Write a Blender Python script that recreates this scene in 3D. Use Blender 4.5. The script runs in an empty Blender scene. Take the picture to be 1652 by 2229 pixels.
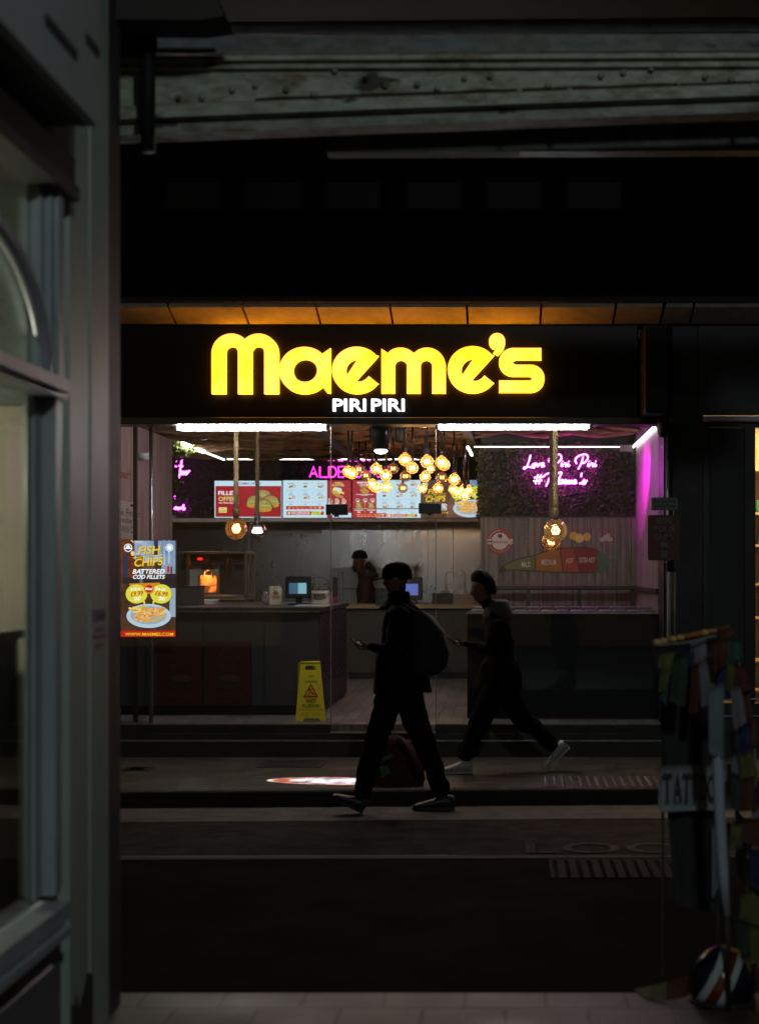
import bpy, math, random
from mathutils import Vector, Matrix
from mathutils.noise import noise as pnoise
R = math.radians
rnd = random.Random(7)
SC = bpy.context.scene
# ---------------------------------------------------------------- camera, world, exposure
EYE = 1.7
F = 3442.0
cd = bpy.data.cameras.new("camera")
cam = bpy.data.objects.new("camera", cd)
SC.collection.objects.link(cam)
cam.location = (0, 0, EYE)
cam.rotation_euler = (R(90), 0, 0)
cd.sensor_fit = 'HORIZONTAL'
cd.sensor_width = 24.0
cd.lens = 50.0
cd.shift_x = (826 - 1100) / 1652.0
cd.shift_y = (1240 - 1114.5) / 1652.0
cd.clip_start = 0.05
cd.clip_end = 200
cd.dof.use_dof = True
cd.dof.focus_distance = 14.2
cd.dof.aperture_fstop = 2.1
SC.camera = cam

W = bpy.data.worlds.new("World")
SC.world = W
W.use_nodes = True
nt = W.node_tree
sky = nt.nodes.new('ShaderNodeTexSky')
sky.sky_type = 'NISHITA'
sky.sun_disc = False
sky.sun_elevation = R(14)
sky.sun_rotation = R(200)
bg = nt.nodes['Background']
nt.links.new(sky.outputs[0], bg.inputs['Color'])
bg.inputs['Strength'].default_value = 0.0035
SC.view_settings.view_transform = 'Standard'
SC.view_settings.look = 'None'
SC.view_settings.exposure = 0
SC.view_settings.gamma = 1
cy = SC.cycles
cy.use_denoising = True
cy.max_bounces = 6
cy.diffuse_bounces = 3
cy.glossy_bounces = 3
cy.transmission_bounces = 4
cy.transparent_max_bounces = 16
cy.sample_clamp_indirect = 3.0
cy.sample_clamp_direct = 40.0
cy.caustics_reflective = False
cy.caustics_refractive = False
cy.use_light_tree = True

# ---------------------------------------------------------------- helpers
def X(u, Y): return (u - 1100) / F * Y
def Z(v, Y): return EYE + (1240 - v) / F * Y
def P(u, v, Y): return (X(u, Y), Y, Z(v, Y))

MATS = {}
def new_mat(name):
    m = bpy.data.materials.new(name); m.use_nodes = True
    return m, m.node_tree, m.node_tree.nodes['Principled BSDF']
def D(name, col, rough=0.6, metal=0.0, var=0.0, scale=6.0, bump=0.0, stretch=(1, 1, 1), col2=None, spec=0.5, bscale=None, thr=None):
    """painted / solid surface with optional noise towards col2 and a bump"""
    if name in MATS: return MATS[name]
    m, t, b = new_mat(name)
    c = (*col, 1)
    b.inputs['Base Color'].default_value = c
    b.inputs['Roughness'].default_value = rough
    b.inputs['Metallic'].default_value = metal
    b.inputs['Specular IOR Level'].default_value = spec
    if var > 0 or col2 or bump > 0:
        tc = t.nodes.new('ShaderNodeTexCoord'); mp = t.nodes.new('ShaderNodeMapping')
        mp.inputs['Scale'].default_value = stretch
        t.links.new(tc.outputs['Object'], mp.inputs[0])
        n = t.nodes.new('ShaderNodeTexNoise'); n.inputs['Scale'].default_value = scale
        n.inputs['Detail'].default_value = 8; n.inputs['Roughness'].default_value = 0.65
        t.links.new(mp.outputs[0], n.inputs['Vector'])
        if var > 0 or col2:
            r = t.nodes.new('ShaderNodeValToRGB')
            lo, hi = thr or (0.35, 0.68)
            r.color_ramp.elements[0].position = lo; r.color_ramp.elements[1].position = hi
            c2 = col2 or tuple(max(0, x * (1 - var)) for x in col)
            r.color_ramp.elements[0].color = c; r.color_ramp.elements[1].color = (*c2, 1)
            t.links.new(n.outputs['Fac'], r.inputs[0]); t.links.new(r.outputs[0], b.inputs['Base Color'])
            mr = t.nodes.new('ShaderNodeMapRange')
            mr.inputs[3].default_value = max(0.02, rough - 0.12); mr.inputs[4].default_value = min(1, rough + 0.12)
            t.links.new(n.outputs['Fac'], mr.inputs[0]); t.links.new(mr.outputs[0], b.inputs['Roughness'])
        if bump > 0:
            n2 = t.nodes.new('ShaderNodeTexNoise'); n2.inputs['Scale'].default_value = bscale or scale * 6
            n2.inputs['Detail'].default_value = 6
            t.links.new(mp.outputs[0], n2.inputs['Vector'])
            bp = t.nodes.new('ShaderNodeBump'); bp.inputs['Strength'].default_value = bump; bp.inputs['Distance'].default_value = 0.01
            t.links.new(n2.outputs['Fac'], bp.inputs['Height']); t.links.new(bp.outputs[0], b.inputs['Normal'])
    MATS[name] = m
    return m
def E(name, col, s=1.0, var=0.0, scale=20, col2=None):
    if name in MATS: return MATS[name]
    m, t, b = new_mat(name)
    b.inputs['Base Color'].default_value = (0.02, 0.02, 0.02, 1)
    b.inputs['Roughness'].default_value = 0.3
    b.inputs['Emission Color'].default_value = (*col, 1)
    b.inputs['Emission Strength'].default_value = s
    if var > 0 or col2:
        tc = t.nodes.new('ShaderNodeTexCoord')
        n = t.nodes.new('ShaderNodeTexNoise'); n.inputs['Scale'].default_value = scale; n.inputs['Detail'].default_value = 5
        t.links.new(tc.outputs['Object'], n.inputs['Vector'])
        r = t.nodes.new('ShaderNodeValToRGB'); r.color_ramp.elements[0].position = 0.35; r.color_ramp.elements[1].position = 0.65
        r.color_ramp.elements[0].color = (*col, 1)
        r.color_ramp.elements[1].color = (*(col2 or tuple(x * (1 - var) for x in col)), 1)
        t.links.new(n.outputs['Fac'], r.inputs[0]); t.links.new(r.outputs[0], b.inputs['Emission Color'])
    MATS[name] = m
    return m
def planks(name, c1, c2, mortar, sx, sz, axis='XZ', rough=0.6, grain=(1, 1, 20), bump=0.3, msize=0.01, offset=0.5, rot=0.0, spec=0.4, grime=0.25, gscale=3.0):
    """brick-texture based boards, slabs or tiles: sx = unit length, sz = unit height, metres"""
    if name in MATS: return MATS[name]
    m, t, b = new_mat(name)
    tc = t.nodes.new('ShaderNodeTexCoord'); sp = t.nodes.new('ShaderNodeSeparateXYZ'); cb = t.nodes.new('ShaderNodeCombineXYZ')
    t.links.new(tc.outputs['Object'], sp.inputs[0])
    i, j = {'XZ': (0, 2), 'YZ': (1, 2), 'XY': (0, 1), 'ZX': (2, 0), 'ZY': (2, 1), 'YX': (1, 0)}[axis]
    t.links.new(sp.outputs[i], cb.inputs[0]); t.links.new(sp.outputs[j], cb.inputs[1])
    mp = t.nodes.new('ShaderNodeMapping'); mp.inputs['Rotation'].default_value = (0, 0, rot)
    t.links.new(cb.outputs[0], mp.inputs[0])
    br = t.nodes.new('ShaderNodeTexBrick')
    br.inputs['Color1'].default_value = (*c1, 1); br.inputs['Color2'].default_value = (*c2, 1); br.inputs['Mortar'].default_value = (*mortar, 1)
    br.inputs['Scale'].default_value = 1.0
    br.inputs['Brick Width'].default_value = sx; br.inputs['Row Height'].default_value = sz
    br.inputs['Mortar Size'].default_value = msize; br.inputs['Mortar Smooth'].default_value = 0.2
    br.offset = offset
    t.links.new(mp.outputs[0], br.inputs['Vector'])
    mp2 = t.nodes.new('ShaderNodeMapping'); mp2.inputs['Scale'].default_value = grain
    t.links.new(tc.outputs['Object'], mp2.inputs[0])
    n = t.nodes.new('ShaderNodeTexNoise'); n.inputs['Scale'].default_value = gscale; n.inputs['Detail'].default_value = 8
    t.links.new(mp2.outputs[0], n.inputs['Vector'])
    mr = t.nodes.new('ShaderNodeMapRange'); mr.inputs[1].default_value = 0.3; mr.inputs[2].default_value = 0.7
    mr.inputs[3].default_value = 1 - grime; mr.inputs[4].default_value = 1 + grime * 0.6
    t.links.new(n.outputs['Fac'], mr.inputs[0])
    mx = t.nodes.new('ShaderNodeVectorMath'); mx.operation = 'SCALE'
    t.links.new(br.outputs['Color'], mx.inputs[0]); t.links.new(mr.outputs[0], mx.inputs['Scale'])
    t.links.new(mx.outputs[0], b.inputs['Base Color'])
    b.inputs['Roughness'].default_value = rough
    b.inputs['Specular IOR Level'].default_value = spec
    mr2 = t.nodes.new('ShaderNodeMapRange'); mr2.inputs[3].default_value = max(.05, rough - .18); mr2.inputs[4].default_value = min(1, rough + .15)
    t.links.new(n.outputs['Fac'], mr2.inputs[0]); t.links.new(mr2.outputs[0], b.inputs['Roughness'])
    bp = t.nodes.new('ShaderNodeBump'); bp.inputs['Strength'].default_value = bump; bp.inputs['Distance'].default_value = 0.006
    ad = t.nodes.new('ShaderNodeMath'); ad.operation = 'MULTIPLY_ADD'; ad.inputs[1].default_value = -1.0
    t.links.new(br.outputs['Fac'], ad.inputs[0]); t.links.new(n.outputs['Fac'], ad.inputs[2])
    t.links.new(ad.outputs[0], bp.inputs['Height']); t.links.new(bp.outputs[0], b.inputs['Normal'])
    MATS[name] = m
    return m
def glass_mat(name, tint=(1, 1, 1), gl=0.06, rough=0.02, trans=0.0, tcol=(1, 1, 1), glow=0.0):
    if name in MATS: return MATS[name]
    m = bpy.data.materials.new(name); m.use_nodes = True; t = m.node_tree; t.nodes.clear()
    o = t.nodes.new('ShaderNodeOutputMaterial'); tr = t.nodes.new('ShaderNodeBsdfTransparent'); tr.inputs[0].default_value = (*tint, 1)
    g = t.nodes.new('ShaderNodeBsdfGlossy'); g.inputs['Roughness'].default_value = rough; g.inputs[0].default_value = (1, 1, 1, 1)
    fr = t.nodes.new('ShaderNodeLayerWeight'); fr.inputs[0].default_value = 0.25
    mul = t.nodes.new('ShaderNodeMath'); mul.operation = 'MULTIPLY_ADD'; mul.inputs[1].default_value = 0.5; mul.inputs[2].default_value = gl
    t.links.new(fr.outputs['Fresnel'], mul.inputs[0])
    mx = t.nodes.new('ShaderNodeMixShader')
    t.links.new(mul.outputs[0], mx.inputs[0]); t.links.new(tr.outputs[0], mx.inputs[1]); t.links.new(g.outputs[0], mx.inputs[2])
    last = mx
    if trans > 0:
        tl = t.nodes.new('ShaderNodeBsdfTranslucent'); tl.inputs[0].default_value = (*tcol, 1)
        m2 = t.nodes.new('ShaderNodeMixShader'); m2.inputs[0].default_value = trans
        t.links.new(mx.outputs[0], m2.inputs[1]); t.links.new(tl.outputs[0], m2.inputs[2]); last = m2
    if glow > 0:
        e_ = t.nodes.new('ShaderNodeEmission'); e_.inputs[0].default_value = (*tcol, 1); e_.inputs[1].default_value = glow; a_ = t.nodes.new('ShaderNodeAddShader')
        t.links.new(last.outputs[0], a_.inputs[0]); t.links.new(e_.outputs[0], a_.inputs[1]); last = a_
    t.links.new(last.outputs[0], o.inputs[0])
    MATS[name] = m
    return m

def eval_curve(cu):
    o = bpy.data.objects.new('tmp', cu); SC.collection.objects.link(o)
    dg = bpy.context.evaluated_depsgraph_get(); dg.update()
    me = o.evaluated_get(dg).to_mesh()
    vs = [tuple(v.co) for v in me.vertices]; fs = [tuple(p.vertices) for p in me.polygons]
    o.evaluated_get(dg).to_mesh_clear()
    bpy.data.objects.remove(o); bpy.data.curves.remove(cu)
    return vs, fs
TCACHE = {}
def text_geo(s, bold, depth):
    k = (s, bold, depth)
    if k not in TCACHE:
        cu = bpy.data.curves.new('t', 'FONT'); cu.body = s; cu.size = 1; cu.offset = bold*.42
        cu.extrude = depth; cu.resolution_u = 3; cu.space_line = 0.95; cu.align_x = 'CENTER'
        TCACHE[k] = eval_curve(cu)
    return TCACHE[k]
def loops_geo(loops, depth):
    cu = bpy.data.curves.new('c', 'CURVE'); cu.dimensions = '2D'; cu.fill_mode = 'BOTH'; cu.extrude = depth
    for lp in loops:
        s = cu.splines.new('POLY'); s.points.add(len(lp) - 1)
        for p, q in zip(s.points, lp): p.co = (q[0], q[1], 0, 1)
        s.use_cyclic_u = True
    return eval_curve(cu)

class MB:
    def __init__(s): s.V = []; s.F = []; s.M = []; s.S = []; s.mats = []
    def mi(s, m):
        if m not in s.mats: s.mats.append(m)
        return s.mats.index(m)
    def add(s, vs, fs, m, smooth=False):
        b = len(s.V); s.V += [tuple(v) for v in vs]; k = s.mi(m)
        for f in fs: s.F.append(tuple(b + i for i in f)); s.M.append(k); s.S.append(smooth)
        return s
    def box(s, x0, x1, y0, y1, z0, z1, m, bev=0.0):
        if x0 > x1: x0, x1 = x1, x0
        if y0 > y1: y0, y1 = y1, y0
        if z0 > z1: z0, z1 = z1, z0
        if bev > 0:
            b = min(bev, (x1-x0)/2.1, (y1-y0)/2.1, (z1-z0)/2.1)
            pr = [(x0+b, z0), (x1-b, z0), (x1, z0+b), (x1, z1-b), (x1-b, z1), (x0+b, z1), (x0, z1-b), (x0, z0+b)]
            ip = [(x0+b, z0+b), (x1-b, z0+b), (x1-b, z0+b), (x1-b, z1-b), (x1-b, z1-b), (x0+b, z1-b), (x0+b, z1-b), (x0+b, z0+b)]
            vs = [(x, y0, z) for x, z in ip] + [(x, y0+b, z) for x, z in pr] + [(x, y1-b, z) for x, z in pr] + [(x, y1, z) for x, z in ip]
            fs = [(0, 2, 4, 6)[::1], (30, 28, 26, 24)]
            for L in range(3):
                for i in range(8):
                    j = (i + 1) % 8
                    fs.append((L*8+i, L*8+8+i, L*8+8+j, L*8+j))
            return s.add(vs, fs, m)
        vs = [(x, y, z) for x in (x0, x1) for y in (y0, y1) for z in (z0, z1)]
        return s.add(vs, [(0, 1, 3, 2), (4, 6, 7, 5), (0, 4, 5, 1), (2, 3, 7, 6), (0, 2, 6, 4), (1, 5, 7, 3)], m)
    def fr(s, u0, v0, u1, v1, Y, th, m, bev=0.0):
        """frontal box whose front face shows between pixel columns/rows at distance Y, th deep"""
        return s.box(X(u0, Y), X(u1, Y), Y, Y + th, Z(v1, Y), Z(v0, Y), m, bev)
    def tube(s, pts, r, m, seg=8, cap=True, smooth=True, closed=False):
        pts = [Vector(p) for p in pts]; n = len(pts)
        rs = r if isinstance(r, (list, tuple)) else [r] * n
        vs = []; fs = []; up = None
        for i, p in enumerate(pts):
            if closed: d = pts[(i+1) % n] - pts[i-1]
            else: d = (pts[min(i+1, n-1)] - pts[max(i-1, 0)])
            if d.length < 1e-9: d = Vector((0, 0, 1))
            d.normalize()
            if up is None:
                up = d.orthogonal().normalized()
            else:
                up = (up - d * up.dot(d))
                up = up.normalized() if up.length > 1e-6 else d.orthogonal().normalized()
            w = d.cross(up)
            for k in range(seg):
                a = 2 * math.pi * k / seg
                vs.append(p + (up * math.cos(a) + w * math.sin(a)) * rs[i])
        for i in range(n if closed else n - 1):
            i2 = (i + 1) % n
            for k in range(seg):
                k2 = (k + 1) % seg
                fs.append((i*seg+k, i*seg+k2, i2*seg+k2, i2*seg+k))
        if cap and not closed:
            fs.append(tuple(range(seg))[::-1]); fs.append(tuple((n-1)*seg + k for k in range(seg)))
        return s.add(vs, fs, m, smooth)
    def lathe(s, c, prof, m, seg=16, axis='Z', smooth=True, sc=(1, 1, 1)):
        vs = []; fs = []
        for r, h in prof:
            for k in range(seg):
                a = 2 * math.pi * k / seg
                x, y, z = r * math.cos(a), r * math.sin(a), h
                if axis == 'Y': x, y, z = x, z, y
                if axis == 'X': x, y, z = z, x, y
                vs.append((c[0] + x*sc[0], c[1] + y*sc[1], c[2] + z*sc[2]))
        for i in range(len(prof) - 1):
            for k in range(seg):
                k2 = (k + 1) % seg
                fs.append((i*seg+k, i*seg+k2, (i+1)*seg+k2, (i+1)*seg+k))
        if prof[0][0] > 1e-4: fs.append(tuple(range(seg))[::-1])
        if prof[-1][0] > 1e-4: fs.append(tuple((len(prof)-1)*seg + k for k in range(seg)))
        return s.add(vs, fs, m, smooth)
    def ball(s, c, r, m, seg=16, sc=(1, 1, 1)):
        n = seg // 2
        return s.lathe(c, [(max(1e-5, r * math.sin(math.pi*i/n)), -r * math.cos(math.pi*i/n)) for i in range(n+1)], m, seg, sc=sc)
    def prism(s, pts, y0, y1, m):
        """pts in (x,z); extruded y0..y1"""
        n = len(pts)
        vs = [(x, y0, z) for x, z in pts] + [(x, y1, z) for x, z in pts]
        fs = [tuple(range(n)), tuple(range(n, 2*n))[::-1]] + [(i, n+i, n+(i+1) % n, (i+1) % n) for i in range(n)]
        return s.add(vs, fs, m)
    def pprism(s, uv, Y, th, m):
        return s.prism([(X(u, Y), Z(v, Y)) for u, v in uv], Y, Y + th, m)
    def prism_x(s, pts, x0, x1, m):
        """pts in (y,z); extruded x0..x1"""
        n = len(pts)
        vs = [(x0, y, z) for y, z in pts] + [(x1, y, z) for y, z in pts]
        fs = [tuple(range(n)), tuple(range(n, 2*n))[::-1]] + [(i, n+i, n+(i+1) % n, (i+1) % n) for i in range(n)]
        return s.add(vs, fs, m)
    # flat artwork facing the street (-Y)
    def rect(s, u0, v0, u1, v1, Y, m):
        return s.add([P(u0, v0, Y), P(u1, v0, Y), P(u1, v1, Y), P(u0, v1, Y)], [(0, 1, 2, 3)], m)
    def pol(s, uv, Y, m):
        return s.add([P(u, v, Y) for u, v in uv], [tuple(range(len(uv)))], m)
    def ell(s, u, v, ru, rv, Y, m, n=20, rot=0, a0=0, a1=360):
        full = abs(a1 - a0) >= 360
        pts = []
        for i in range(n if full else n + 1):
            a = R(a0 + (a1 - a0) * i / n)
            x, y = ru * math.cos(a), -rv * math.sin(a)
            pts.append((u + x*math.cos(rot) - y*math.sin(rot), v + x*math.sin(rot) + y*math.cos(rot)))
        return s.pol(pts, Y, m)
    def ring(s, u, v, r0, r1, Y, m, n=28):
        vs = []; fs = []
        for i in range(n):
            a = 2*math.pi*i/n
            vs.append(P(u + r0*math.cos(a), v + r0*math.sin(a), Y)); vs.append(P(u + r1*math.cos(a), v + r1*math.sin(a), Y))
        for i in range(n):
            j = (i+1) % n; fs.append((2*i, 2*i+1, 2*j+1, 2*j))
        return s.add(vs, fs, m)
    def text(s, body, u0, v0, u1, v1, Y, m, bold=0.0, shear=0.0, th=0.0, rot=0.0):
        vs, fs = text_geo(body, bold, 0.5 if th > 0 else 0.0)
        if not vs: return s
        xs = [p[0] for p in vs]; ys = [p[1] for p in vs]
        ax, bx, ay, by = min(xs), max(xs), min(ys), max(ys)
        out = []
        for x, y, z in vs:
            a = (x - ax) / (bx - ax); b = (y - ay) / max(1e-6, by - ay)
            du = (u1 - u0) * a + shear * (v1 - v0) * (b - 0.5); dv = v1 - (v1 - v0) * b
            u = u0 + du; v = dv
            if rot:
                cu, cv = (u0+u1)/2, (v0+v1)/2; p, q = u-cu, v-cv
                u = cu + p*math.cos(rot) - q*math.sin(rot); v = cv + p*math.sin(rot) + q*math.cos(rot)
            q = P(u, v, Y)
            out.append((q[0], Y + (0.5 - z) * th if th > 0 else Y, q[2]))
        return s.add(out, fs, m)
    def build(s, name, parent=None, rz=0.0, **kw):
        me = bpy.data.meshes.new(name)
        off = Vector(parent.location) if parent else Vector((0, 0, 0))
        if parent and parent.parent: off = off + Vector(parent.parent.location)
        me.from_pydata([tuple(Vector(v) - off) for v in s.V], [], s.F)
        for m in s.mats: me.materials.append(m)
        me.polygons.foreach_set('material_index', s.M); me.polygons.foreach_set('use_smooth', s.S)
        me.update()
        o = bpy.data.objects.new(name, me); SC.collection.objects.link(o)
        if parent: o.parent = parent
        for k, v in kw.items(): o[k] = v
        return o
def thing(name, label, cat, loc=(0, 0, 0), group=None):
    o = bpy.data.objects.new(name, None); SC.collection.objects.link(o)
    o.location = loc; o['label'] = label; o['category'] = cat
    o.empty_display_size = 0.1
    if group: o['group'] = group
    return o
def tag(o, label, cat, group=None):
    o['label'] = label; o['category'] = cat
    if group: o['group'] = group
    return o
def part(mb, name, parent, label=None):
    o = mb.build(name, parent)
    if label: o['label'] = label
    return o
def sub(mb, name, parent):
    """child of a part whose own origin is zero relative to the thing"""
    off = Vector(parent.parent.location)
    me_o = mb.build(name)
    me_o.data.transform(Matrix.Translation(-off)); me_o.parent = parent
    return me_o
def catmull(pts, n=6):
    out = []
    for i in range(len(pts) - 1):
        p0 = pts[max(i-1, 0)]; p1 = pts[i]; p2 = pts[i+1]; p3 = pts[min(i+2, len(pts)-1)]
        for k in range(n):
            t = k / n
            out.append(tuple(0.5*((2*b) + (-a+c)*t + (2*a-5*b+4*c-d)*t*t + (-a+3*b-3*c+d)*t**3) for a, b, c, d in zip(p0, p1, p2, p3)))
    out.append(tuple(pts[-1])); return out
# ---------------------------------------------------------------- materials
black = D('black_paint', (.008, .008, .009), .45, var=.4, scale=3)
blackw = D('black_brick', (.0035, .0035, .0035), .9, bump=.5, scale=4, spec=.1)
steel = D('brushed_steel', (.42, .42, .43), .36, 1.0, var=.25, scale=3, stretch=(1, 1, 14))
dsteel = D('dull_steel', (.20, .20, .21), .42, .9, var=.3, scale=4)
chrome = D('chrome', (.75, .75, .77), .12, 1.0)
rubber = D('black_rubber', (.012, .012, .012), .6)
plastic_b = D('black_plastic', (.015, .015, .017), .35)
white_p = D('white_plastic', (.72, .72, .70), .4, var=.1, scale=8)
cream_p = D('cream_plastic', (.55, .50, .40), .45, var=.15, scale=8)
# ---------------------------------------------------------------- the setting
def struct(mb, name, skew=0.0):
    mb.V = [(x, y + skew*x, z) for x, y, z in mb.V]
    o = mb.build(name); o['kind'] = 'structure'; return o
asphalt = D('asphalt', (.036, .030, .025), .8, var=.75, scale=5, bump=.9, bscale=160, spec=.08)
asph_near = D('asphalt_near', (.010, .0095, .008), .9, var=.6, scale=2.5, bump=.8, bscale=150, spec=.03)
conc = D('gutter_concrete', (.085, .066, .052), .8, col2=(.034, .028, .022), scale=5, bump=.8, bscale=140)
slab_far = planks('pavement_slabs', (.060, .048, .034), (.043, .036, .026), (.012, .010, .008), .60, .45, 'XY', .42, (1, 1, 1), .5, .007, grime=.45, gscale=5)
kerbm = D('kerb_granite', (.022, .020, .017), .75, var=.4, scale=25, bump=.5, spec=.25)
tile_near = planks('arcade_tiles', (.058, .042, .030), (.038, .028, .021), (.004, .0035, .003), .30, .36, 'XY', .55, (1, 1, 1), .4, .010, offset=.5, grime=.4, gscale=4)
b = MB(); b.box(-40, 40, -8, 40, -0.4, 0, asphalt); struct(b, 'road')
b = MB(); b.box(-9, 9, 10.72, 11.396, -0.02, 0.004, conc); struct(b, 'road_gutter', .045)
b = MB(); b.box(-9, 9, 11.40, 11.53, -0.05, .112, kerbm, .012); struct(b, 'far_kerb', .045)
b = MB(); b.add([(-9, 11.532-.405, .104), (9, 11.532+.405, .104), (9, 13.7, .104), (-9, 13.7, .104), (-9, 11.532-.405, -.05), (9, 11.532+.405, -.05), (9, 13.7, -.05), (-9, 13.7, -.05)], [(0, 1, 2, 3), (4, 5, 6, 7), (0, 1, 5, 4), (1, 2, 6, 5), (2, 3, 7, 6), (3, 0, 4, 7)], slab_far); struct(b, 'far_pavement')
b = MB(); b.box(-9, 9, 9.02, 9.13, -0.05, .050, kerbm, .01); struct(b, 'near_kerb', .02)
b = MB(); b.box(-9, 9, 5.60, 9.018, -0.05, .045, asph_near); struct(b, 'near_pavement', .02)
b = MB(); b.box(-3.2, 10, -3, 5.975, -0.05, .10, tile_near, .006); struct(b, 'arcade_floor')
floor_m = planks('shop_floor_tiles', (.38, .345, .33), (.21, .19, .19), (.08, .07, .065), .60, .12, 'YX', .38, (1, 1, 1), .2, .004, grime=.3, gscale=7)
b = MB(); b.box(-5.4, 1.5, 13.56, 21.4, .20, .37, floor_m)
o = struct(b, 'shop_floor')

# worn markings and covers on the road
yel = D('worn_yellow_paint', (.12, .08, .05), .6, var=.7, scale=18, col2=(.05, .042, .035), thr=(.42, .62))
wht = D('worn_white_paint', (.075, .07, .058), .8, var=.6, scale=16, col2=(.026, .023, .02), thr=(.36, .58), spec=.15)
b = MB()
b.add([(X(270, 9.45), 9.26, .005), (X(980, 9.45), 9.30, .005), (X(980, 9.45), 9.38, .005), (X(270, 9.45), 9.34, .005)], [(0, 1, 2, 3)], yel)
b.add([(X(980, 9.45), 9.30, .005), (X(1210, 9.3), 9.17, .005), (3.5, 9.17, .005), (3.5, 9.25, .005), (X(1215, 9.3), 9.25, .005), (X(985, 9.45), 9.38, .005)], [tuple(range(6))], yel)
o = b.build('road_line'); tag(o, 'worn yellow line painted along the near edge of the road', 'road marking')
b = MB()
vs, fs = text_geo('LOOK', 0.02, 0)
xs = [v[0] for v in vs]; ys = [v[1] for v in vs]
b.add([(X(1145, 9.5) + (x-min(xs))/(max(xs)-min(xs))*1.30, 9.44 + (y-min(ys))/(max(ys)-min(ys))*.36, .006) for x, y, z in vs], fs, wht)
o = b.build('road_lettering'); tag(o, 'faded white LOOK lettering painted on the asphalt', 'road marking')
# tactile blister paving
tact = D('tactile_blocks', (.075, .062, .05), .30, var=.3, scale=8, bump=.3)
def tactile(name, x0, x1, y0, y1, z, mat, label, sp=.064):
    b = MB(); b.box(x0, x1, y0, y1, z, z+.006, mat)
    nx = int((x1-x0)/sp); ny = int((y1-y0)/sp)
    for i in range(nx):
        for j in range(ny):
            x = x0 + (i+.5)*sp; y = y0 + (j+.5)*sp; r = .012; r2 = .017
            vs = []
            for rr, zz in ((r2, .006), (r, .012)):
                for k in range(6):
                    a = k*math.pi/3; vs.append((x+rr*math.cos(a), y+rr*math.sin(a), z+zz))
            b.add(vs, [(k, (k+1) % 6, 6+(k+1) % 6, 6+k) for k in range(6)] + [(6, 7, 8, 9, 10, 11)], mat, True)
    o = b.build(name); tag(o, label, 'tactile paving')
tactile('tactile_paving', X(1178, 11.9), X(1450, 11.9), 11.55, 12.15, .106, tact, 'grey studded tactile paving strip by the far kerb')
tactile('tactile_paving', X(1195, 8.9), X(1480, 8.9), 8.45, 9.0, .046, D('tactile_red', (.026, .014, .011), .8, var=.4, scale=12, spec=.1), 'dull red studded tactile paving at the near kerb')
# covers
cov = D('cast_iron', (.022, .021, .021), .5, .4, var=.3, scale=20, bump=.6)
def cover(x0, x1, y0, y1, label):
    t = thing('manhole_cover', label, 'manhole cover', ((x0+x1)/2, (y0+y1)/2, .104))
    b = MB(); b.box(x0, x1, y0, y1, .098, .109, cov); 
    part(b, 'frame', t)
    b = MB()
    for i in range(9):
        for j in range(6):
            xx = x0+.05+(x1-x0-.1)*(i+.5)/9; yy = y0+.04+(y1-y0-.08)*(j+.5)/6
            b.box(xx-.022, xx+.022, yy-.012, yy+.012, .1095, .113, cov)
    b.box(x0+.03, x1-.03, y0+.025, y1-.025, .107, .1105, cov)
    part(b, 'lid', t)
cover(X(565, 12.9), X(705, 12.9), 12.72, 13.18, 'rectangular dark iron cover in the pavement left of the doorway')
cover(X(270, 12.6), X(328, 12.6), 12.5, 12.72, 'small dark iron cover in the pavement at far left')

# ---------------------------------------------------------------- the takeaway shop building
shop = thing('shop_building', 'dark takeaway shop building with open glass front and black upper wall', 'building', (-1.0, 13.6, 0.1))
YF = 13.5
b = MB()
b.box(-14, 1.664, 13.55, 13.9, Z(664, 13.5), 9.5, blackw)
uw = part(b, 'upper_wall', shop)
b = MB()  # upper storey windows, unlit
for i in range(7):
    u0 = 360 + i*175
    b = MB(); b.fr(u0, 392, u0+118, 452, 13.50, .08, D('dark_window', (.004, .004, .005), .5, spec=.2))
    wn = part(b, 'window', uw) if X(u0+124, 13.5) < 1.6 else None; b = MB()
    for (a0, c0, a1, c1) in ((u0-6, 386, u0+124, 392), (u0-6, 452, u0+124, 460), (u0-6, 392, u0, 452), (u0+118, 392, u0+124, 452)):
        b.fr(a0, c0, a1, c1, 13.46, .1, D('window_frame_shade', (.010, .010, .011), .8, spec=.1))
    if wn: b.build('frame').parent = wn; wn.children[0].data.transform(Matrix.Translation(-Vector(shop.location)))
# stone cornice made of blocks, sloping underside towards the sign
stone = D('cornice_stone', (.50, .42, .33), .8, var=.35, scale=5, bump=.5, bscale=60)
js = [-30, 130, 215, 375, 535, 693, 852, 1017, 1177]
zt, zb = Z(666, 13.05), Z(702, 13.3)
def cornice(js, parent, mat=stone):
    for a, c in zip(js[:-1], js[1:]):
        x0, x1 = X(a, 13.2)+.010, X(c, 13.2)-.010
        b = MB(); b.prism_x([(13.02, zt-.012), (13.34, zb), (13.549, zb), (13.549, zt+.02), (13.02, zt+.02)], x0, x1, mat)
        # little curl of moulding at the block end
        part(b, 'cornice_block', parent)
    b = MB(); b.prism_x([(12.96, zt+.022), (12.96, zt+.06), (13.02, zt+.085), (13.549, zt+.10), (13.549, zt+.022)], X(js[0], 13.2), X(js[-1], 13.2), D('cornice_top', (.03, .025, .02), .8, var=.4, scale=6))
    part(b, 'cornice_cap', parent)
    b = MB()
    b.box(X(js[0], 13.2), X(js[-1], 13.2), 13.36, 13.545, zt-.1, zt, D('joint_mortar', (.02, .016, .012), .9)); part(b, 'cornice_core', parent)
cornice(js + [1337, 1440], shop)
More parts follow.
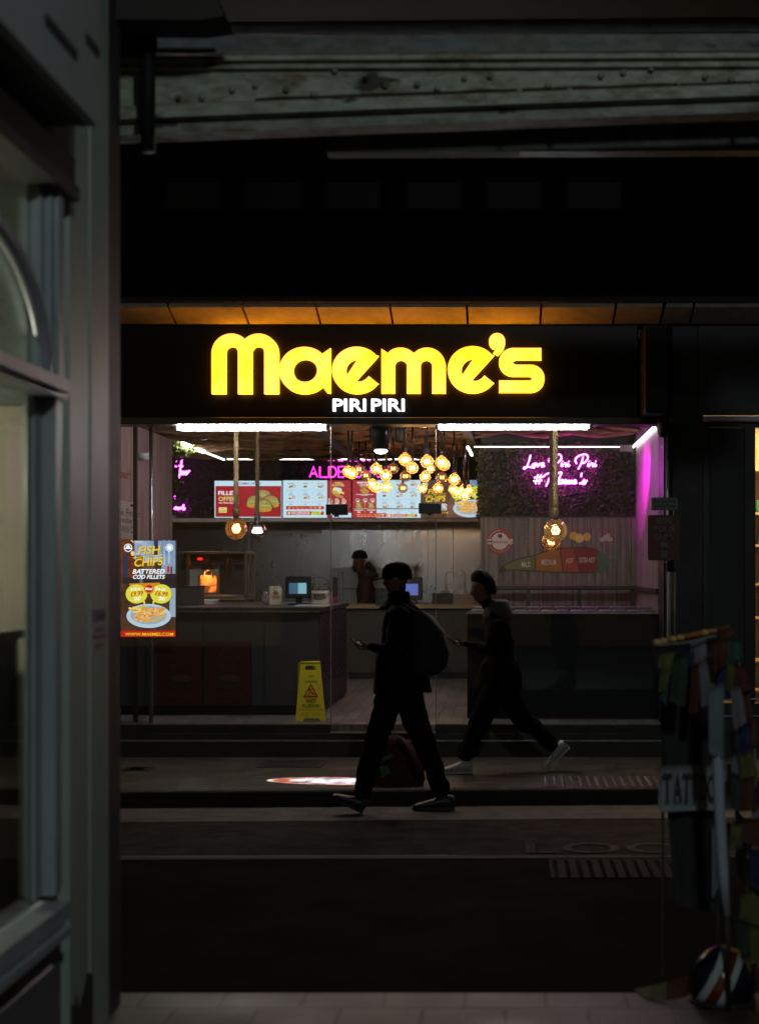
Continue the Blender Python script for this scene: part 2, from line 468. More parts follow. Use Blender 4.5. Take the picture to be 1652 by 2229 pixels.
# fascia
fas = D('fascia_gloss_black', (.0045, .0045, .005), .38, var=.5, scale=1.3, spec=.22)
b = MB(); b.box(-6.3, X(1388, 13.4), 13.40, 13.548, Z(908, 13.4), zb-.006, fas, .004)
part(b, 'fascia_panel', shop)
b = MB()
b.box(-6.3, X(1462, 13.4), 13.36, 13.62, Z(924, 13.4), Z(909, 13.4)+.0, D('header_metal', (.10, .10, .09), .4, .6), .004)
b.tube([(-6.3, 13.37, Z(911, 13.37)), (X(1440, 13.37), 13.37, Z(909, 13.37))], .006, steel, 6)
part(b, 'head_rail', shop)
b = MB(); b.box(-6.3, 1.62, 13.62, 13.70, Z(924, 13.62), 3.9, black); part(b, 'header_back', shop)
# right pier and side
pier = D('pier_black', (.010, .010, .012), .5, var=.4, scale=3)
b = MB(); b.box(X(1441, 13.6), 1.68, 13.45, 13.95, .1, Z(662, 13.5), pier); part(b, 'pier', shop)
b = MB(); b.box(-14, -3.62, 13.62, 13.95, .1, Z(666, 13.5), pier); part(b, 'pier', shop)
# step, sill
rise = D('step_riser', (.035, .031, .028), .6, var=.4, scale=5, bump=.3)
edge = D('worn_edge_trim', (.30, .285, .25), .35, .7, var=.5, scale=12)
b = MB()
b.box(-6.3, 1.45, 13.475, 13.556, .105, .30, rise)
b.box(-6.3, 1.45, 13.44, 13.474, .105, .235, rise)
b.box(-6.3, X(720, 13.5), 13.50, 13.5595, .302, .372, rise); b.box(X(948, 13.5), 1.45, 13.50, 13.5595, .302, .372, rise)
part(b, 'step', shop)
b = MB()
b.box(-6.3, 1.45, 13.435, 13.474, .2355, .246, edge)
b.box(-6.3, X(720, 13.5), 13.493, 13.562, .3725, .380, edge); b.box(X(948, 13.5), 1.45, 13.493, 13.562, .3725, .380, edge)
b.box(X(720, 13.5), X(948, 13.5), 13.47, 13.562, .302, .3095, edge)
part(b, 'step_trim', shop)
# ceiling, walls of the shop room
ceil_m = D('ceiling_dark_brown', (.12, .065, .035), .75, var=.5, scale=5, bump=.4, stretch=(1, 3, 1))
b = MB(); b.box(-5.4, 1.5, 13.705, 21.5, 3.20, 3.30, ceil_m); part(b, 'ceiling', shop)
pinkwood = planks('pink_planks', (.52, .37, .36), (.36, .28, .30), (.10, .07, .07), .42, 6.0, 'YZ', .55, (3, 14, .7), .4, .006, offset=.0, grime=.55, gscale=2.4)
b = MB(); b.box(X(375, 16.7)-.12, X(375, 16.7), 13.62, 16.7, .37, 3.07, pinkwood); part(b, 'side_wall', shop, 'left side wall of pinkish weathered planks')
greywood = planks('grey_planks', (.34, .28, .26), (.25, .21, .20), (.08, .065, .06), .36, 6.0, 'YZ', .55, (3, 14, .7), .4, .006, offset=.0, grime=.5, gscale=2.4)
XR = X(1383, 16.7)
b = MB(); b.box(XR, XR+.10, 13.62, 16.95, .37, 3.2, greywood); part(b, 'side_wall', shop, 'right side wall of pale planks washed magenta by light')
# steel back wall (kitchen splashback) and outer closing walls
splash = D('splashback_steel', (.46, .47, .50), .27, .9, var=.38, scale=1.1, stretch=(1, 1, .45), bump=.35, bscale=2.2)
b = MB(); b.box(-5.4, 1.45, 20.9, 21.0, .37, Z(1136, 20.9), splash)
for u in (540, 722, 790, 930, 985):
    b.box(X(u, 20.88), X(u+1.5, 20.88), 20.885, 20.9, .37, Z(1137, 20.9), steel)
part(b, 'splashback', shop)
dark_in = D('dark_interior_wall', (.018, .012, .022), .8, var=.5, scale=5)
b = MB(); b.box(-5.4, 1.5, 20.95, 21.2, Z(1137, 20.9), 3.3, dark_in); part(b, 'rear_wall', shop)
b = MB(); b.box(-5.5, -5.4, 13.6, 21.2, .3, 3.3, dark_in); part(b, 'party_wall', shop); b = MB(); b.box(1.46, 1.6, 16.96, 21.2, .3, 3.3, dark_in)
part(b, 'party_wall', shop)
# white band under the screens
band = D('white_band', (.85, .82, .78), .5, var=.15, scale=6)
b = MB(); b.box(X(375, 20.0), X(1052, 20.0), 20.0, 20.9, Z(1136, 20.0), Z(1128, 20.0), band)
b.box(X(375, 20.3), X(462, 20.3), 20.3, 20.34, Z(1128, 20.3), Z(1100, 20.3), band)
part(b, 'canopy_band', shop)
# glass front
clear = glass_mat('shop_glass', (.97, .98, .98), .012)
b = MB()
b.box(-3.62, X(719, 13.55), 13.545, 13.553, .381, Z(926, 13.55), clear); part(b, 'glass_pane', shop)
b = MB(); b.box(X(950, 13.55), X(1440, 13.55), 13.545, 13.553, .381, Z(926, 13.55), clear); part(b, 'glass_pane', shop)
dr = MB(); dr.box(X(721, 13.56), X(947, 13.56), 13.560, 13.570, .40, Z(930, 13.56), clear)
door = part(dr, 'glass_door', shop)
b = MB()
for u in (719.5, 948.5):
    b.box(X(u-.7, 13.53), X(u+.7, 13.53), 13.535, 13.56, .385, Z(926, 13.53), D('glass_edge', (.42, .34, .32), .25, .3))
b.tube([P(757, 1108, 13.55), P(915, 1107, 13.55)], .004, steel, 6)
part(b, 'glass_edge', shop)
for (a, c, e, f) in ((709, 1097, 757, 1121), (911, 1095, 961, 1118)):
    b = MB(); b.fr(a, c, e, f, 13.515, .03, plastic_b, .004)
    b.fr((a+e)/2-6, f, (a+e)/2+4, f+4, 13.515, .03, plastic_b)
    part(b, 'patch_fitting', shop)
b = MB(); b.box(X(719, 13.5), X(723, 13.5), 13.50, 13.53, Z(1138, 13.5), Z(1118, 13.5), steel, .004); part(b, 'door_latch', shop)
# posts
b = MB(); b.tube([P(329, 926, 13.7), (X(329, 13.7), 13.7, .37)], .018, steel, 12); part(b, 'door_post', shop)
b = MB(); b.box(X(292, 13.7), X(300, 13.7), 13.66, 13.70, .38, Z(925, 13.6), D('dark_frame', (.03, .03, .032), .5)); part(b, 'window_frame', shop)
b = MB(); b.lathe((X(299, 14.0), 14.0, Z(994, 14.0)), [(.036, 0), (.036, X(331, 14.0)-X(299, 14.0))], white_p, 14, axis='X'); part(b, 'duct_pipe', shop)
# lettering on left wall
ink = D('wall_ink', (.02, .02, .02), .6); inkr = D('wall_ink_red', (.35, .03, .02), .6)
b = MB()
XW = X(375, 16.7) + .004
def wall_text(b, body, u0, v0, u1, v1, mat, bold=0.0):
    """text on the left side wall between the given picture columns"""
    vs, fs = text_geo(body, bold, 0)
    xs = [v[0] for v in vs]; ys = [v[1] for v in vs]
    y0 = XW*F/(u0-1100); y1 = XW*F/(u1-1100)
    out = []
    for x, y, z in vs:
        a = (x-min(xs))/(max(xs)-min(xs)); c = (y-min(ys))/(max(ys)-min(ys))
        Y = y0 + (y1-y0)*a
        out.append((XW, Y, Z(v1 + (v0-v1)*c, (y0+y1)/2)))
    b.add(out, fs, mat)
paper = D('pinned_paper', (.62, .60, .56), .7, var=.1, scale=10)
def wall_quad(b, u0, v0, u1, v1, mat, dx=-.002):
    y0 = (XW+dx)*F/(u0-1100); y1 = (XW+dx)*F/(u1-1100); ym = (y0+y1)/2
    b.add([(XW+dx, y0, Z(v0, ym)), (XW+dx, y1, Z(v0, ym)), (XW+dx, y1, Z(v1, ym)), (XW+dx, y0, Z(v1, ym))], [(0, 1, 2, 3)], mat)
wall_quad(b, 240, 1090, 297, 1172, paper)
wall_text(b, 'the Finest', 252, 1108, 305, 1124, ink); wall_text(b, 'Ingredients', 246, 1126, 300, 1142, ink); wall_text(b, 'Will Do', 262, 1145, 297, 1160, ink)
wall_text(b, 'flavour!', 238, 1018, 284, 1040, inkr, .01); wall_text(b, '%', 290, 1050, 298, 1072, ink)
part(b, 'wall_lettering', shop)
b = MB(); b.ball((XW+.02, XW*F/(283-1100), Z(1100, XW*F/(283-1100))), .016, D('pin_red', (.5, .02, .01), .3), 10); part(b, 'push_pin', shop)
# ceiling decoration: thick twisted rope swags in rows
swag = D('twisted_jute', (.30, .16, .085), .85, var=.55, scale=7, bump=.5, bscale=60)
b = MB()
for k in range(15):
    Yk = 13.95 + k*.42
    x0, x1 = (-4.6, XR-.05) if Yk < 16.6 else (-4.9, X(1040, Yk))
    for strand in range(2):
        pts = []; rs = []
        n = int((x1-x0)/.07)
        ph = rnd.random()*6
        for i in range(n+1):
            x = x0 + (x1-x0)*i/n
            a = x*9 + ph + strand*math.pi
            pts.append((x, Yk + .03*math.cos(a) + .02*math.sin(x*2.1+k), 3.13 - .012*k*0 + .022*math.sin(a) - .02*abs(math.sin(x*3+k))))
            rs.append(.026 + .010*math.sin(a*1.0+1))
        b.tube(pts, rs, swag, 6)
part(b, 'ceiling_ropes', shop)
b = MB()
beam_m = D('ceiling_beam', (.05, .035, .03), .6, var=.3, scale=4)
for (ua, ub) in ((640, 720), (985, 1028)):
    xa = X(ua, 13.8); xb = X(ub, 17.5)
    b.add([(xa, 13.75, 3.06), (xa+.09, 13.75, 3.06), (xb+.09, 19.8, 3.06), (xb, 19.8, 3.06), (xa, 13.75, 3.199), (xa+.09, 13.75, 3.199), (xb+.09, 19.8, 3.199), (xb, 19.8, 3.199)],
          [(0, 1, 2, 3), (4, 5, 6, 7), (0, 1, 5, 4), (1, 2, 6, 5), (2, 3, 7, 6), (3, 0, 4, 7)], beam_m)
part(b, 'ceiling_beams', shop)

# ---------------------------------------------------------------- illuminated sign
sy = E('sign_yellow_acrylic', (1.0, .33, .010), 3.2, scale=3, col2=(1.0, .31, .05))
sw = E('sign_white_acrylic', (.95, .97, 1.0), 2.4)
side_y = E('sign_return_glow', (1.0, .34, .006), 8)
sign = thing('shop_sign', "illuminated yellow Maeme's lettering with white PIRI PIRI on black fascia", 'sign', (X(822, 13.35), 13.40, Z(890, 13.4)))
def arc(cx, cy, rx, ry, a0, a1, n=18):
    return [(cx + rx*math.cos(R(a0+(a1-a0)*i/n)), cy - ry*math.sin(R(a0+(a1-a0)*i/n))) for i in range(n+1)]
# coordinates: sign-zoom units; u = 255.7 + x*.4128 ; v = 625.1 + y*.4128
G = {}
G['letter_M'] = [[(495, 560)] + arc(600, 348, 105, 105, 180, 47) + arc(743, 348, 105, 105, 133, 0) + [(848, 560), (773, 560)] + arc(740.5, 343, 32.5, 33, 0, 180) + [(708, 560), (634, 560)] + arc(601.5, 343, 32.5, 33, 0, 180) + [(569, 560)]]
G['letter_a'] = [arc(985, 437, 134, 124, 45, 315, 40) + [(1104, 555), (1122, 557), (1122, 320)], arc(988, 438, 64, 60, 0, 360, 36)[:-1]]
def eshape(dx, dy):
    o = [(1375, 360)] + arc(1262, 436, 132, 124, 40, 325, 44) + [(1375, 508), (1325, 467)] + [(1308, 484), (1290, 494), (1273, 497), (1258, 490)]
    h = arc(1270, 437, 67, 60, 94, 205, 18)
    return [[(x+dx, y+dy) for x, y in o], [(x+dx, y+dy) for x, y in h]]
G['letter_e'] = eshape(0, 0)
def mshape(dx):
    return [[(14+dx, 557), (14+dx, 323), (48+dx, 345)] + [(x+dx, y) for x, y in arc(115, 414, 97, 97, 122, 47)] + [(x+dx, y) for x, y in arc(255, 414, 97, 97, 133, 0)] + [(352+dx, 557), (281+dx, 557)] + [(x+dx, y) for x, y in arc(250, 413, 31, 31, 0, 180)] + [(219+dx, 557), (148+dx, 557)] + [(x+dx, y) for x, y in arc(116, 413, 32, 31, 0, 180)] + [(84+dx, 557)]]
K = 1377.2
G['letter_m'] = mshape(K)
G['letter_e.'] = eshape(495-1262+K, -3)
G['apostrophe'] = [[(x+K, y) for x, y in arc(624, 283, 43, 43, 200, -10, 20) + [(664, 305), (655, 330), (628, 358), (604, 345), (617, 324), (600, 322), (588, 308)]]]
G['letter_s'] = [[(x+K, y) for x, y in [(858, 319)] + arc(709, 393.5, 75, 74.5, 90, 270, 20) + [(797, 468)] + arc(797, 479, 11, 11, 90, -90, 8) + [(634, 490), (634, 553)] + arc(801, 480, 74, 73, -90, 90, 20) + [(733, 407)] + arc(733, 394, 26, 13, 270, 90, 10) + [(858, 381)]]]
for nm, loops in G.items():
    lp = [[((255.7 + x*.4128), (625.1 + y*.4128)) for x, y in l] for l in loops]
    lp = [[(X(u, 13.33), Z(v, 13.33)) for u, v in l] for l in lp]
    vs, fs = loops_geo(lp, .5)
    b = MB()
    face = [f for f in fs if all(vs[i][2] > .4 for i in f)]; rest = [f for f in fs if not all(vs[i][2] > .4 for i in f)]
    w = [(x, 13.33 + (.5 - z)*.06, y) for x, y, z in vs]
    b.add(w, face, sy); b.add(w, rest, side_y)
    part(b, 'letter', sign)
for word, ua, ub in (('PIRI', 724, 796), ('PIRI', 808, 880)):
    b = MB(); b.text(word, ua, 867.5, ub, 894.5, 13.35, sw, .030, 0, .04); part(b, 'white_word', sign)

# ---------------------------------------------------------------- tube lights and LED strips
tube_e = E('tube_glow', (.97, 1.0, .95), 140)
for i, (ua, ub, v, lab) in enumerate(((386, 709, 932, 'white glowing tube light under the fascia above the left window'), (955, 1281, 930, 'white glowing tube light under the fascia right of the bulb cluster'))):
    Yt = 13.47
    t = thing('tube_light', lab, 'tube light', P((ua+ub)/2, v, Yt), 'tube lights under the fascia')
    b = MB(); b.tube([P(ua, v, Yt), P(ub, v-1, Yt)], .0145, tube_e, 12); part(b, 'tube', t)
    b = MB(); b.tube([P(ua-7, v, Yt), P(ua, v, Yt)], .020, white_p, 10); part(b, 'end_cap', t); b = MB(); b.tube([P(ub, v-1, Yt), P(ub+8, v-1, Yt)], .020, white_p, 10); part(b, 'end_cap', t)
led = E('led_glow', (1.0, .96, .9), 26)
led2 = E('led_glow_soft', (1.0, .93, .78), 5)
def strip(name, label, a, c, r, m):
    t = thing('led_strip', label, 'light strip', a)
    b = MB(); a2 = Vector(a); c2 = Vector(c)
    b.tube([a2, c2], r, m, 6); part(b, 'diffuser', t)
    b = MB(); up = Vector((0, 0, r*1.6)); b.tube([a2+up, c2+up], r*1.1, dsteel, 4); part(b, 'channel', t)
strip('s', 'bright slanting light strip along top of right plank wall', (XR-.03, 14.1, 2.99), (XR-.03, 16.62, 2.99), .012, E('led_edge', (1.0, .9, 1.0), 8))
strip('s', 'short bright light strip at upper left beside the lit leaves', (-3.53, 17.3, 3.08), (-3.53, 18.5, 3.08), .022, led)
strip('s', 'thin light strip end receding to the back left corner', (-3.53, 18.55, 3.08), (-3.53, 19.85, 3.08), .011, led2)
strip('s', 'thin light strip edging the ceiling above the menu screens', (-3.5, 19.9, 3.09), (-1.0, 19.9, 3.09), .007, led2)
strip('s', 'thin light strip edging the top of the right leaf wall', (X(1032, 16.62), 16.6, 2.99), (XR-.05, 16.6, 2.99), .006, led2)
strip('s', 'tiny slanting light strip right of the bulb cluster', (X(1018, 16.0), 16.0, Z(973, 16.0)), (X(1027, 16.5), 16.5, Z(990, 16.5)), .012, led)
# ---------------------------------------------------------------- leaves
lf = [D('leaf_a', (.014, .018, .006), .5), D('leaf_b', (.034, .028, .008), .5), D('leaf_c', (.012, .018, .007), .5), D('leaf_c2', (.010, .012, .006), .5), D('leaf_d', (.075, .055, .014), .45), D('leaf_a2', (.020, .026, .009), .5)]
lfd = [D('leaf_dark', (.010, .010, .008), .5)]
def leaves(b, n, fn, size, mats, rr=rnd):
    for i in range(n):
        p = Vector(fn()); s = size * rr.uniform(.6, 1.3)
        d = Vector((rr.gauss(0, 1), rr.gauss(0, .5), rr.gauss(-.3, 1))).normalized()
        w = d.cross(Vector((rr.gauss(0, .6), -1, rr.gauss(0, .6)))).normalized()
        nn = d.cross(w) * s * .18
        b.add([p, p + d*s*.5 + w*s*.30 + nn, p + d*s, p + d*s*.5 - w*s*.30 + nn], [(0, 1, 2), (0, 2, 3)], rr.choice(mats))
t = thing('leaf_wall', 'dark green artificial leaf wall behind the Love Piri Piri neon', 'leaf wall', (X(1214, 16.62), 16.7, Z(1125, 16.65)))
b = MB(); b.box(X(1047, 16.7), XR-.004, 16.68, 16.75, Z(1125, 16.7), 3.19, lfd[0]); part(b, 'backing', t)
b = MB()
xa, xb_, za, zb_ = X(1044, 16.62), XR-.02, Z(1124, 16.62), Z(962, 16.62)
leaves(b, 4600, lambda: (rnd.uniform(xa, xb_), 16.66 - abs(rnd.gauss(0, .022)), rnd.uniform(za, zb_)), .042, lf)
leaves(b, 500, lambda: (X(1046, 16.65)+rnd.gauss(0, .012), 16.66+rnd.uniform(-.03, .1), rnd.uniform(za-.1, zb_)), .04, lf)
part(b, 'foliage', t)
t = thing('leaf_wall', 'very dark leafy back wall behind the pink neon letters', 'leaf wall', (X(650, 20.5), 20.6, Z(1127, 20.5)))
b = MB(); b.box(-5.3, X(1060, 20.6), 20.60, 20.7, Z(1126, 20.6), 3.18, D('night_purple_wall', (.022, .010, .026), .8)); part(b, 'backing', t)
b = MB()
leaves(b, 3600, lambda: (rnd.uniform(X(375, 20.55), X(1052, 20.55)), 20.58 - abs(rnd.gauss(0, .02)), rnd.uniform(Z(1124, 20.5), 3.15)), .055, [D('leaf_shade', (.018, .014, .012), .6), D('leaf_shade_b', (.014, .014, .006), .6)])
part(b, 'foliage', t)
t = thing('leaf_bush', 'yellow-green leaf tuft lit by the light strip at upper left', 'plant', P(392, 970, 17.9))
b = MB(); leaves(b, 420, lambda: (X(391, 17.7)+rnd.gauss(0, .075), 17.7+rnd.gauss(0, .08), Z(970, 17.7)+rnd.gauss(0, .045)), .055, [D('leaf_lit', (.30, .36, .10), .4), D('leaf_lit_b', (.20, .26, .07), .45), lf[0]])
part(b, 'foliage', t)
b = MB(); b.tube([(X(380, 17.7), 17.7, 3.18), (X(391, 17.7), 17.7, Z(972, 17.7))], .006, lfd[0], 5); part(b, 'stem', t)
t = thing('leaf_garland', 'black leafy trailing garland hanging over the white band at left', 'garland', P(420, 1115, 20.2))
b = MB()
leaves(b, 420, lambda: (lambda u: (X(u, 20.2), 20.2+rnd.gauss(0, .02), Z(1093 + 40*rnd.random()**1.2*(.5+.5*((u-375)/90)), 20.2)))(rnd.uniform(376, 462)), .085, lfd)
for i in range(16):
    u = rnd.uniform(378, 455); v = rnd.uniform(1092, 1118)
    b.tube([P(u, v, 20.2), P(u+rnd.uniform(-12, 12), v+rnd.uniform(6, 20), 20.2)], .006, lfd[0], 4)
part(b, 'foliage', t)
# strip of leaves down the edge between screens and leaf wall, plus warm creeper line at left wall edge
t = thing('ivy_strip', 'narrow ivy strip running down the left wall edge beside the neon', 'plant', P(379, 1100, 16.8))
b = MB(); leaves(b, 260, lambda: (X(378, 16.75)+rnd.gauss(0, .03), 16.76+rnd.gauss(0, .02), rnd.uniform(Z(1090, 16.8), Z(975, 16.8))), .045, [lf[2], lf[1]]); part(b, 'foliage', t)

# ---------------------------------------------------------------- neon
neon = E('neon_magenta', (1.0, .06, .95), 16)
neon_core = E('neon_white_pink', (1.0, .07, .95), 38)
neon_p = E('neon_pink', (1.0, .04, .62), 2.6)
def neon_sign(label, strokes, fu, fv, Y, r, m, smooth=True, backing=None):
    us = [fu(p[0]) for s_ in strokes for p in s_]; vv = [fv(p[1]) for s_ in strokes for p in s_]
    t = thing('neon_sign', label, 'neon sign', (X(sum(us)/len(us), Y), Y, Z(max(vv), Y)))
    b = MB()
    for s_ in strokes:
        q = catmull(s_, 5) if smooth and len(s_) > 2 else s_
        b.tube([P(fu(x), fv(y), Y) for x, y in q], r, m, 6)
    part(b, 'neon_tube', t)
    for s_ in strokes[::3]:
        b = MB(); x, y = s_[0]; q = P(fu(x), fv(y), Y); b.tube([q, (q[0], q[1]+.05, q[2])], .004, plastic_b, 5); part(b, 'standoff', t)
    return t
f1u = lambda x: 994.5 + x*.3096
f1v = lambda y: 909.3 + y*.3096
def ch_e(x, y): return [(x-3, y+16), (x+12, y+8), (x+8, y), (x-3, y+9), (x, y+26), (x+14, y+22), (x+20, y+18)]
def ch_i(x, y): return [[(x, y), (x-5, y+20), (x+2, y+23), (x+10, y+14)], [(x+5, y-13), (x+4, y-10)]]
def ch_r(x, y): return [[(x-4, y+6), (x+2, y-2), (x+6, y+4), (x+14, y+2), (x+8, y+22), (x+18, y+18)]]
def ch_P(dx): return [[(x+dx, y) for x, y in [(842, 322), (832, 300), (845, 276), (880, 259), (912, 260), (920, 285), (903, 310), (880, 320)]], [(x+dx, y) for x, y in [(888, 274), (872, 325), (852, 362)]]]
S = [[(518, 262), (508, 300), (492, 342), (476, 360), (470, 352), (500, 345), (546, 353)],
     [(550, 321), (534, 328), (530, 340), (542, 345), (554, 334), (550, 321), (562, 324)],
     [(563, 320), (567, 343), (582, 322), (592, 326)], ch_e(597, 318)]
S += ch_P(-186) + ch_i(738, 317) + ch_r(756, 320) + ch_i(783, 317)
S += ch_P(0) + ch_i(926, 317) + ch_r(944, 320) + ch_i(972, 317)
S += [[(570, 400), (553, 466)], [(592, 400), (576, 466)], [(543, 421), (604, 415)], [(538, 445), (598, 440)]]
S += [[(608, 415), (628, 397), (655, 391), (648, 430), (627, 480)], [(655, 391), (662, 440), (672, 455), (700, 400), (725, 384), (736, 390), (716, 430), (708, 464), (722, 460)]]
S += [[(744, 437), (724, 440), (719, 458), (733, 462), (748, 438), (744, 460), (754, 458)], ch_e(757, 437)]
S += [[(778, 440), (776, 464), (790, 440), (792, 464), (806, 440), (808, 462), (820, 458)], ch_e(824, 437)]
S += [[(877, 388), (873, 415)], [(860, 462), (880, 455), (898, 434), (890, 448), (905, 458), (888, 467), (876, 460)], [(903, 452), (916, 440)]]
neon_sign("white-pink neon script Love Piri Piri #Maeme's on the leaf wall", S, f1u, f1v, 16.55, .0062, neon_core)
f2u = lambda x: 255.7 + x*.2408
f2v = lambda y: 880.9 + y*.2408
neon_sign('pink neon script ending in tas at upper left', [[(583, 490), (575, 540), (566, 600), (555, 662)], [(518, 556), (560, 553), (592, 555)], [(525, 498), (529, 514)], [(598, 604), (578, 608), (574, 626), (588, 628), (600, 606), (602, 628), (612, 622)], [(630, 598), (616, 608), (630, 622), (614, 632)], [(632, 620), (652, 594)]], f2u, f2v, 20.1, .011, neon)
neon_sign('pink neon script ending in urs above the black garland', [[(512, 945), (530, 925), (530, 944), (546, 930), (548, 946), (558, 940)], [(560, 928), (566, 940), (578, 928), (580, 945)], [(600, 903), (592, 922), (608, 938), (590, 952)], [(516, 850), (520, 860)], [(516, 826), (520, 832)]], f2u, f2v, 20.1, .011, neon)
f3u = lambda x: 625.2 + x*.2752
f3v = lambda y: 909.3 + y*.2752
def caps(ch, x0, x1, y0, y1):
    w, h = x1-x0, y1-y0
    g = {'A': [[(0, 1), (.5, 0), (1, 1)], [(.2, .64), (.8, .64)]], 'L': [[(0, 0), (0, 1), (1, 1)]],
         'D': [[(0, 1), (0, 0), (.5, .0), (.85, .15), (1, .5), (.85, .85), (.5, 1), (0, 1)]],
         'E': [[(1, 0), (0, 0), (0, 1), (1, 1)], [(0, .5), (.85, .5)]],
         'R': [[(0, 1), (0, 0), (.7, 0), (.95, .13), (.95, .35), (.7, .5), (0, .5)], [(.5, .5), (1, 1)]],
         'S': [[(.95, .12), (.7, 0), (.3, 0), (.05, .12), (.05, .35), (.3, .47), (.7, .53), (.95, .65), (.95, .88), (.7, 1), (.3, 1), (.05, .88)]],
         'H': [[(0, 0), (0, 1)], [(1, 0), (1, 1)], [(0, .5), (1, .5)]], 'O': [[(.5, 0), (.15, .1), (0, .5), (.15, .9), (.5, 1), (.85, .9), (1, .5), (.85, .1), (.5, 0)]],
         'T': [[(0, 0), (1, 0)], [(.5, 0), (.5, 1)]], '*': [[(.5, 1), (.05, .45), (.05, .2), (.28, .1), (.5, .35), (.72, .1), (.95, .2), (.95, .45), (.5, 1)]]}[ch]
    return [[(x0 + a*w, y0 + c*h) for a, c in s_] for s_ in g]
S = []
for ch, a, c in (('A', 178, 238), ('L', 258, 320), ('D', 330, 390), ('E', 405, 448), ('R', 465, 515), ('S', 535, 585), ('H', 612, 662), ('O', 690, 750), ('T', 772, 828)): S += caps(ch, a, c, 386, 470)
neon_sign('pink neon capitals spelling ALDERSHOT above the menu screens', S, f3u, f3v, 20.45, .0115, neon_p, False)
S = []
for ch, a, c in (('H', 330, 368), ('E', 410, 442), ('L', 480, 505), ('L', 535, 560), ('O', 585, 622), ('*', 634, 668)): S += caps(ch, a, c, 262, 342)
neon_sign('pink neon HELLO with heart, its top half hidden by the ceiling', S, f3u, f3v, 20.45, .0115, neon_p, False)
# added unseen lamp giving the magenta light on the right wall
t = thing('added_wash_light', 'small added magenta lamp hidden behind the header at right', 'light', (XR-.9, 13.95, 3.12))
b = MB(); b.box(XR-.95, XR-.85, 13.88, 13.97, 3.09, 3.17, plastic_b, .005); part(b, 'housing', t)
ld = bpy.data.lights.new('wash_lamp', 'SPOT'); ld.energy = 1500; ld.color = (1, .015, .85); ld.spot_size = R(27); ld.spot_blend = 1; ld.shadow_soft_size = .03
lo = bpy.data.objects.new('wash_lamp', ld); SC.collection.objects.link(lo); lo.parent = t
lo.location = (0, .03, -.05)
lo.rotation_euler = (Vector((XR, 15.5, 2.60)) - Vector((XR-.9, 13.98, 3.07))).to_track_quat('-Z', 'Y').to_euler()

# ---------------------------------------------------------------- mural
wood = planks('mural_wood', (.19, .155, .13), (.12, .10, .09), (.05, .04, .035), .155, 6.0, 'XZ', .55, (9, 3, .55), .25, .004, offset=0, grime=.5, gscale=3)
Ym = 16.62
t = thing('menu_mural', "wood-look wall mural with round logo and a chilli heat scale", 'mural', P(1214, 1275, Ym))
mb_ = MB(); mb_.box(X(1046, Ym), XR-.003, Ym, 16.75, .37, Z(1126, Ym), wood)
mb_.box(X(1045, Ym), XR-.003, Ym-.012, Ym, Z(1127, Ym), Z(1124.5, Ym), D('dark_frame', (.03, .03, .032), .5))
part(mb_, 'panel', t)
pr = D('print_red', (.33, .05, .04), .6, var=.3, scale=10); prd = D('print_faded_red', (.24, .09, .08), .6)
pk = D('print_black', (.03, .035, .02), .6); pw = D('print_white', (.55, .52, .46), .6)
mld = D('print_olive', (.13, .16, .05), .6, var=.2, scale=8); med = D('print_orange', (.34, .13, .02), .6, var=.2, scale=8)
hot = D('print_redorange', (.34, .055, .02), .6, var=.2, scale=8); xh = D('print_darkred', (.20, .015, .012), .6, var=.2, scale=8); pg = D('print_green', (.07, .15, .08), .6, var=.3, scale=10)
def q(pts): return [(f1u(x), f1v(y)) for x, y in pts]
Y1, Y2, Y3 = Ym-.004, Ym-.008, Ym-.012
b = MB()
b.ring(f1u(303), f1v(868), 19, 28, Y1, pr)
b.ell(f1u(303), f1v(868), 18.5, 18.5, Y1, pw, 28)
b.rect(f1u(214), f1v(853), f1u(392), f1v(888), Y2, pw)
b.text("Maeme's", f1u(218), f1v(857), f1u(388), f1v(884), Y3, pr, .02)
b.pol(q([(303, 848), (288, 838), (287, 822), (300, 815), (300, 828), (308, 812), (318, 828), (318, 842)]), Y2, pk)
for i in range(22):   # ring lettering
    a = R(200 + i*6.6) if i < 11 else R(20 + (i-11)*14)
    b.ell(f1u(303)+23.5*math.cos(a), f1v(868)+23.5*math.sin(a), 1.1, 1.1, Y2, pw, 5)
part(b, 'logo', t)
b = MB()
b.text('CHOOSE', f1u(462), f1v(817), f1u(586), f1v(843), Y1, prd); b.text('YOUR', f1u(480), f1v(856), f1u(560), f1v(880), Y1, prd); b.text('FLAVOUR', f1u(456), f1v(893), f1u(590), f1v(918), Y1, prd)
b.text('Lemon & Herb', f1u(815), f1v(772), f1u(948), f1v(798), Y1, pr, .02); b.text('Garlic & Herb', f1u(995), f1v(772), f1u(1127), f1v(798), Y1, pr, .02)
b.text("The Piri Piri spirit comes in varying flavours for your grilled & taste. The hotter the sauce, you will not get you wrong", f1u(195), f1v(720), f1u(1225), f1v(741), Y1, prd, .01)
b.text("All items on Maeme's grilled menu are available in a choice of 7 tasty flavours.", f1u(245), f1v(1150), f1u(1198), f1v(1172), Y1, prd, .01, .3)
part(b, 'wall_print', t)
top = catmull([(295, 1085), (310, 1055), (400, 1005), (552, 966), (640, 935), (722, 921), (820, 914), (900, 912), (965, 925), (1010, 955)], 4)
bot = catmull([(1010, 1050), (985, 1082), (940, 1089), (865, 1090), (745, 1088), (552, 1080), (400, 1070), (335, 1076), (310, 1088), (295, 1085)], 4)
b = MB()
def yt(x): return next((a[1] + (c[1]-a[1])*(x-a[0])/(c[0]-a[0]) for a, c in zip(top, top[1:]) if a[0] <= x <= c[0]), 930)
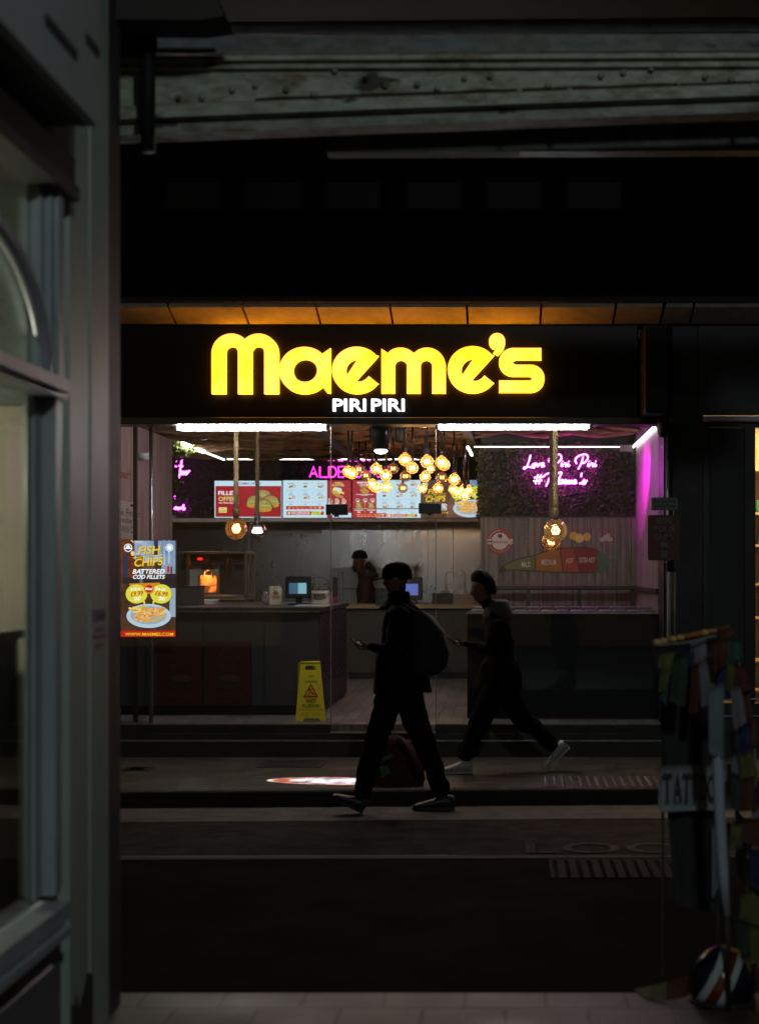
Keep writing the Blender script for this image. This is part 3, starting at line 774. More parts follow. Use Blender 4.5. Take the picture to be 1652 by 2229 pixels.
def yb(x): return next((a[1] + (c[1]-a[1])*(x-a[0])/(c[0]-a[0]) for a, c in zip(bot, bot[1:]) if c[0] <= x <= a[0]), 1088)
b.pol(q([(x, y-4) for x, y in top] + [(1020, 1000)] + [(x, y+5) for x, y in bot[:-1]]), Y1, pk)
def seg(x0t, x0b, x1t, x1b, m, inset=4):
    xs = [x0t + (x1t-x0t)*i/8 for i in range(9)]; xb2 = [x1b + (x0b-x1b)*i/8 for i in range(9)]
    b.pol(q([(x, yt(x)+4) for x in xs] + [(x, yb(x)-4) for x in xb2]), Y2, m)
seg(330, 345, 548, 548, mld); seg(555, 555, 721, 741, med); seg(728, 748, 818, 862, hot); seg(826, 868, 1005, 1003, xh)
b.text('MILD', f1u(455), f1v(1015), f1u(516), f1v(1050), Y3, pw, .02); b.text('MEDIUM', f1u(594), f1v(998), f1u(697), f1v(1035), Y3, pw, .02)
b.text('HOT', f1u(768), f1v(988), f1u(817), f1v(1025), Y3, pw, .02); b.text('EXTRA HOT', f1u(862), f1v(982), f1u(971), f1v(1020), Y3, pw, .02)
b.pol(q([(965, 900), (1000, 935), (1060, 965), (1074, 1005), (1045, 1078), (1000, 1094), (955, 1092), (998, 1062), (968, 1045), (1006, 1022), (974, 990), (1000, 955)]), Y3, pg)
b.pol(q([(1066, 1000), (1108, 990), (1126, 960), (1130, 930), (1149, 927), (1146, 965), (1128, 1000), (1098, 1013), (1066, 1014)]), Y2-.002, pg)
part(b, 'chilli_scale', t)
b = MB()
lem = D('print_lemon', (.55, .38, .05), .6); lem2 = D('print_lemon_pale', (.62, .50, .2), .6)
b.ell(f1u(820), f1v(832), 9, 9.5, Y1, lem); b.ell(f1u(914), f1v(838), 8.5, 9, Y1, lem)
b.ell(f1u(860), f1v(848), 10.5, 10.5, Y2, lem); b.ell(f1u(860), f1v(848), 8.6, 8.6, Y3, lem2)
b.pol(q([(795, 880), (810, 850), (840, 880)]), Y2, pg); b.pol(q([(840, 862), (862, 884), (835, 886)]), Y2, pg)
for (x, y, r_) in ((1045, 845, 7), (1075, 855, 6), (1020, 858, 5), (1060, 828, 5)): b.ell(f1u(x), f1v(y), r_, r_*.9, Y2, D('print_garlic', (.45, .36, .30), .6))
b.pol(q([(1090, 850), (1125, 838), (1110, 862)]), Y1, pg); b.pol(q([(1085, 872), (1125, 875), (1100, 886)]), Y1, pg)
part(b, 'fruit_print', t)

# ---------------------------------------------------------------- screens
wb = E('screen_white', (.58, .80, .92), .95); redb = E('screen_red', (.42, .012, .022), .85, var=.12, scale=4)
scw = E('screen_textwhite', (.95, .97, 1), 1.1); scy = E('screen_yellow', (.9, .62, .02), 1.0); scpy = E('screen_paleyellow', (.85, .75, .25), .95)
sck = E('screen_black', (.01, .01, .012), 1); scg = E('screen_greytext', (.30, .32, .38), 1); scgl = E('screen_line', (.42, .55, .66), 1)
bun = E('screen_bun', (.45, .27, .09), .9, var=.25, scale=60); sdd = E('screen_sesame', (.9, .75, .4), 1); let = E('screen_lettuce', (.30, .66, .16), .95, var=.4, scale=80)
pat = E('screen_fried', (.72, .36, .05), .9, var=.4, scale=50); tom = E('screen_sauce', (.45, .03, .01), .9); scr2 = E('screen_signred', (.55, .012, .008), .95)
scgr = E('screen_lime', (.60, .72, .06), 1.0); plate = E('screen_plate', (.50, .66, .80), .95); plate2 = E('screen_plate_inner', (.34, .46, .58), .9)
chip = E('screen_chip', (.85, .52, .07), .95, var=.25, scale=40); chip2 = E('screen_chip_pale', (.92, .70, .22), .95); chip3 = E('screen_chip_dark', (.62, .30, .03), .9)
fsh = E('screen_batter', (.66, .26, .03), .95, scale=55, col2=(.95, .62, .25)); wdk = E('screen_table', (.045, .020, .010), .9, scale=14, col2=(.11, .045, .025))
wd2 = E('screen_table_red', (.23, .10, .07), .8, scale=10, col2=(.13, .055, .045)); scdk = E('screen_dark', (.020, .014, .02), 1); brn = E('screen_orange', (.75, .25, .01), .95)
bl1 = E('screen_street_blue', (.24, .34, .56), .9, scale=9, col2=(.55, .66, .85)); bl2 = E('screen_street_teal', (.16, .27, .42), .9, scale=10, col2=(.30, .42, .55)); rdk = E('screen_rust', (.05, .010, .006), .9, scale=12, col2=(.20, .045, .015))
lite = E('screen_lamp', (.9, .65, .3), 1); nav = E('screen_navy', (.02, .03, .07), 1)
def burger(b, u, v, w, Y):
    h = w*.74
    b.ell(u+w*.02, v+h*.12, w*.58, h*.40, Y+.0015, sck, 20); b.ell(u, v-h*.1, w*.48, h*.47, Y+.001, sck, 20)
    b.ell(u, v+h*.26, w*.50, h*.22, Y, pat); b.ell(u+w*.02, v+h*.12, w*.53, h*.15, Y-.002, pat)
    pts = [(u-w*.46 + w*.92*i/12, v - h*.02 + (h*.12 if i % 2 else h*.02)) for i in range(13)] + [(u+w*.42, v-h*.16), (u-w*.42, v-h*.16)]
    b.rect(u-w*.36, v-h*.02, u+w*.36, v+h*.10, Y-.003, tom)
    b.pol(pts, Y-.004, let)
    b.pol([(u + w*.44*math.cos(R(a)), v - h*.10 - h*.42*math.sin(R(a))) for a in range(0, 181, 12)], Y-.006, bun)
    for i in range(16):
        a = rnd.uniform(20, 160); k = rnd.uniform(.2, .85)
        b.ell(u + w*.42*k*math.cos(R(a)), v - h*.10 - h*.40*k*math.sin(R(a)), w*.016, w*.013, Y-.008, sdd, 5)
def meal(b, cu, cv, w, Y, rot=-.32):
    """plate of fish and chips"""
    b.ell(cu, cv+w*.03, w*.5, w*.27, Y, plate, 36); b.ell(cu, cv+w*.015, w*.41, w*.205, Y-.001, plate2, 30)
    r2 = random.Random(3)
    for i in range(46):
        a = r2.uniform(150, 395); k = r2.uniform(.15, .95)
        x = cu + w*.34*k*math.cos(R(a)); y = cv - w*.04 - w*.15*k*math.sin(R(a)) - w*.02
        if i < 26: x = cu - w*.18 + r2.uniform(-.20, .40)*w; y = cv - w*.12 + r2.uniform(-.06, .07)*w
        L = w*r2.uniform(.10, .20); th = w*r2.uniform(.018, .028); an = r2.uniform(-.5, .7)
        dx, dy = math.cos(an), math.sin(an)
        m = r2.choice([chip, chip2, chip, chip3])
        b.pol([(x-dx*L/2-dy*th, y-dy*L/2+dx*th), (x+dx*L/2-dy*th, y+dy*L/2+dx*th), (x+dx*L/2+dy*th, y+dy*L/2-dx*th), (x-dx*L/2+dy*th, y-dy*L/2-dx*th)], Y-.002-.0004*i*.5, m)
    pts = []
    for i in range(40):
        a = 2*math.pi*i/40; rr_ = 1 + .05*math.sin(7*a) + .04*math.sin(11*a+1)
        x = w*.37*math.cos(a)*rr_; y = w*.105*math.sin(a)*rr_*(1.15 - .35*math.cos(a))
        pts.append((cu + w*.02 + x*math.cos(rot) - y*math.sin(rot), cv - w*.02 + x*math.sin(rot) + y*math.cos(rot)))
    b.pol(pts, Y-.013, fsh)
    for (dx, dy, L) in ((-.02, .17, .15), (.16, .15, .17), (.30, .07, .12), (.36, .02, .10)):
        b.ell(cu+dx*w, cv+dy*w*.85, w*L*.55, w*.034, Y-.015, r2.choice([chip, chip2]), 7, -.3)
f5u = lambda x: 454.6 + x*.18922   # region 800,1820 scale 3.0036
f5v = lambda y: 1034.3 + y*.18922
f6u = lambda x: 738.8 + x*.19953
f6v = lambda y: 1034.3 + y*.19953
YS = 20.15
def screen(label, u0, v0, u1, v1, Y=YS, name='menu_screen'):
    t = thing(name, label, 'screen', P((u0+u1)/2, v1, Y+.03), 'menu screens in a row over the counter' if name == 'menu_screen' else None)
    c = MB(); c.box(X(u0-.8, Y), X(u1+.8, Y), Y+.004, Y+.055, Z(v1+1, Y), Z(v0-1, Y), plastic_b, .004); part(c, 'casing', t)
    return t
# combo offer
t = screen('red COMBO OFFER menu screen with four burgers, leftmost of the row', 467, 1046.5, 613, 1127)
b = MB(); A, B_ = f5u, f5v
b.rect(467, 1046.5, 613, 1127, YS, wb); b.rect(A(76), B_(124), A(832), B_(480), YS-.002, redb)
b.text('COMBO OFFERS', A(342), B_(84), A(600), B_(108), YS-.004, sck, .03)
b.text('FILLET', A(110), B_(182), A(322), B_(228), YS-.006, scw, .035); b.text('OFFERS', A(112), B_(248), A(345), B_(298), YS-.006, scpy, .035); b.text('4X Fillet Burgers', A(113), B_(308), A(345), B_(334), YS-.006, scw, .0)
b.rect(A(114), B_(370), A(206), B_(432), YS-.004, scpy); b.text('Only', A(140), B_(380), A(180), B_(394), YS-.006, sck); b.text('£15.99', A(124), B_(402), A(196), B_(424), YS-.006, sck, .03)
for k, (x, y) in enumerate(((624, 242), (530, 310), (712, 308), (628, 356))): burger(b, A(x), B_(y), 37, YS-.004-.009*k)
part(b, 'display', t)
def item(b, u, v, Y, k, w=10):
    b.text(['BURGER', 'WRAP', 'PITTA', 'WINGS', 'CHIPS', 'RICE'][k % 6], u-6, v-8, u+6, v-5.6, Y, sck, .02)
    c = [bun, let, pat, tom, chip, sdd]
    b.ell(u, v, w*.5, w*.24, Y-.002, c[k % 6], 9, .3*((k % 3)-1)); b.ell(u+.8, v-1, w*.34, w*.16, Y-.004, c[(k+2) % 6], 7)
    b.ell(u-w*.15, v+.6, w*.2, w*.1, Y-.005, D('x_dark', (.05, .02, .01), .5), 6)
    if k % 5 != 1: b.ell(u+6.5, v-1.5, 3, 3.2, Y-.006, scr2, 10); b.ell(u+6.5, v-1.5, 1.6, 1.6, Y-.008, scw, 6)
    for j in range(3): b.rect(u-11+j, v+6.5+j*1.7, u+11-2*j, v+7.1+j*1.7, Y, scgl)
    b.rect(u-3, v+13, u+3, v+14.6, Y, scg)
def lowbars(b, u0, u1, v0, v1, Y, one=False):
    b.rect(u0, v0, u1, v1, Y, scr2)
    n = 8
    for i in range(n):
        uu = u0 + 5 + (u1-u0-8)*(i)/n*1.02
        b.ell(uu+2, (v0+v1)/2-.8, 2.6, .9, Y-.002, [scgr, brn, scr2, scr2, tom, scy, scgr, scw][i] if i not in (2, 3) else brn, 7, -.3)
        b.rect(uu, v1-1.9, uu+4, v1-1.3, Y-.002, scw)
        if i: b.rect(uu-1.6, v0+1, uu-1.2, v1-1, Y-.002, scpy)
def meal_bar(b, u0, u1, v0, v1, Y):
    b.rect(u0, v0, u1, v1, Y, scr2)
    L = u1-u0
    b.text("MAKE IT A MEAL FOR £3.00", u0+L*.14, v0+.9, u0+L*.62, v0+(v1-v0)*.46, Y-.002, scw, .03)
    b.text("WITH FRIES, DRINK & DIP", u0+L*.14, v0+(v1-v0)*.54, u0+L*.62, v1-.8, Y-.002, scw, .03)
    b.pol([(u0+L*.68, v0+.5), (u0+L*.94, v0), (u0+L*.91, v1-.5), (u0+L*.66, v1)], Y-.002, scgr); b.text('Go Large', u0+L*.71, v0+1.2, u0+L*.88, v1-1.5, Y-.004, sck, .03)
    b.ell(u0+L*.07, (v0+v1)/2, 3.2, 2.6, Y-.002, sdd, 8)
# white grid screen + platter
t = screen('menu screen of white item grid with a red platter panel at right', 616, 1045.5, 764, 1127)
b = MB(); b.rect(616, 1045.5, 712, 1127, YS, wb); b.rect(712.5, 1045.5, 764, 1127, YS, redb)
for i in range(3):
    for j in range(2): item(b, A(942) + i*31.5, B_(132) + j*24.5, YS-.002, i + 3*j)
for i in (1, 2): b.rect(A(1028)+(i-1)*31.5, 1048, A(1031)+(i-1)*31.5, B_(335), YS-.001, scgl)
b.rect(618, B_(204), 711, B_(206), YS-.001, scgl)
lowbars(b, A(888), A(1325), B_(355), B_(394), YS-.002); meal_bar(b, A(893), A(1322), B_(416), B_(458), YS-.002)
b.text("MAEME'S", A(1447), B_(78), A(1535), B_(98), YS-.004, scpy, .04); b.text('PLATTER', A(1418), B_(102), A(1560), B_(128), YS-.004, scpy, .05)
for (x, y, a_, c_, m) in ((1465, 170, 9, 8, sdd), (1500, 165, 7, 5, wb), (1480, 205, 15, 6, chip), (1520, 200, 9, 4, scpy), (1490, 235, 13, 5, pat), (1530, 225, 6, 4, tom), (1445, 215, 5, 3, let)): b.ell(A(x), B_(y), a_*.9, c_*.75, YS-.003-.0005*x*.01, m, 9, .3)
for i in range(3):
    for j in range(5): b.rect(A(1372)+i*15, B_(272)+j*3.1, A(1372)+i*15+(7, 10, 9, 8, 4)[j], B_(272)+j*3.1+1.3, YS-.002, scw if j != 1 else scpy)
b.rect(A(1400), B_(434), A(1640), B_(486), YS-.003, wb)
for j in range(3): b.rect(A(1408), B_(441)+j*2.6, A(1600)-j*4, B_(441)+j*2.6+.8, YS-.005, scg)
for i in range(2): b.rect(A(1400)+i*20, B_(390), A(1460)+i*20, B_(396), YS-.003, scw); b.rect(A(1415)+i*20, B_(408), A(1440)+i*20, B_(420), YS-.003, scw)
part(b, 'display', t)
# third screen
t = screen('menu screen with red chicken panel at left and white grid at right', 767, 1045, 915.5, 1127)
b = MB(); A, B_ = f6u, f6v
b.rect(767, 1045, A(404), 1127, YS, redb); b.rect(A(404), 1045, 915.5, 1127, YS, wb)
b.text("MAEME'S PIRI", A(195), B_(70), A(300), B_(90), YS-.002, scw, .03, .3); b.text('CHICKEN', A(218), B_(96), A(300), B_(112), YS-.002, scw, .03, .3); b.text('PLATTER', A(230), B_(118), A(296), B_(134), YS-.002, scpy, .03)
for (x, y) in ((250, 165), (275, 158), (300, 172), (262, 185), (292, 190)): b.ell(A(x), B_(y), 5.5, 3.4, YS-.003, pat, 8, .3)
b.rect(A(180), B_(208), A(372), B_(212), YS-.002, scw); b.rect(A(240), B_(220), A(312), B_(223), YS-.002, scw)
for i, (w1, w2) in enumerate((('Quarter', 'Chicken'), ('Half', 'Chicken'), ('Full', 'Chicken'))):
    uu = A(200) + i*16
    b.text(w1, uu-4, B_(253), uu+4, B_(262), YS-.002, scw, .02); b.text(w2, uu-5.5, B_(266), uu+5.5, B_(277), YS-.002, scw, .02); b.rect(uu-2.5, B_(282), uu+3, B_(292), YS-.002, scw)
b.rect(A(148), B_(298), A(402), B_(300), YS-.002, scpy); b.rect(A(274), B_(300), A(277), B_(408), YS-.002, scpy)
for i in range(2):
    uu = A(212) + i*27; b.ell(uu, B_(345), 7, 4.5, YS-.002, pat, 9); b.ell(uu, B_(333), 4, 3, YS-.004, let, 7); b.text('MEAL', uu-5, B_(308), uu+5, B_(320), YS-.006, scpy, .04)
    b.rect(uu-9, B_(378), uu+9, B_(384), YS-.002, scw); b.rect(uu-3, B_(398), uu+3, B_(408), YS-.002, scw)
for i in range(3):
    for j in range(3): item(b, A(490)+i*30.5, B_(105)+j*24, YS-.002, i*2+j)
for i in (1, 2): b.rect(A(562)+(i-1)*31.5, 1047, A(565)+(i-1)*31.5, B_(412), YS-.001, scgl)
lowbars(b, A(172), A(512), B_(416), B_(458), YS-.008); meal_bar(b, A(520), A(846), B_(424), B_(454), YS-.008)
part(b, 'display', t)
# fish and chips landscape
t = screen('FISH AND CHIPS menu screen with plated cod, rightmost of the row', 917.5, 1045, 1049, 1127)
b = MB(); b.rect(917.5, 1045, 1049, 1127, YS, wdk)
b.pol([(A(1160), 1127), (A(1180), B_(300)), (A(1240), B_(200)), (A(1330), B_(160)), (1049, B_(150)), (1049, 1127)], YS-.001, wd2)
b.rect(A(1400), 1045, 1049, B_(120), YS-.002, bl2)
b.ring(A(940), B_(98), 4, 5, YS-.003, scw); b.ell(A(940), B_(98), 2.6, 2, YS-.003, scw, 8)
b.text('FISH', A(970), B_(148), A(1125), B_(200), YS-.004, scy, .05, .2, 0, -.06); b.text('AND', A(1020), B_(204), A(1065), B_(222), YS-.004, scy, .02); b.text('CHIPS', A(940), B_(226), A(1158), B_(290), YS-.004, scy, .05, .2, 0, -.06)
b.pol([(A(926), B_(226)), (A(1010), B_(216)), (A(1010), B_(220)), (A(926), B_(231))], YS-.003, scy); b.pol([(A(1075), B_(208)), (A(1160), B_(198)), (A(1160), B_(202)), (A(1075), B_(213))], YS-.003, scy)
b.text('BATTERED', A(930), B_(312), A(1172), B_(348), YS-.004, scw, .06, .15); b.text('COD FILLETS', A(930), B_(352), A(1172), B_(384), YS-.004, scw, .06, .15); b.text('WWW.MAEMES.COM', A(950), B_(400), A(1188), B_(416), YS-.004, scy, .03)
for (x, y, pr_) in ((1290, 200, '£9.99'), (1495, 185, '£6.99')):
    b.ell(A(x), B_(y), 14.5, 13.5, YS-.004, scgr, 22); b.pol([(A(x)-4, B_(y)+11), (A(x)+1, B_(y)+12), (A(x)-6, B_(y)+19)], YS-.004, scgr)
    b.text(pr_, A(x)-9, B_(y)-6.5, A(x)+10, B_(y)-.2, YS-.006, scr2, .03, 0, 0, .1); b.text('ONLY', A(x)-6, B_(y)+4, A(x)+6, B_(y)+8.5, YS-.006, scw, .04, .2)
meal(b, A(1420), B_(352), 72, YS-.006)
part(b, 'display', t)
# standing portrait display
YD = 13.585
t = screen('upright glowing FISH AND CHIPS poster screen in the left window', 262, 1176.5, 382, 1387, YD, 'poster_screen')
b = MB()
A = lambda x: 262.5 + x*.1033
B_ = lambda y: 1165.1 + y*.10487
b.rect(262, 1176.5, 382, 1387, YD, wdk)
b.rect(262, 1176.5, A(310), B_(900), YD-.001, rdk)
b.rect(A(290), 1177, 382, B_(560), YD-.001, bl1); b.rect(A(860), 1177, 382, B_(800), YD-.002, bl2)
for (x0, x1, y0, y1, m) in ((900, 940, 100, 620, bl1), (1000, 1040, 100, 600, bl1), (700, 790, 100, 420, nav), (540, 620, 240, 420, bl1), (40, 150, 400, 880, nav), (200, 330, 500, 760, rdk), (960, 1165, 800, 1100, scdk), (40, 1165, 880, 1010, scdk), (980, 1030, 640, 780, scr2), (1050, 1090, 650, 820, rdk), (400, 470, 700, 1000, bl2), (330, 470, 420, 700, rdk), (470, 700, 560, 700, wd2)):
    b.rect(A(x0), B_(y0), A(x1), B_(y1), YD-.003, m)
b.rect(A(1030), B_(1100), 382, B_(1700), YD-.002, plate2)
b.ell(A(255), B_(380), 4.4, 5.4, YD-.004, lite, 10); b.ell(A(232), B_(112), 2.2, 1.6, YD-.004, lite, 8); b.ell(A(265), B_(140), 1.6, 2, YD-.004, lite, 8)
b.ell(A(158), B_(262), 9, 9, YD-.005, scw, 24); b.ell(A(158), B_(262), 7.2, 7.2, YD-.006, nav, 24)
b.ell(A(158), B_(240), 4.4, 3.6, YD-.007, scw, 10); b.rect(A(88), B_(262), A(228), B_(285), YD-.008, scw)
b.ring(A(1030), B_(258), 7.2, 8.4, YD-.005, scw); b.ell(A(1030), B_(258), 5, 5, YD-.005, scw, 18); b.ring(A(1030), B_(258), 5, 7, YD-.0045, scgl)
for dy, m, o_ in ((3.5, sck, .8), (0, scy, 0)):
    z_ = YD-.006-(0 if dy else .004)
    b.text('FISH', A(385)+o_, B_(225)+o_, A(830)+o_, B_(395)+o_, z_, m, .055, .2, 0, -.055); b.text('CHIPS', A(290)+o_, B_(472)+o_, A(895)+o_, B_(640)+o_, z_, m, .055, .2, 0, -.06)
    b.text('AND', A(525)+o_, B_(418), A(655)+o_, B_(464), z_, m, .03, .1, 0, -.05)
b.pol([(A(262), B_(460)), (A(490), B_(438)), (A(490), B_(452)), (A(265), B_(478))], YD-.008, scy); b.pol([(A(690), B_(418)), (A(890), B_(392)), (A(890), B_(404)), (A(695), B_(430))], YD-.008, scy)
b.text('BATTERED', A(262), B_(705), A(930), B_(800), YD-.010, scw, .05, .25); b.text('COD FILLETS', A(262), B_(822), A(930), B_(908), YD-.010, scw, .05, .25)
b.pol([(A(180), B_(1005)), (A(830), B_(985)), (A(815), B_(1075)), (A(200), B_(1075))], YD-.006, brn)
for (x, sgn, pr_, oz) in ((335, 1, '£9.99', '8-10 oz'), (855, -1, '£6.99', '5-6 oz')):
    b.ell(A(x), B_(1222), 24.5, 21.8, YD-.008, sck, 34); b.ell(A(x), B_(1220), 23.6, 21, YD-.010, E('bubble_yellow', (.78, .72, .06), 1.0), 34)
    b.pol([(A(x+130*sgn), B_(1380)), (A(x+175*sgn), B_(1360)), (A(x+182*sgn), B_(1435)), (A(x+160*sgn), B_(1435))], YD-.0105, E('bubble_yellow', (.78, .72, .06), 1.0))
    ro = -.12*sgn
    b.text(oz, A(x-120), B_(1085), A(x+90), B_(1150), YD-.012, scw, .06, 0, 0, ro); b.text(pr_, A(x-125), B_(1162), A(x+140), B_(1265), YD-.012, scr2, .045, .1, 0, ro); b.text('ONLY', A(x-50), B_(1280), A(x+100), B_(1358), YD-.012, scw, .07, .2, 0, ro)
b.ell(A(600), B_(1115), 11, 11, YD-.014, brn, 20); b.ell(A(600), B_(1112), 8, 8.2, YD-.016, scr2, 20); b.text('Meal', A(528), B_(1085), A(668), B_(1140), YD-.018, scw, .05, .3)
meal(b, A(592), B_(1650), 97, YD-.006)
b.rect(262, B_(1985), 382, 1386.5, YD-.004, scr2); b.text('WWW.MAEMES.COM', A(92), B_(2025), A(1112), B_(2090), YD-.008, scy, .035)
part(b, 'display', t)
# ---------------------------------------------------------------- hanging bulbs
amber = glass_mat('amber_glass', (1.0, .76, .42), .03, .03, .22, (1.0, .50, .16), .30)
smoke = glass_mat('smoky_glass', (.72, .62, .46), .06, .03, .12, (.9, .55, .25), .05)
fil = E('filament', (1.0, .62, .27), 60)
fil2 = E('filament_dim', (1.0, .55, .22), 6)
brass = D('brass', (.45, .30, .10), .3, 1.0)
GR = 'amber globe bulbs hanging in a cluster'
def make_bulb(name, label, glassm, fm):
    t = thing(name, label, 'light bulb', (0, 0, 0), GR)
    b = MB(); b.tube([(0, 0, 0), (0, 0, 1)], .0095, D('rod_black', (.10, .10, .10), .25, .8), 8); rod = part(b, 'rod', t); rod.location = (0, 0, .105)
    b = MB(); b.lathe((0, 0, 0), [(.012, .115), (.016, .11), (.017, .075), (.015, .062)], plastic_b, 12); part(b, 'socket', t)
    b = MB(); b.lathe((0, 0, 0), [(.014, .064), (.016, .055), (.030, .046), (.048, .030), (.058, .010), (.0585, -.008), (.052, -.028), (.038, -.046), (.020, -.056), (.0001, -.059)], glassm, 20); part(b, 'glass', t)
    b = MB()
    pts = []
    for i in range(11):
        a = math.pi*2*i/10
        pts.append((.021*math.cos(a), .021*math.sin(a), .014 if i % 2 else -.018))
    b.tube(pts, .0042, fm, 5); b.tube([(0, 0, .05), (0, 0, .0)], .002, brass, 5); part(b, 'filament', t)
    return t
protos = {}
BL = [(932, 330, 52, 1), (990, 395, 48, 1), (1105, 345, 52, 1), (1130, 400, 40, 0), (1220, 350, 50, 1), (1240, 370, 48, 0), (482, 425, 46, 1), (512, 440, 46, 1), (567, 405, 42, 2), (705, 402, 46, 1), (622, 455, 42, 2), (780, 455, 46, 1), (838, 400, 44, 2), (935, 460, 44, 2), (1090, 465, 44, 1), (1225, 470, 42, 2), (1320, 485, 46, 1), (673, 525, 44, 1), (700, 550, 42, 0), (787, 545, 42, 1), (915, 555, 38, 2), (1068, 560, 38, 1), (1193, 555, 40, 1), (1315, 565, 40, 1), (1340, 590, 37, 0), (1405, 612, 44, 1), (1394, 565, 38, 1), (1432, 572, 38, 0)]
ORD = ['first', 'second', 'third', 'fourth', 'fifth', 'sixth', 'seventh', 'eighth', 'ninth', 'tenth', 'eleventh', 'twelfth', 'thirteenth', 'fourteenth']
rows = {'upper': [k for k in BL if k[1] < 412], 'middle': [k for k in BL if 412 <= k[1] < 500], 'lowest': [k for k in BL if k[1] >= 500]}
def clone(o, parent=None):
    c = o.copy(); SC.collection.objects.link(c); c.parent = parent
    for ch in [x for x in o.children]: clone(ch, c)
    return c
LPTS = []
for rn, items in rows.items():
    for i, (x, y, r, k) in enumerate(sorted(items)):
        kind = ('smoky globe bulb barely lit' if k == 2 else 'amber globe bulb') + ', %s from left in the %s row of the ceiling cluster' % (ORD[i], rn)
        Yb = max(14.3, min(17.4, 14.5*50/r))
        pos = P(625.2 + x*.2752, 909.3 + y*.2752, Yb)
        if k not in protos:
            o = protos[k] = make_bulb('globe_bulb', kind, smoke if k == 2 else amber, fil2 if k == 2 else fil)
        else:
            o = clone(protos[k]); o['label'] = kind
        o.location = pos; o.rotation_euler = (0, 0, x*.37)
        s = r*.2752/F*Yb/.0585*1.03
        o.scale = (s, s, s)
        for ch in o.children:
            if ch.name.startswith('rod'): ch.scale = (1, 1, (3.14 - pos[2])/s - .105)
# ---------------------------------------------------------------- rope pendants
rope_m = D('rope_jute', (.28, .17, .085), .85, var=.45, scale=30, bump=.6, bscale=120)
rope_d = D('rope_dark', (.15, .085, .045), .85, var=.45, scale=30, bump=.6, bscale=120)
def rope(b, p0, p1, r, m, turns=40):
    L = (Vector(p1)-Vector(p0)).length; n = int(L/.022)
    for st in range(3):
        pts = []
        for i in range(n+1):
            k = i/n; a = k*L/.085*2*math.pi + st*2*math.pi/3
            c = Vector(p0).lerp(Vector(p1), k)
            pts.append((c[0] + r*.52*math.cos(a), c[1] + r*.52*math.sin(a), c[2]))
        b.tube(pts, r*.58, m, 6)
def pendant(label, u, v, Yp, rr_, glassm, fm, ropem, ut=None, ztop=3.12, mesh_shade=False, rw=.024):
    t = thing('rope_pendant', label, 'pendant lamp', P(u, v, Yp), 'rope pendants in the window')
    c = P(u, v, Yp)
    b = MB(); rope(b, (c[0] + (ut or 0), Yp, ztop), (c[0], Yp, c[2]+rr_*1.0+.03), rw, ropem)
    b.ball((c[0], Yp, c[2]+rr_*1.0+.05), rw*1.4, ropem, 10, (1, 1, 1.6)); part(b, 'rope', t)
    b = MB(); b.lathe((c[0], Yp, c[2]), [(.02, rr_+.03), (.026, rr_+.02), (.026, rr_-.05)], plastic_b, 12); part(b, 'socket', t)
    b = MB()
    n = 14; b.lathe((c[0], Yp, c[2]), [(max(.018, rr_*math.sin(math.pi*(i+.6)/(n+.6))), rr_*math.cos(math.pi*(i+.6)/(n+.6))) for i in range(n)] + [(.0001, -rr_)], glassm, 28); part(b, 'globe', t)
    b = MB()
    if mesh_shade:
        for i in range(12): b.lathe((c[0], Yp, c[2]+.02+i*.012), [(.034, 0), (.034, .004)], steel, 14)
        b.lathe((c[0], Yp, c[2]-.02), [(.045, 0), (.045, .02)], fm, 14)
    else:
        for i in range(7):
            a = i*2*math.pi/7; b.tube([(c[0]+.018*math.cos(a), Yp+.018*math.sin(a), c[2]+.035), (c[0]+.036*math.cos(a), Yp+.036*math.sin(a), c[2]), (c[0]+.018*math.cos(a), Yp+.018*math.sin(a), c[2]-.035)], .004, fm, 5)
    part(b, 'filament', t)
    return t
gl_amb = glass_mat('smoked_amber_globe', (.42, .30, .17), .10, .03, .05, (1, .5, .15))
gl_clr = glass_mat('clear_globe', (.75, .74, .78), .10, .02)
gl_chr = glass_mat('chromed_globe', (.30, .24, .28), .30, .03, .05, (1, .7, .3))
fil3 = E('filament_warm', (1.0, .62, .22), 45); filw = E('lamp_white', (1, .93, .85), 22)
pendant('twisted rope lamp with amber glowing globe, nearer pair at left', 514, 1151, 14.05, .097, gl_amb, fil3, rope_m)
pendant('dark rope lamp with clear globe and metal mesh sleeve', 560, 1155, 14.55, .085, gl_clr, filw, rope_d, mesh_shade=True, rw=.021)
pendant('thick rope lamp with large mirrored globe at right', 1209, 1155, 14.1, .105, gl_chr, fil3, rope_m, ut=.0, rw=.027)
pendant('dark rope lamp with smoky globe behind the mirrored one', 1200, 1178, 15.3, .095, gl_amb, fil3, rope_d, rw=.025)

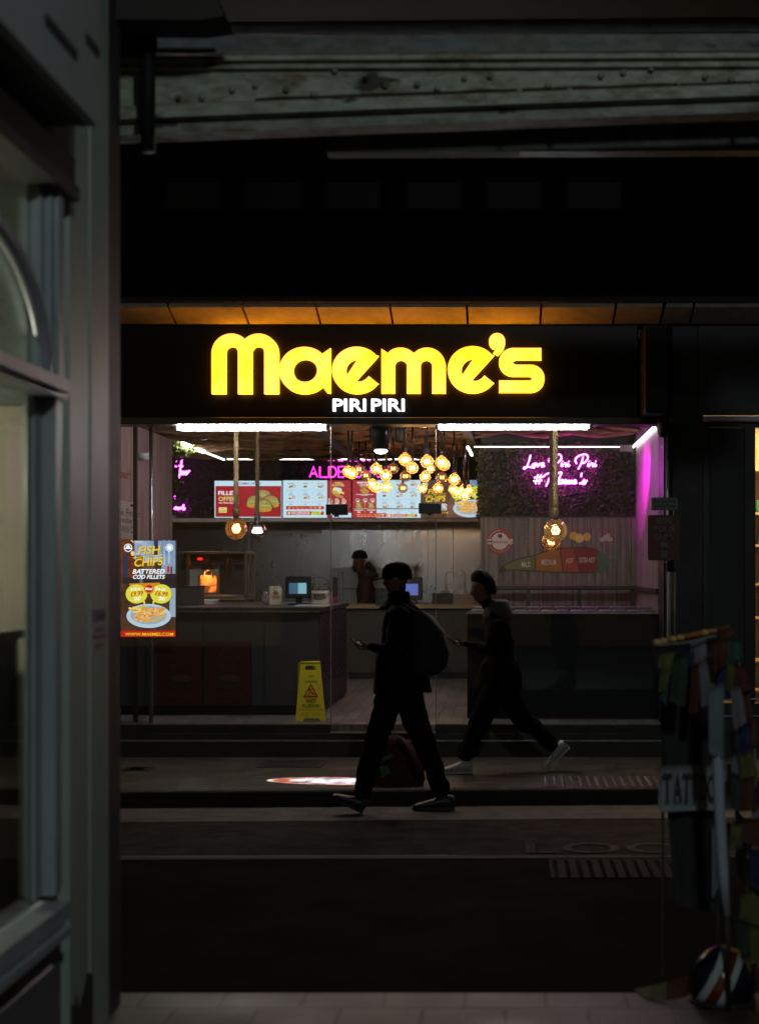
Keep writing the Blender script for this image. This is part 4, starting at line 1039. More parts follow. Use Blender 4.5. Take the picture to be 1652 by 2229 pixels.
# ---------------------------------------------------------------- spotlights
def spot_fix(label, u, v, Y, s, lens):
    c = Vector(P(u, v, Y)); t = thing('spotlight', label, 'spotlight', tuple(c))
    b = MB()
    b.lathe(tuple(c), [(.045*s, -.10*s), (.062*s, -.09*s), (.066*s, .02*s), (.055*s, .10*s), (.03*s, .13*s), (.0001, .135*s)], plastic_b, 20)
    for i in range(4): b.lathe((c[0], c[1], c[2]+.03*s+i*.018*s), [(.060*s, 0), (.070*s, .003*s), (.070*s, .008*s), (.060*s, .011*s)], plastic_b, 18)
    part(b, 'housing', t)
    b = MB(); b.box(c[0]-.078*s, c[0]-.070*s, c[1]-.015, c[1]+.015, c[2]-.03*s, c[2]+.18*s, plastic_b); b.box(c[0]+.070*s, c[0]+.078*s, c[1]-.015, c[1]+.015, c[2]-.03*s, c[2]+.18*s, plastic_b)
    b.box(c[0]-.078*s, c[0]+.078*s, c[1]-.015, c[1]+.015, c[2]+.18*s, c[2]+.188*s, plastic_b); b.tube([(c[0], c[1], c[2]+.18*s), (c[0], c[1], 3.16)], .012, plastic_b, 8); part(b, 'bracket', t)
    b = MB(); b.lathe((c[0], c[1], c[2]-.105*s), [(.042*s, .004), (.046*s, -.004), (.03*s, -.016*s), (.0001, -.022*s)], lens, 18); part(b, 'lens', t)
    return t
tp = spot_fix('black gobo projector spotlight with bright lens under the fascia', 829, 948, 13.72, 1.25, E('projector_lens', (1, .95, 1), 25))
spot_fix('small unlit black dome camera beside the projector', 871, 941, 14.6, .8, D('dark_lens', (.02, .02, .03), .1))
ld = bpy.data.lights.new('projector_beam', 'SPOT'); ld.energy = 16000; ld.spot_size = R(46); ld.spot_blend = 0; ld.shadow_soft_size = .012
ld.use_nodes = True; n_ = ld.node_tree; em = n_.nodes['Emission']
tc = n_.nodes.new('ShaderNodeTexCoord'); vt = n_.nodes.new('ShaderNodeVectorTransform'); sx = n_.nodes.new('ShaderNodeSeparateXYZ')
n_.links.new(tc.outputs['Normal'], sx.inputs[0])
def mth(op, a, b_=None, c_=None):
    m = n_.nodes.new('ShaderNodeMath'); m.operation = op
    for i, v in enumerate((a, b_, c_)):
        if v is None: continue
        if isinstance(v, (int, float)): m.inputs[i].default_value = v
        else: n_.links.new(v, m.inputs[i])
    return m.outputs[0]
gx = mth('DIVIDE', sx.outputs[0], sx.outputs[2]); gy = mth('DIVIDE', sx.outputs[1], sx.outputs[2])
gxs = mth('MULTIPLY', gx, 1.0); gys = mth('MULTIPLY', gy, 3.3)
rad = mth('SQRT', mth('ADD', mth('MULTIPLY', gxs, gxs), mth('MULTIPLY', gys, gys)))
rp = n_.nodes.new('ShaderNodeValToRGB'); rp.color_ramp.interpolation = 'CONSTANT'
e0 = rp.color_ramp.elements; e0[0].position = 0; e0[0].color = (.7, .8, 1, 1); e0[1].position = .60; e0[1].color = (.55, .10, .04, 1)
for p_, c_ in ((.80, (.8, .7, .7, 1)), (.86, (0, 0, 0, 1))): e = e0.new(p_); e.color = c_
nz_ = n_.nodes.new('ShaderNodeTexNoise'); nz_.inputs['Scale'].default_value = 26; nz_.inputs['Detail'].default_value = 3; n_.links.new(tc.outputs['Normal'], nz_.inputs['Vector'])
r3 = n_.nodes.new('ShaderNodeValToRGB'); r3.color_ramp.elements[0].position = .44; r3.color_ramp.elements[1].position = .54; r3.color_ramp.elements[0].color = (.30, .28, .30, 1); n_.links.new(nz_.outputs['Fac'], r3.inputs[0])
n_.links.new(mth('DIVIDE', rad, .20), rp.inputs[0]); mm_ = n_.nodes.new('ShaderNodeMix'); mm_.data_type = 'RGBA'; mm_.blend_type = 'MULTIPLY'; mm_.inputs[0].default_value = 1; n_.links.new(rp.outputs[0], mm_.inputs[6]); n_.links.new(r3.outputs[0], mm_.inputs[7]); n_.links.new(mm_.outputs[2], em.inputs[0])
lo = bpy.data.objects.new('projector_beam', ld); SC.collection.objects.link(lo); lo.parent = tp
lo.location = (0, 0, -.19); src = Vector(P(829, 948, 13.72)) + Vector((0, 0, -.19))
tgt = Vector((X(738, 12.0), 11.93, .10))
lo.rotation_euler = (tgt - src).to_track_quat('-Z', 'Y').to_euler()

# ---------------------------------------------------------------- left counter and its contents
ctr = D('counter_grey', (.048, .047, .052), .5, var=.25, scale=2.5, bump=.1)
ctr2 = D('counter_side', (.045, .042, .042), .5, var=.3, scale=6)
wtop = D('dark_worktop', (.05, .045, .042), .3, var=.4, scale=9)
XL = -3.5
XCR = X(693, 14.35)
t = thing('left_counter', 'long grey counter with red posters on its front, left of the door', 'counter', ((XL+XCR)/2, 15.2, .37))
b = MB(); b.box(XL, XCR, 14.40, 16.8, .46, Z(1334, 14.4), ctr); part(b, 'body', t)
b = MB()
for u in (443, 575): b.box(X(u, 14.39)-.002, X(u, 14.39)+.002, 14.394, 14.402, .47, Z(1336, 14.4), black)
b.box(XL, XCR, 14.46, 16.8, .372, .459, black); part(b, 'plinth', t)
b = MB(); b.box(XL-.01, XCR+.03, 14.36, 16.86, Z(1334, 14.4)+.002, Z(1322, 14.4), wtop, .006); part(b, 'worktop', t)
b = MB(); b.box(XL, XCR+.012, 14.352, 14.359, Z(1333, 14.35), Z(1330.5, 14.35), D('worn_edge_trim', (.42, .40, .36), .35)); part(b, 'edge_trim', t)
b = MB(); b.box(XCR+.001, XCR+.012, 14.42, 16.8, .40, Z(1340, 14.42), ctr2)
for i in range(14):
    for j in range(9): b.box(XCR+.012, XCR+.018, 14.6+i*.15, 14.67+i*.15, .62+j*.07 + (.035 if i % 2 else 0), .65+j*.07 + (.035 if i % 2 else 0), rubber)
part(b, 'side_panel', t)
zt_ = Z(1322, 14.4)
pos_red = D('poster_red', (.055, .006, .004), .45, var=.3, scale=6); pt = D('poster_text', (.075, .035, .006), .5); pgn = D('poster_food', (.035, .03, .006), .5, var=.6, scale=30)
for (a, c, l1, l2, lab) in ((602-261+2, 441, "MAEME'S", 'KING', 'dim red poster reading KING, left one on the counter front'), (447, 547, 'CHICKEN', '& RICE', 'dim red poster reading CHICKEN, right one on the counter front')):
    t = thing('counter_poster', lab, 'poster', P((a+c)/2, 1535, 14.39), 'posters on the counter front')
    b = MB(); b.box(X(a, 14.375), X(c, 14.375), 14.382, 14.39, Z(1534, 14.375), Z(1398, 14.375), pos_red)
    Yp = 14.378; m_ = (a+c)/2
    b.ring(m_-3, 1413, 6, 8, Yp, pt); b.text(l1, m_-24, 1427, m_+26, 1440, Yp, pt, .03, .2); b.text(l2, m_-18, 1444, m_+20, 1457, Yp, pt, .03, .2)
    b.ell(m_+2, 1485, 26, 15, Yp, pgn, 14); b.ell(m_+4, 1477, 24, 8, Yp-.003, pt, 12)
    for j in range(3): b.rect(a+14, 1508+j*4, c-14, 1509.2+j*4, Yp, pt)
    b.text('maemes.com', m_-10, 1525, m_+10, 1529, Yp, pt)
    part(b, 'sheet', t)

# heated cabinet behind the counter (Y about 17.3)
YH = 17.3
fl = .37
brown_p = D('cabinet_bronze', (.22, .17, .14), .35, .6, var=.3, scale=5)
t = thing('hot_cabinet', 'steel heated pass shelf with heat lamps behind the left counter', 'kitchen unit', (X(450, YH), YH+.3, fl))
b = MB(); b.fr(355, 1200, 537, 1205.5, YH, .6, brown_p, .005); part(b, 'shelf_top', t)
b = MB(); b.box(X(532, YH), X(537, YH), YH, YH+.03, fl, Z(1206, YH), brown_p); b.box(X(405, YH), X(410, YH), YH+.05, YH+.08, fl, Z(1206, YH), brown_p); b.box(X(532, YH), X(537, YH), YH+.55, YH+.58, fl, Z(1206, YH), brown_p); part(b, 'uprights', t)
b = MB(); b.fr(380, 1296, 536, 1299, YH, .6, steel); b.fr(380, 1300, 536, 1306, YH+.02, .55, D('counter_tan', (.30, .20, .12), .5)); part(b, 'pass_shelf', t)
b = MB(); b.fr(408, 1206, 535, 1226, YH+.3, .2, D('lamp_box_dark', (.03, .02, .03), .4)); part(b, 'lamp_housing', t)
b = MB(); b.fr(430, 1214.5, 440, 1219, YH+.29, .01, E('display_red', (1, .01, .005), 3)); part(b, 'temperature_display', t)
b = MB(); b.fr(410, 1230, 476, 1291, YH+.56, .03, white_p); part(b, 'white_back_panel', t)
b = MB(); b.fr(478, 1228, 532, 1294, YH+.57, .02, D('cabinet_door_dark', (.10, .095, .09), .35, .5, var=.3, scale=6)); part(b, 'dark_back_panel', t)
b = MB(); b.box(X(360, YH), X(536, YH), YH+.05, YH+.58, fl, Z(1308, YH), ctr2); part(b, 'base', t)
hl_in = E('heat_lamp_glow', (1.0, .42, .12), 60)
for i, (u, lit) in enumerate(((405, 0), (452, 1), (497, 0))):
    lab = ['chrome cone heat lamp partly hidden by the poster screen', 'lit chrome cone heat lamp above the paper bag', 'unlit chrome cone heat lamp right of the paper bag'][i]
    t = thing('heat_lamp', lab, 'heat lamp', P(u, 1240, YH+.15), 'heat lamps over the pass')
    c = P(u, 1240, YH+.15)
    b = MB(); b.lathe(c, [(.066, 0), (.060, .005), (.040, .12), (.026, .165), (.012, .18), (.012, .20)], chrome, 24); part(b, 'shade', t)
    b = MB(); b.tube([(c[0], c[1], c[2]+.19), (c[0], c[1], Z(1206, YH))], .005, plastic_b, 6); part(b, 'cord', t)
    b = MB(); b.ball((c[0], c[1], c[2]+.022), .022, hl_in if lit else D('bulb_off', (.35, .2, .1), .2), 12); part(b, 'bulb', t)
    if lit:
        ld = bpy.data.lights.new('heat_lamp_light', 'SPOT'); ld.energy = 110; ld.color = (1, .36, .10); ld.shadow_soft_size = .02; ld.spot_size = R(120); ld.spot_blend = .6
        lo = bpy.data.objects.new('heat_lamp_light', ld); SC.collection.objects.link(lo); lo.parent = t; lo.location = (0, -.03, -.008)
# paper bag
kraft = D('kraft_paper', (.50, .27, .10), .75, var=.35, scale=6, bump=.7, bscale=14)
t = thing('paper_bag', 'brown paper takeaway bag glowing orange under the heat lamp', 'paper bag', P(452, 1296, YH+.2))
b = MB(); x0, x1, z0, z1 = X(430, YH+.1), X(474.5, YH+.1), Z(1296, YH+.1)+.006, Z(1252, YH+.1)
n = 8; vs = []; fs = []
for j in range(n+1):
    for i in range(n+1):
        x = x0+(x1-x0)*i/n; z = z0+(z1-z0)*j/n; vs.append((x, YH+.13+.012*pnoise((x*14, z*14, 0)) + .02*abs(i/n-.5)*0, z))
for j in range(n+1):
    for i in range(n+1):
        x = x0+(x1-x0)*i/n; z = z0+(z1-z0)*j/n; vs.append((x, YH+.25-.03*j/n, z))
W_ = n+1
for j in range(n):
    for i in range(n):
        a = j*W_+i; fs.append((a, a+1, a+1+W_, a+W_)); a += W_*W_; fs.append((a, a+W_, a+W_+1, a+1))
for i in range(n): fs.append((i, i+W_*W_, i+1+W_*W_, i+1))
for j in range(n):
    a = j*W_; fs.append((a, a+W_, a+W_+W_*W_, a+W_*W_)); a += n; fs.append((a, a+W_*W_, a+W_+W_*W_, a+W_))
b.add(vs, fs, kraft, True); part(b, 'bag', t)
b = MB(); b.box(x0+.004, x1-.004, YH+.113, YH+.117, Z(1275.5, YH+.1), Z(1274, YH+.1), kraft); part(b, 'fold', t)
b = MB(); cx = (x0+x1)/2
b.tube([(cx-.045, YH+.14, z1-.02), (cx-.045, YH+.14, z1+.035), (cx-.035, YH+.14, z1+.05), (cx+.035, YH+.14, z1+.05), (cx+.045, YH+.14, z1+.035), (cx+.045, YH+.14, z1-.02)], .011, kraft, 6); part(b, 'handle', t)
# things on the worktop
zw = zt_
def onw(v, Y): return Z(v, Y)
t = thing('menu_box', 'dark grey open box on the left counter beside the poster screen', 'box', (X(412, 15.3), 15.4, zw))
b = MB(); b.box(X(384, 15.3), X(432, 15.3), 15.3, 15.6, zw+.001, Z(1278, 15.3), D('box_charcoal', (.045, .04, .04), .5), .006); b.box(X(382, 15.3), X(434, 15.3), 15.29, 15.61, Z(1279, 15.3), Z(1276, 15.3), rubber); part(b, 'casing', t)
t = thing('carton_stack', 'low stack of white cartons lying on the left counter', 'box', (X(450, 15.6), 15.7, zw))
b = MB()
for k in range(3): b.box(X(433, 15.6), X(465+k*2, 15.6), 15.6, 15.8, zw+.001+k*.016, zw+.015+k*.016, white_p, .002)
part(b, 'cartons', t)
t = thing('menu_card', 'folded cream and brown menu card standing on the counter', 'menu card', (X(598, 15.5), 15.5, zw))
b = MB(); x0, x1 = X(587, 15.5), X(613, 15.5)
b.add([(x0, 15.46, zw+.001), (x1, 15.46, zw+.001), (x1, 15.50, Z(1279, 15.5)), (x1-.02, 15.505, Z(1276, 15.5)), (x0, 15.50, Z(1276, 15.5)), (x0, 15.54, zw+.001), (x1, 15.54, zw+.001)], [(0, 1, 2, 3, 4), (5, 6, 2, 3, 4)], D('card_cream', (.50, .44, .34), .6))
b.ring(599, 1283, 3, 4, 15.475, pk); b.ell(600, 1291, 6, 4, 15.465, D('card_brown', (.25, .12, .05), .6), 9)
for j in range(3): b.rect(592+j, 1298+j*2.5, 610-j, 1299.2+j*2.5, 15.455, D('card_brown', (.25, .12, .05), .6))
part(b, 'card', t)
t = thing('foil_parcel', 'crumpled silver foil parcel leaning by the menu card', 'foil', (X(578, 15.5), 15.5, zw))
b = MB(); foil = D('foil', (.8, .8, .82), .18, 1.0, bump=.9, scale=20)
vs = []; fs = []; c = (X(579, 15.5), 15.5, zw+.06)
for i in range(9):
    for k in range(12):
        th = math.pi*i/8; a = 2*math.pi*k/12; r_ = .06*(1+.35*pnoise((i*1.3, k*1.7, 3)))
        vs.append((c[0]+r_*math.sin(th)*math.cos(a)*.7, c[1]+r_*math.sin(th)*math.sin(a)*.6, max(zw+.001, c[2]+r_*math.cos(th)*1.2)))
for i in range(8):
    for k in range(12): fs.append((i*12+k, i*12+(k+1) % 12, (i+1)*12+(k+1) % 12, (i+1)*12+k))
b.add(vs, fs, foil); part(b, 'parcel', t)
def pos_screen(label, u0, v0, u1, v1, Y, zb_, halves):
    t = thing('till_monitor', label, 'monitor', (X((u0+u1)/2, Y), Y+.05, zb_), 'till monitors')
    b = MB(); b.fr(u0, v0, u1, v1, Y, .045, plastic_b, .008); part(b, 'casing', t)
    b = MB()
    w = u1-u0; h = v1-v0
    for a, c, m in halves: b.fr(u0+w*a, v0+h*.30, u0+w*c, v0+h*.80, Y-.003, .003, m)
    part(b, 'display', t)
    b = MB(); cx = X((u0+u1)/2, Y); b.box(cx-.03, cx+.03, Y+.046, Y+.08, zb_+.02, Z(v1-8, Y), plastic_b); b.box(cx-.10, cx+.10, Y-.02, Y+.15, zb_+.001, zb_+.02, plastic_b, .004); part(b, 'stand', t)
pos_screen('till monitor showing blue and pale panels on left counter', 621, 1255, 677, 1302, 15.2, zw, ((.15, .48, E('pos_blue', (.045, .11, .19), 1)), (.49, .82, E('pos_cyan', (.20, .42, .52), 1))))
zc = Z(1316, 19.1)
pos_screen('till monitor with violet screen on the service counter', 864, 1256, 920, 1306, 19.3, zc, ((.15, .82, E('pos_violet', (.10, .13, .45), 1)),))
t = thing('receipt_printer', 'cream printer with dark keypad behind the halal sticker', 'printer', (X(696, 15.4), 15.4, zw))
b = MB(); b.box(X(676, 15.3), X(716, 15.3), 15.3, 15.6, zw+.001, Z(1288, 15.3), cream_p, .01); part(b, 'body', t)
b = MB(); b.fr(682, 1293, 708, 1304, 15.296, .004, D('keypad', (.10, .09, .08), .5)); part(b, 'keypad', t)
b = MB(); b.fr(679, 1286, 710, 1288.4, 15.38, .1, D('pink_paper', (.5, .38, .34), .6)); part(b, 'paper', t)
t = thing('tablet_tray', 'flat white-edged tray on counter below the till monitor', 'tray', (X(680, 14.7), 14.7, zw))
b = MB(); b.box(X(642, 14.7), X(716, 14.7), 14.7, 14.95, zw+.001, zw+.012, white_p, .003); part(b, 'tray', t)
# halal sticker on the glass
gold = D('sticker_gold', (.13, .095, .012), .5)
t = thing('glass_sticker', 'round gold halal sticker stuck on the glass door edge', 'sticker', P(694, 1302, 13.54))
b = MB(); Yg = 13.541
b.ring(694, 1281, 24, 25.6, Yg, gold, 36)
b2 = []
for s_ in ([(672, 1268), (676, 1274), (686, 1279)], ):
    pass
for st in ([(712, 1283), (716, 1280), (710, 1276), (706, 1272), (712, 1271), (716, 1274)], [(712, 1283), (700, 1284), (692, 1283), (696, 1274), (692, 1266)], [(692, 1283), (684, 1284), (681, 1276), (684, 1268)], [(684, 1284), (678, 1284), (678, 1268)]):
    b.tube([P(u, v, Yg) for u, v in catmull(st, 4)], .0045, gold, 5)
b.text('HALAL', 681, 1291, 707, 1298, Yg, gold, .02)
part(b, 'print', t)

# ---------------------------------------------------------------- service counter at the back
t = thing('service_counter', 'dark service counter with long pale wooden top at the back', 'counter', (X(880, 19.1), 19.5, .37))
b = MB(); b.box(X(750, 19.1), X(1062, 19.1), 19.15, 19.8, .45, zc-.05, D('counter_front_dark', (.06, .052, .045), .5, var=.35, scale=3)); part(b, 'body', t)
b = MB(); b.box(X(744, 19.05), X(1062, 19.05), 19.05, 19.85, zc-.05, zc, D('counter_wood', (.46, .33, .17), .4, var=.25, scale=4, stretch=(.6, 5, 5)), .006); part(b, 'worktop', t)
b = MB(); b.box(X(760, 19.15), X(1050, 19.15), 19.2, 19.75, .372, .449, black); part(b, 'plinth', t)
def simple(name, label, cat, boxes, u, Y, z):
    t = thing(name, label, cat, (X(u, Y), Y+.1, z))
    for pn, args in boxes:
        b = MB()
        for (a, c, e, f, yy, th, m) in args: b.fr(a, c, e, f, yy, th, m, .003)
        part(b, pn, t)
    return t
simple('fridge_unit', 'wide grey steel cabinet with dark rail behind the worker', 'cabinet', [('body', [(719, 1236, 903, 1281, 20.5, .35, D('cabinet_grey', (.30, .295, .29), .4, .3, var=.15, scale=3)), (719, 1283, 903, 1380, 20.5, .35, D('cabinet_grey', (.30, .295, .29), .4, .3))]), ('rail', [(719, 1281, 903, 1283, 20.49, .2, black), (719, 1234, 903, 1237.5, 20.47, .38, steel)])], 810, 20.5, .37)
simple('shelf_tray', 'white angled tray on top of the grey cabinet', 'tray', [('tray', [(868, 1227, 908, 1233.5, 20.4, .3, white_p)]), ], 888, 20.4, 2.0)
simple('carton', 'cream carton beside the dark box on service counter', 'box', [('carton', [(959, 1286, 978, 1296, 19.5, .12, cream_p)])], 968, 19.5, zc)
simple('glove_box', 'black storage box on the service counter', 'box', [('box', [(941, 1294, 985, 1315.5, 19.3, .2, D('box_black', (.025, .022, .022), .5))]), ('lid', [(939.5, 1292, 986.5, 1294.3, 19.29, .22, rubber)])], 960, 19.3, zc)
simple('card_printer', 'cream printer with grey seam on the counter right end', 'printer', [('body', [(986, 1293, 1032, 1315.5, 19.2, .25, D('printer_tan', (.30, .25, .20), .5, var=.1, scale=4))]), ('seam', [(986, 1303, 1032, 1304, 19.196, .003, ctr2)])], 1008, 19.2, zc)
t = thing('wire_rack', 'chrome wire frame rack standing on the cream printer', 'rack', P(990, 1293, 19.35))
b = MB(); b.tube([P(970, 1292, 19.35), P(970, 1250, 19.35), P(973, 1246, 19.35), P(1009, 1246, 19.35), P(1012, 1250, 19.35), P(1012, 1292, 19.35)], .006, chrome, 8); b.tube([P(971, 1276, 19.35), P(1012, 1276, 19.35)], .004, chrome, 6); part(b, 'frame', t)
b = MB(); b.fr(974, 1270, 1004, 1283, 19.4, .1, white_p); part(b, 'label_holder', t)
t = thing('open_sign', 'small black board reading OPEN hanging at the counter front', 'sign', P(835, 1316, 19.0))
b = MB(); b.fr(818, 1280, 850, 1317, 18.98, .03, plastic_b, .003); b.text('COME IN', 824, 1288, 846, 1296, 18.975, D('sign_dim', (.10, .10, .095), .5), .02); b.text('OPEN', 827, 1301, 848, 1311, 18.975, D('sign_dim', (.10, .10, .095), .5), .03); part(b, 'board', t)
t = thing('door_sticker_post', 'slim black intercom pillar with red label beside steel post', 'intercom', P(729, 1314, 16.9))
b = MB(); b.fr(724, 1257, 734, 1300, 16.9, .05, plastic_b, .004); part(b, 'panel', t)
b = MB(); b.fr(724.5, 1301, 734, 1307, 16.9, .03, D('label_red', (.35, .02, .03), .5)); part(b, 'red_label', t)
b = MB(); b.box(X(727, 16.93), X(731, 16.93), 16.93, 16.96, .37, Z(1300, 16.93), plastic_b); part(b, 'stem', t)
t = thing('gate_post', 'tall brushed steel post at the end of the left counter', 'post', (X(741, 16.4), 16.4, .37))
b = MB(); b.box(X(736.5, 16.4), X(746.5, 16.4), 16.4, 16.45, .372, Z(1244, 16.4), D('gate_steel', (.16, .15, .145), .35, .8), .004); part(b, 'post', t)
b = MB(); b.fr(704, 1344, 714, 1378, 16.38, .03, plastic_b); b.box(X(704, 16.4), X(736, 16.4), 16.41, 16.44, Z(1347, 16.4), Z(1344, 16.4), steel); part(b, 'gate_lock', t)
t = thing('ceiling_light_bar', 'long unlit white light fitting on the steel back wall', 'light fitting', P(640, 1157, 20.8))
b = MB(); b.tube([P(583, 1156, 20.78), P(698, 1157, 20.78)], .016, white_p, 8); part(b, 'tube', t)
b = MB(); b.box(X(580, 20.8), X(700, 20.8), 20.80, 20.86, Z(1163, 20.8), Z(1159, 20.8), steel); part(b, 'body', t)

# ---------------------------------------------------------------- right window unit
dk = D('panel_black', (.008, .008, .011), .5, var=.4, scale=2, spec=.25)
YB = 14.0
t = thing('window_bar', 'black panelled window bar unit with grey edged top, right of door', 'counter', (X(1228, YB), 14.8, .37))
b = MB(); b.box(X(1020, YB), X(1437, YB), YB, YB+.05, .38, Z(1337, YB), dk); b.box(X(1017, YB), X(1020, YB), YB, YB+1.3, .38, Z(1337, YB), dk); part(b, 'front_panel', t)
grt = D('worn_grey_edge', (.33, .33, .33), .45, .3, var=.4, scale=20)
b = MB(); b.box(X(1015, YB), X(1438, YB), YB-.015, YB+.045, Z(1337, YB)+.002, Z(1332.5, YB), grt); part(b, 'edge_trim', t)
b = MB(); zz = Z(1334, YB)
ca = D('check_grey', (.11, .11, .11), .5, var=.2, scale=6); cb_ = D('check_dark', (.045, .042, .042), .5, var=.2, scale=6)
b.box(X(1020, YB), XR-.01, YB+.06, 15.0, zz-.06, zz-.02, cb_); part(b, 'shelf', t)
b = MB()
nx = 13
for i in range(nx):
    xa_ = X(1022, YB) + (XR-.02-X(1022, YB))*i/nx; xb2 = X(1022, YB) + (XR-.02-X(1022, YB))*(i+1)/nx
    for j in range(2):
        b.box(xa_+.002, xb2-.002, YB+.075+j*.46, YB+.07+(j+1)*.46, zz-.018, zz+.016+.02*j, ca if (i+j) % 2 else cb_, .012)
part(b, 'checked_pads', t)
bench_m = D('bench_rail', (.035, .028, .025), .45, var=.3, scale=6)
t = thing('bench', 'dark bench with padded back rail along the mural wall', 'bench', (X(1230, 16.2), 16.1, .37))
b = MB(); b.box(X(1040, 16.3), XR-.02, 15.7, 16.3, .80, .90, D('bench_cushion', (.05, .045, .05), .5, var=.3, scale=4), .03); part(b, 'seat', t)
b = MB(); b.box(X(1040, 16.4), XR-.02, 16.36, 16.44, Z(1284, 16.4), Z(1274, 16.4), bench_m, .01); part(b, 'back_rail', t)
for k, u in enumerate((1045, 1150, 1260, 1376)):
    b = MB(); b.box(X(u, 16.4)-.02, X(u, 16.4)+.02, 16.38, 16.43, .37, Z(1284, 16.4), bench_m); part(b, 'post', t)
for u in (1048, 1370):
    b = MB(); b.box(X(u, 16.0)-.03, X(u, 16.0)+.03, 15.75, 16.25, .372, .80, bench_m); part(b, 'leg', t)
t = thing('wall_rail', 'dark rail running along the right plank wall', 'rail', (XR-.04, 15.2, Z(1280, 15.2)))
b = MB(); b.box(XR-.05, XR-.002, 13.9, 16.34, 1.7-.17-.045, 1.7-.17+.005, bench_m, .006); part(b, 'rail', t)
simple('wall_box', 'small pale junction box high on the leaf wall at right', 'box', [('box', [(1350, 968, 1378, 983, 16.5, .08, D('box_pale', (.16, .13, .13), .5))])], 1364, 16.5, 3.0)

# ---------------------------------------------------------------- wet floor sign
ysg = D('sign_plastic_yellow', (.95, .74, .02), .38, var=.08, scale=10)
srd = D('sign_print_red', (.55, .02, .015), .5); sbk = D('sign_print_black', (.04, .03, .01), .5)
YW = 13.84
t = thing('wet_floor_sign', 'yellow folding CAUTION WET FLOOR sign standing inside the door', 'floor sign', (X(678, 14.0), 14.0, .37))
zt2 = Z(1443, YW+.12); zb2 = .371
def lean(z, s=-1):    # y of the leg surface at height z
    k = (z - zb2)/(zt2 - zb2); return 13.98 + s*.15*(1-k) 
def signleg(s, uo):
    out = [(643, 1569), (650, 1444), (693, 1444), (709, 1569), (699, 1571), (695, 1564), (664, 1564), (659, 1571)]
    hole = [(660, 1452), (682, 1451), (685, 1461), (661, 1461)]
    lp = [[(X(u+uo, YW), Z(v, YW)) for u, v in L] for L in (out, hole)]
    vs, fs = loops_geo(lp, .006)
    return [(x, lean(y, s) + (-z if s < 0 else z), y + (.0)) for x, y, z in vs], fs
b = MB(); vs, fs = signleg(-1, 0); b.add(vs, fs, ysg)
def onsign(fn_body):
    tmp = MB(); fn_body(tmp); 
    out = [(v[0], lean(v[2]) - .0095 - (YW - v[1]), v[2]) for v in tmp.V]
    k = len(b.V); b.V += out
    for f, mi_, s_ in zip(tmp.F, tmp.M, tmp.S): b.F.append(tuple(i+k for i in f)); b.M.append(b.mi(tmp.mats[mi_])); b.S.append(s_)
def art(m):
    m.text('Jantex', 668, 1471, 680, 1477, YW, srd, .05, .2)
    m.text('CAUTION', 661, 1483, 688, 1488, YW, sbk, .02)
    tri = [(674.5, 1490), (691, 1518), (690, 1519.5), (659.5, 1519.5), (658.5, 1518)]
    m.pol(tri, YW, srd); m.pol([(674.5, 1494.5), (687, 1516.5), (662.5, 1516.5)], YW-.002, ysg)
    m.tube([P(671, 1504, YW-.004), P(674, 1508, YW-.004), P(680, 1511, YW-.004), P(684, 1514, YW-.004)], .0055, srd, 5)
    m.tube([P(666, 1504, YW-.004), P(671, 1503.5, YW-.004), P(678, 1501, YW-.004)], .004, srd, 5); m.tube([P(673, 1508, YW-.004), P(670, 1512, YW-.004), P(667, 1516, YW-.004)], .004, srd, 5)
    m.ell(671.5, 1500.5, 1.8, 1.8, YW-.004, srd, 10)
    m.text('WET', 664, 1523.5, 688, 1531, YW, sbk, .04); m.text('FLOOR', 658, 1534, 696, 1541, YW, sbk, .04)
    m.rect(649, 1545.5, 703, 1546.3, YW, sbk)
    for k in range(7):
        for s in (-1, 1): m.pol([(676+s*(3+k*3.4), 1550+k*.2), (676+s*(4.2+k*3.4), 1550+k*.2), (676+s*(1.5+k*3.4+7), 1560), (676+s*(.2+k*3.4+7), 1560)], YW-.001, D('sign_rib', (.62, .42, .01), .4)) if 3+k*3.4+8 < 28 else None
onsign(art)
part(b, 'front_panel', t)
b = MB(); vs, fs = signleg(1, -6); b.add(vs, fs, ysg); part(b, 'rear_panel', t)
b = MB(); b.tube([(X(650, YW), 13.98, zt2+.0), (X(693, YW), 13.98, zt2+.0)], .014, ysg, 10); part(b, 'hinge', t)

# ---------------------------------------------------------------- street signs at the right
t = thing('sign_post', 'grey metal pole carrying two street signs at the right', 'sign post', (X(1461, 12.9), 12.9, .10))
polem = D('pole_grey', (.03, .03, .034), .75, .0, var=.3, scale=10)
b = MB(); b.tube([(X(1461, 12.9), 12.9, .10), (X(1461, 12.9), 12.9, Z(1245, 12.9))], .036, polem, 16); b.tube([(X(1459, 12.9), 12.9, Z(1245, 12.9)), (X(1459, 12.9), 12.9, Z(1068, 12.9))], .030, rubber, 14); part(b, 'pole', t)
b = MB(); b.lathe((X(1459, 12.9), 12.9, Z(1068, 12.9)), [(.033, 0), (.03, .012), (.0001, .018)], rubber, 14); part(b, 'cap', t)
def rrect(u0, v0, u1, v1, r, n=4):
    pts = []
    for cx, cy, a0 in ((u1-r, v0+r, 90), (u0+r, v0+r, 180), (u0+r, v1-r, 270), (u1-r, v1-r, 0)):
        for i in range(n+1):
            a = R(a0+90*i/n - 90 + 0); a = R(a0 - 90 + 90*i/n) if False else R(a0 - 90 + 90*i/n + 0)
            pts.append((cx + r*math.cos(a), cy - r*math.sin(a)))
    # order corners: top-right, top-left, bottom-left, bottom-right
    return pts
t = thing('loading_sign', 'small pale plate reading No loading at any time on the pole', 'street sign', P(1447, 1110, 12.82))
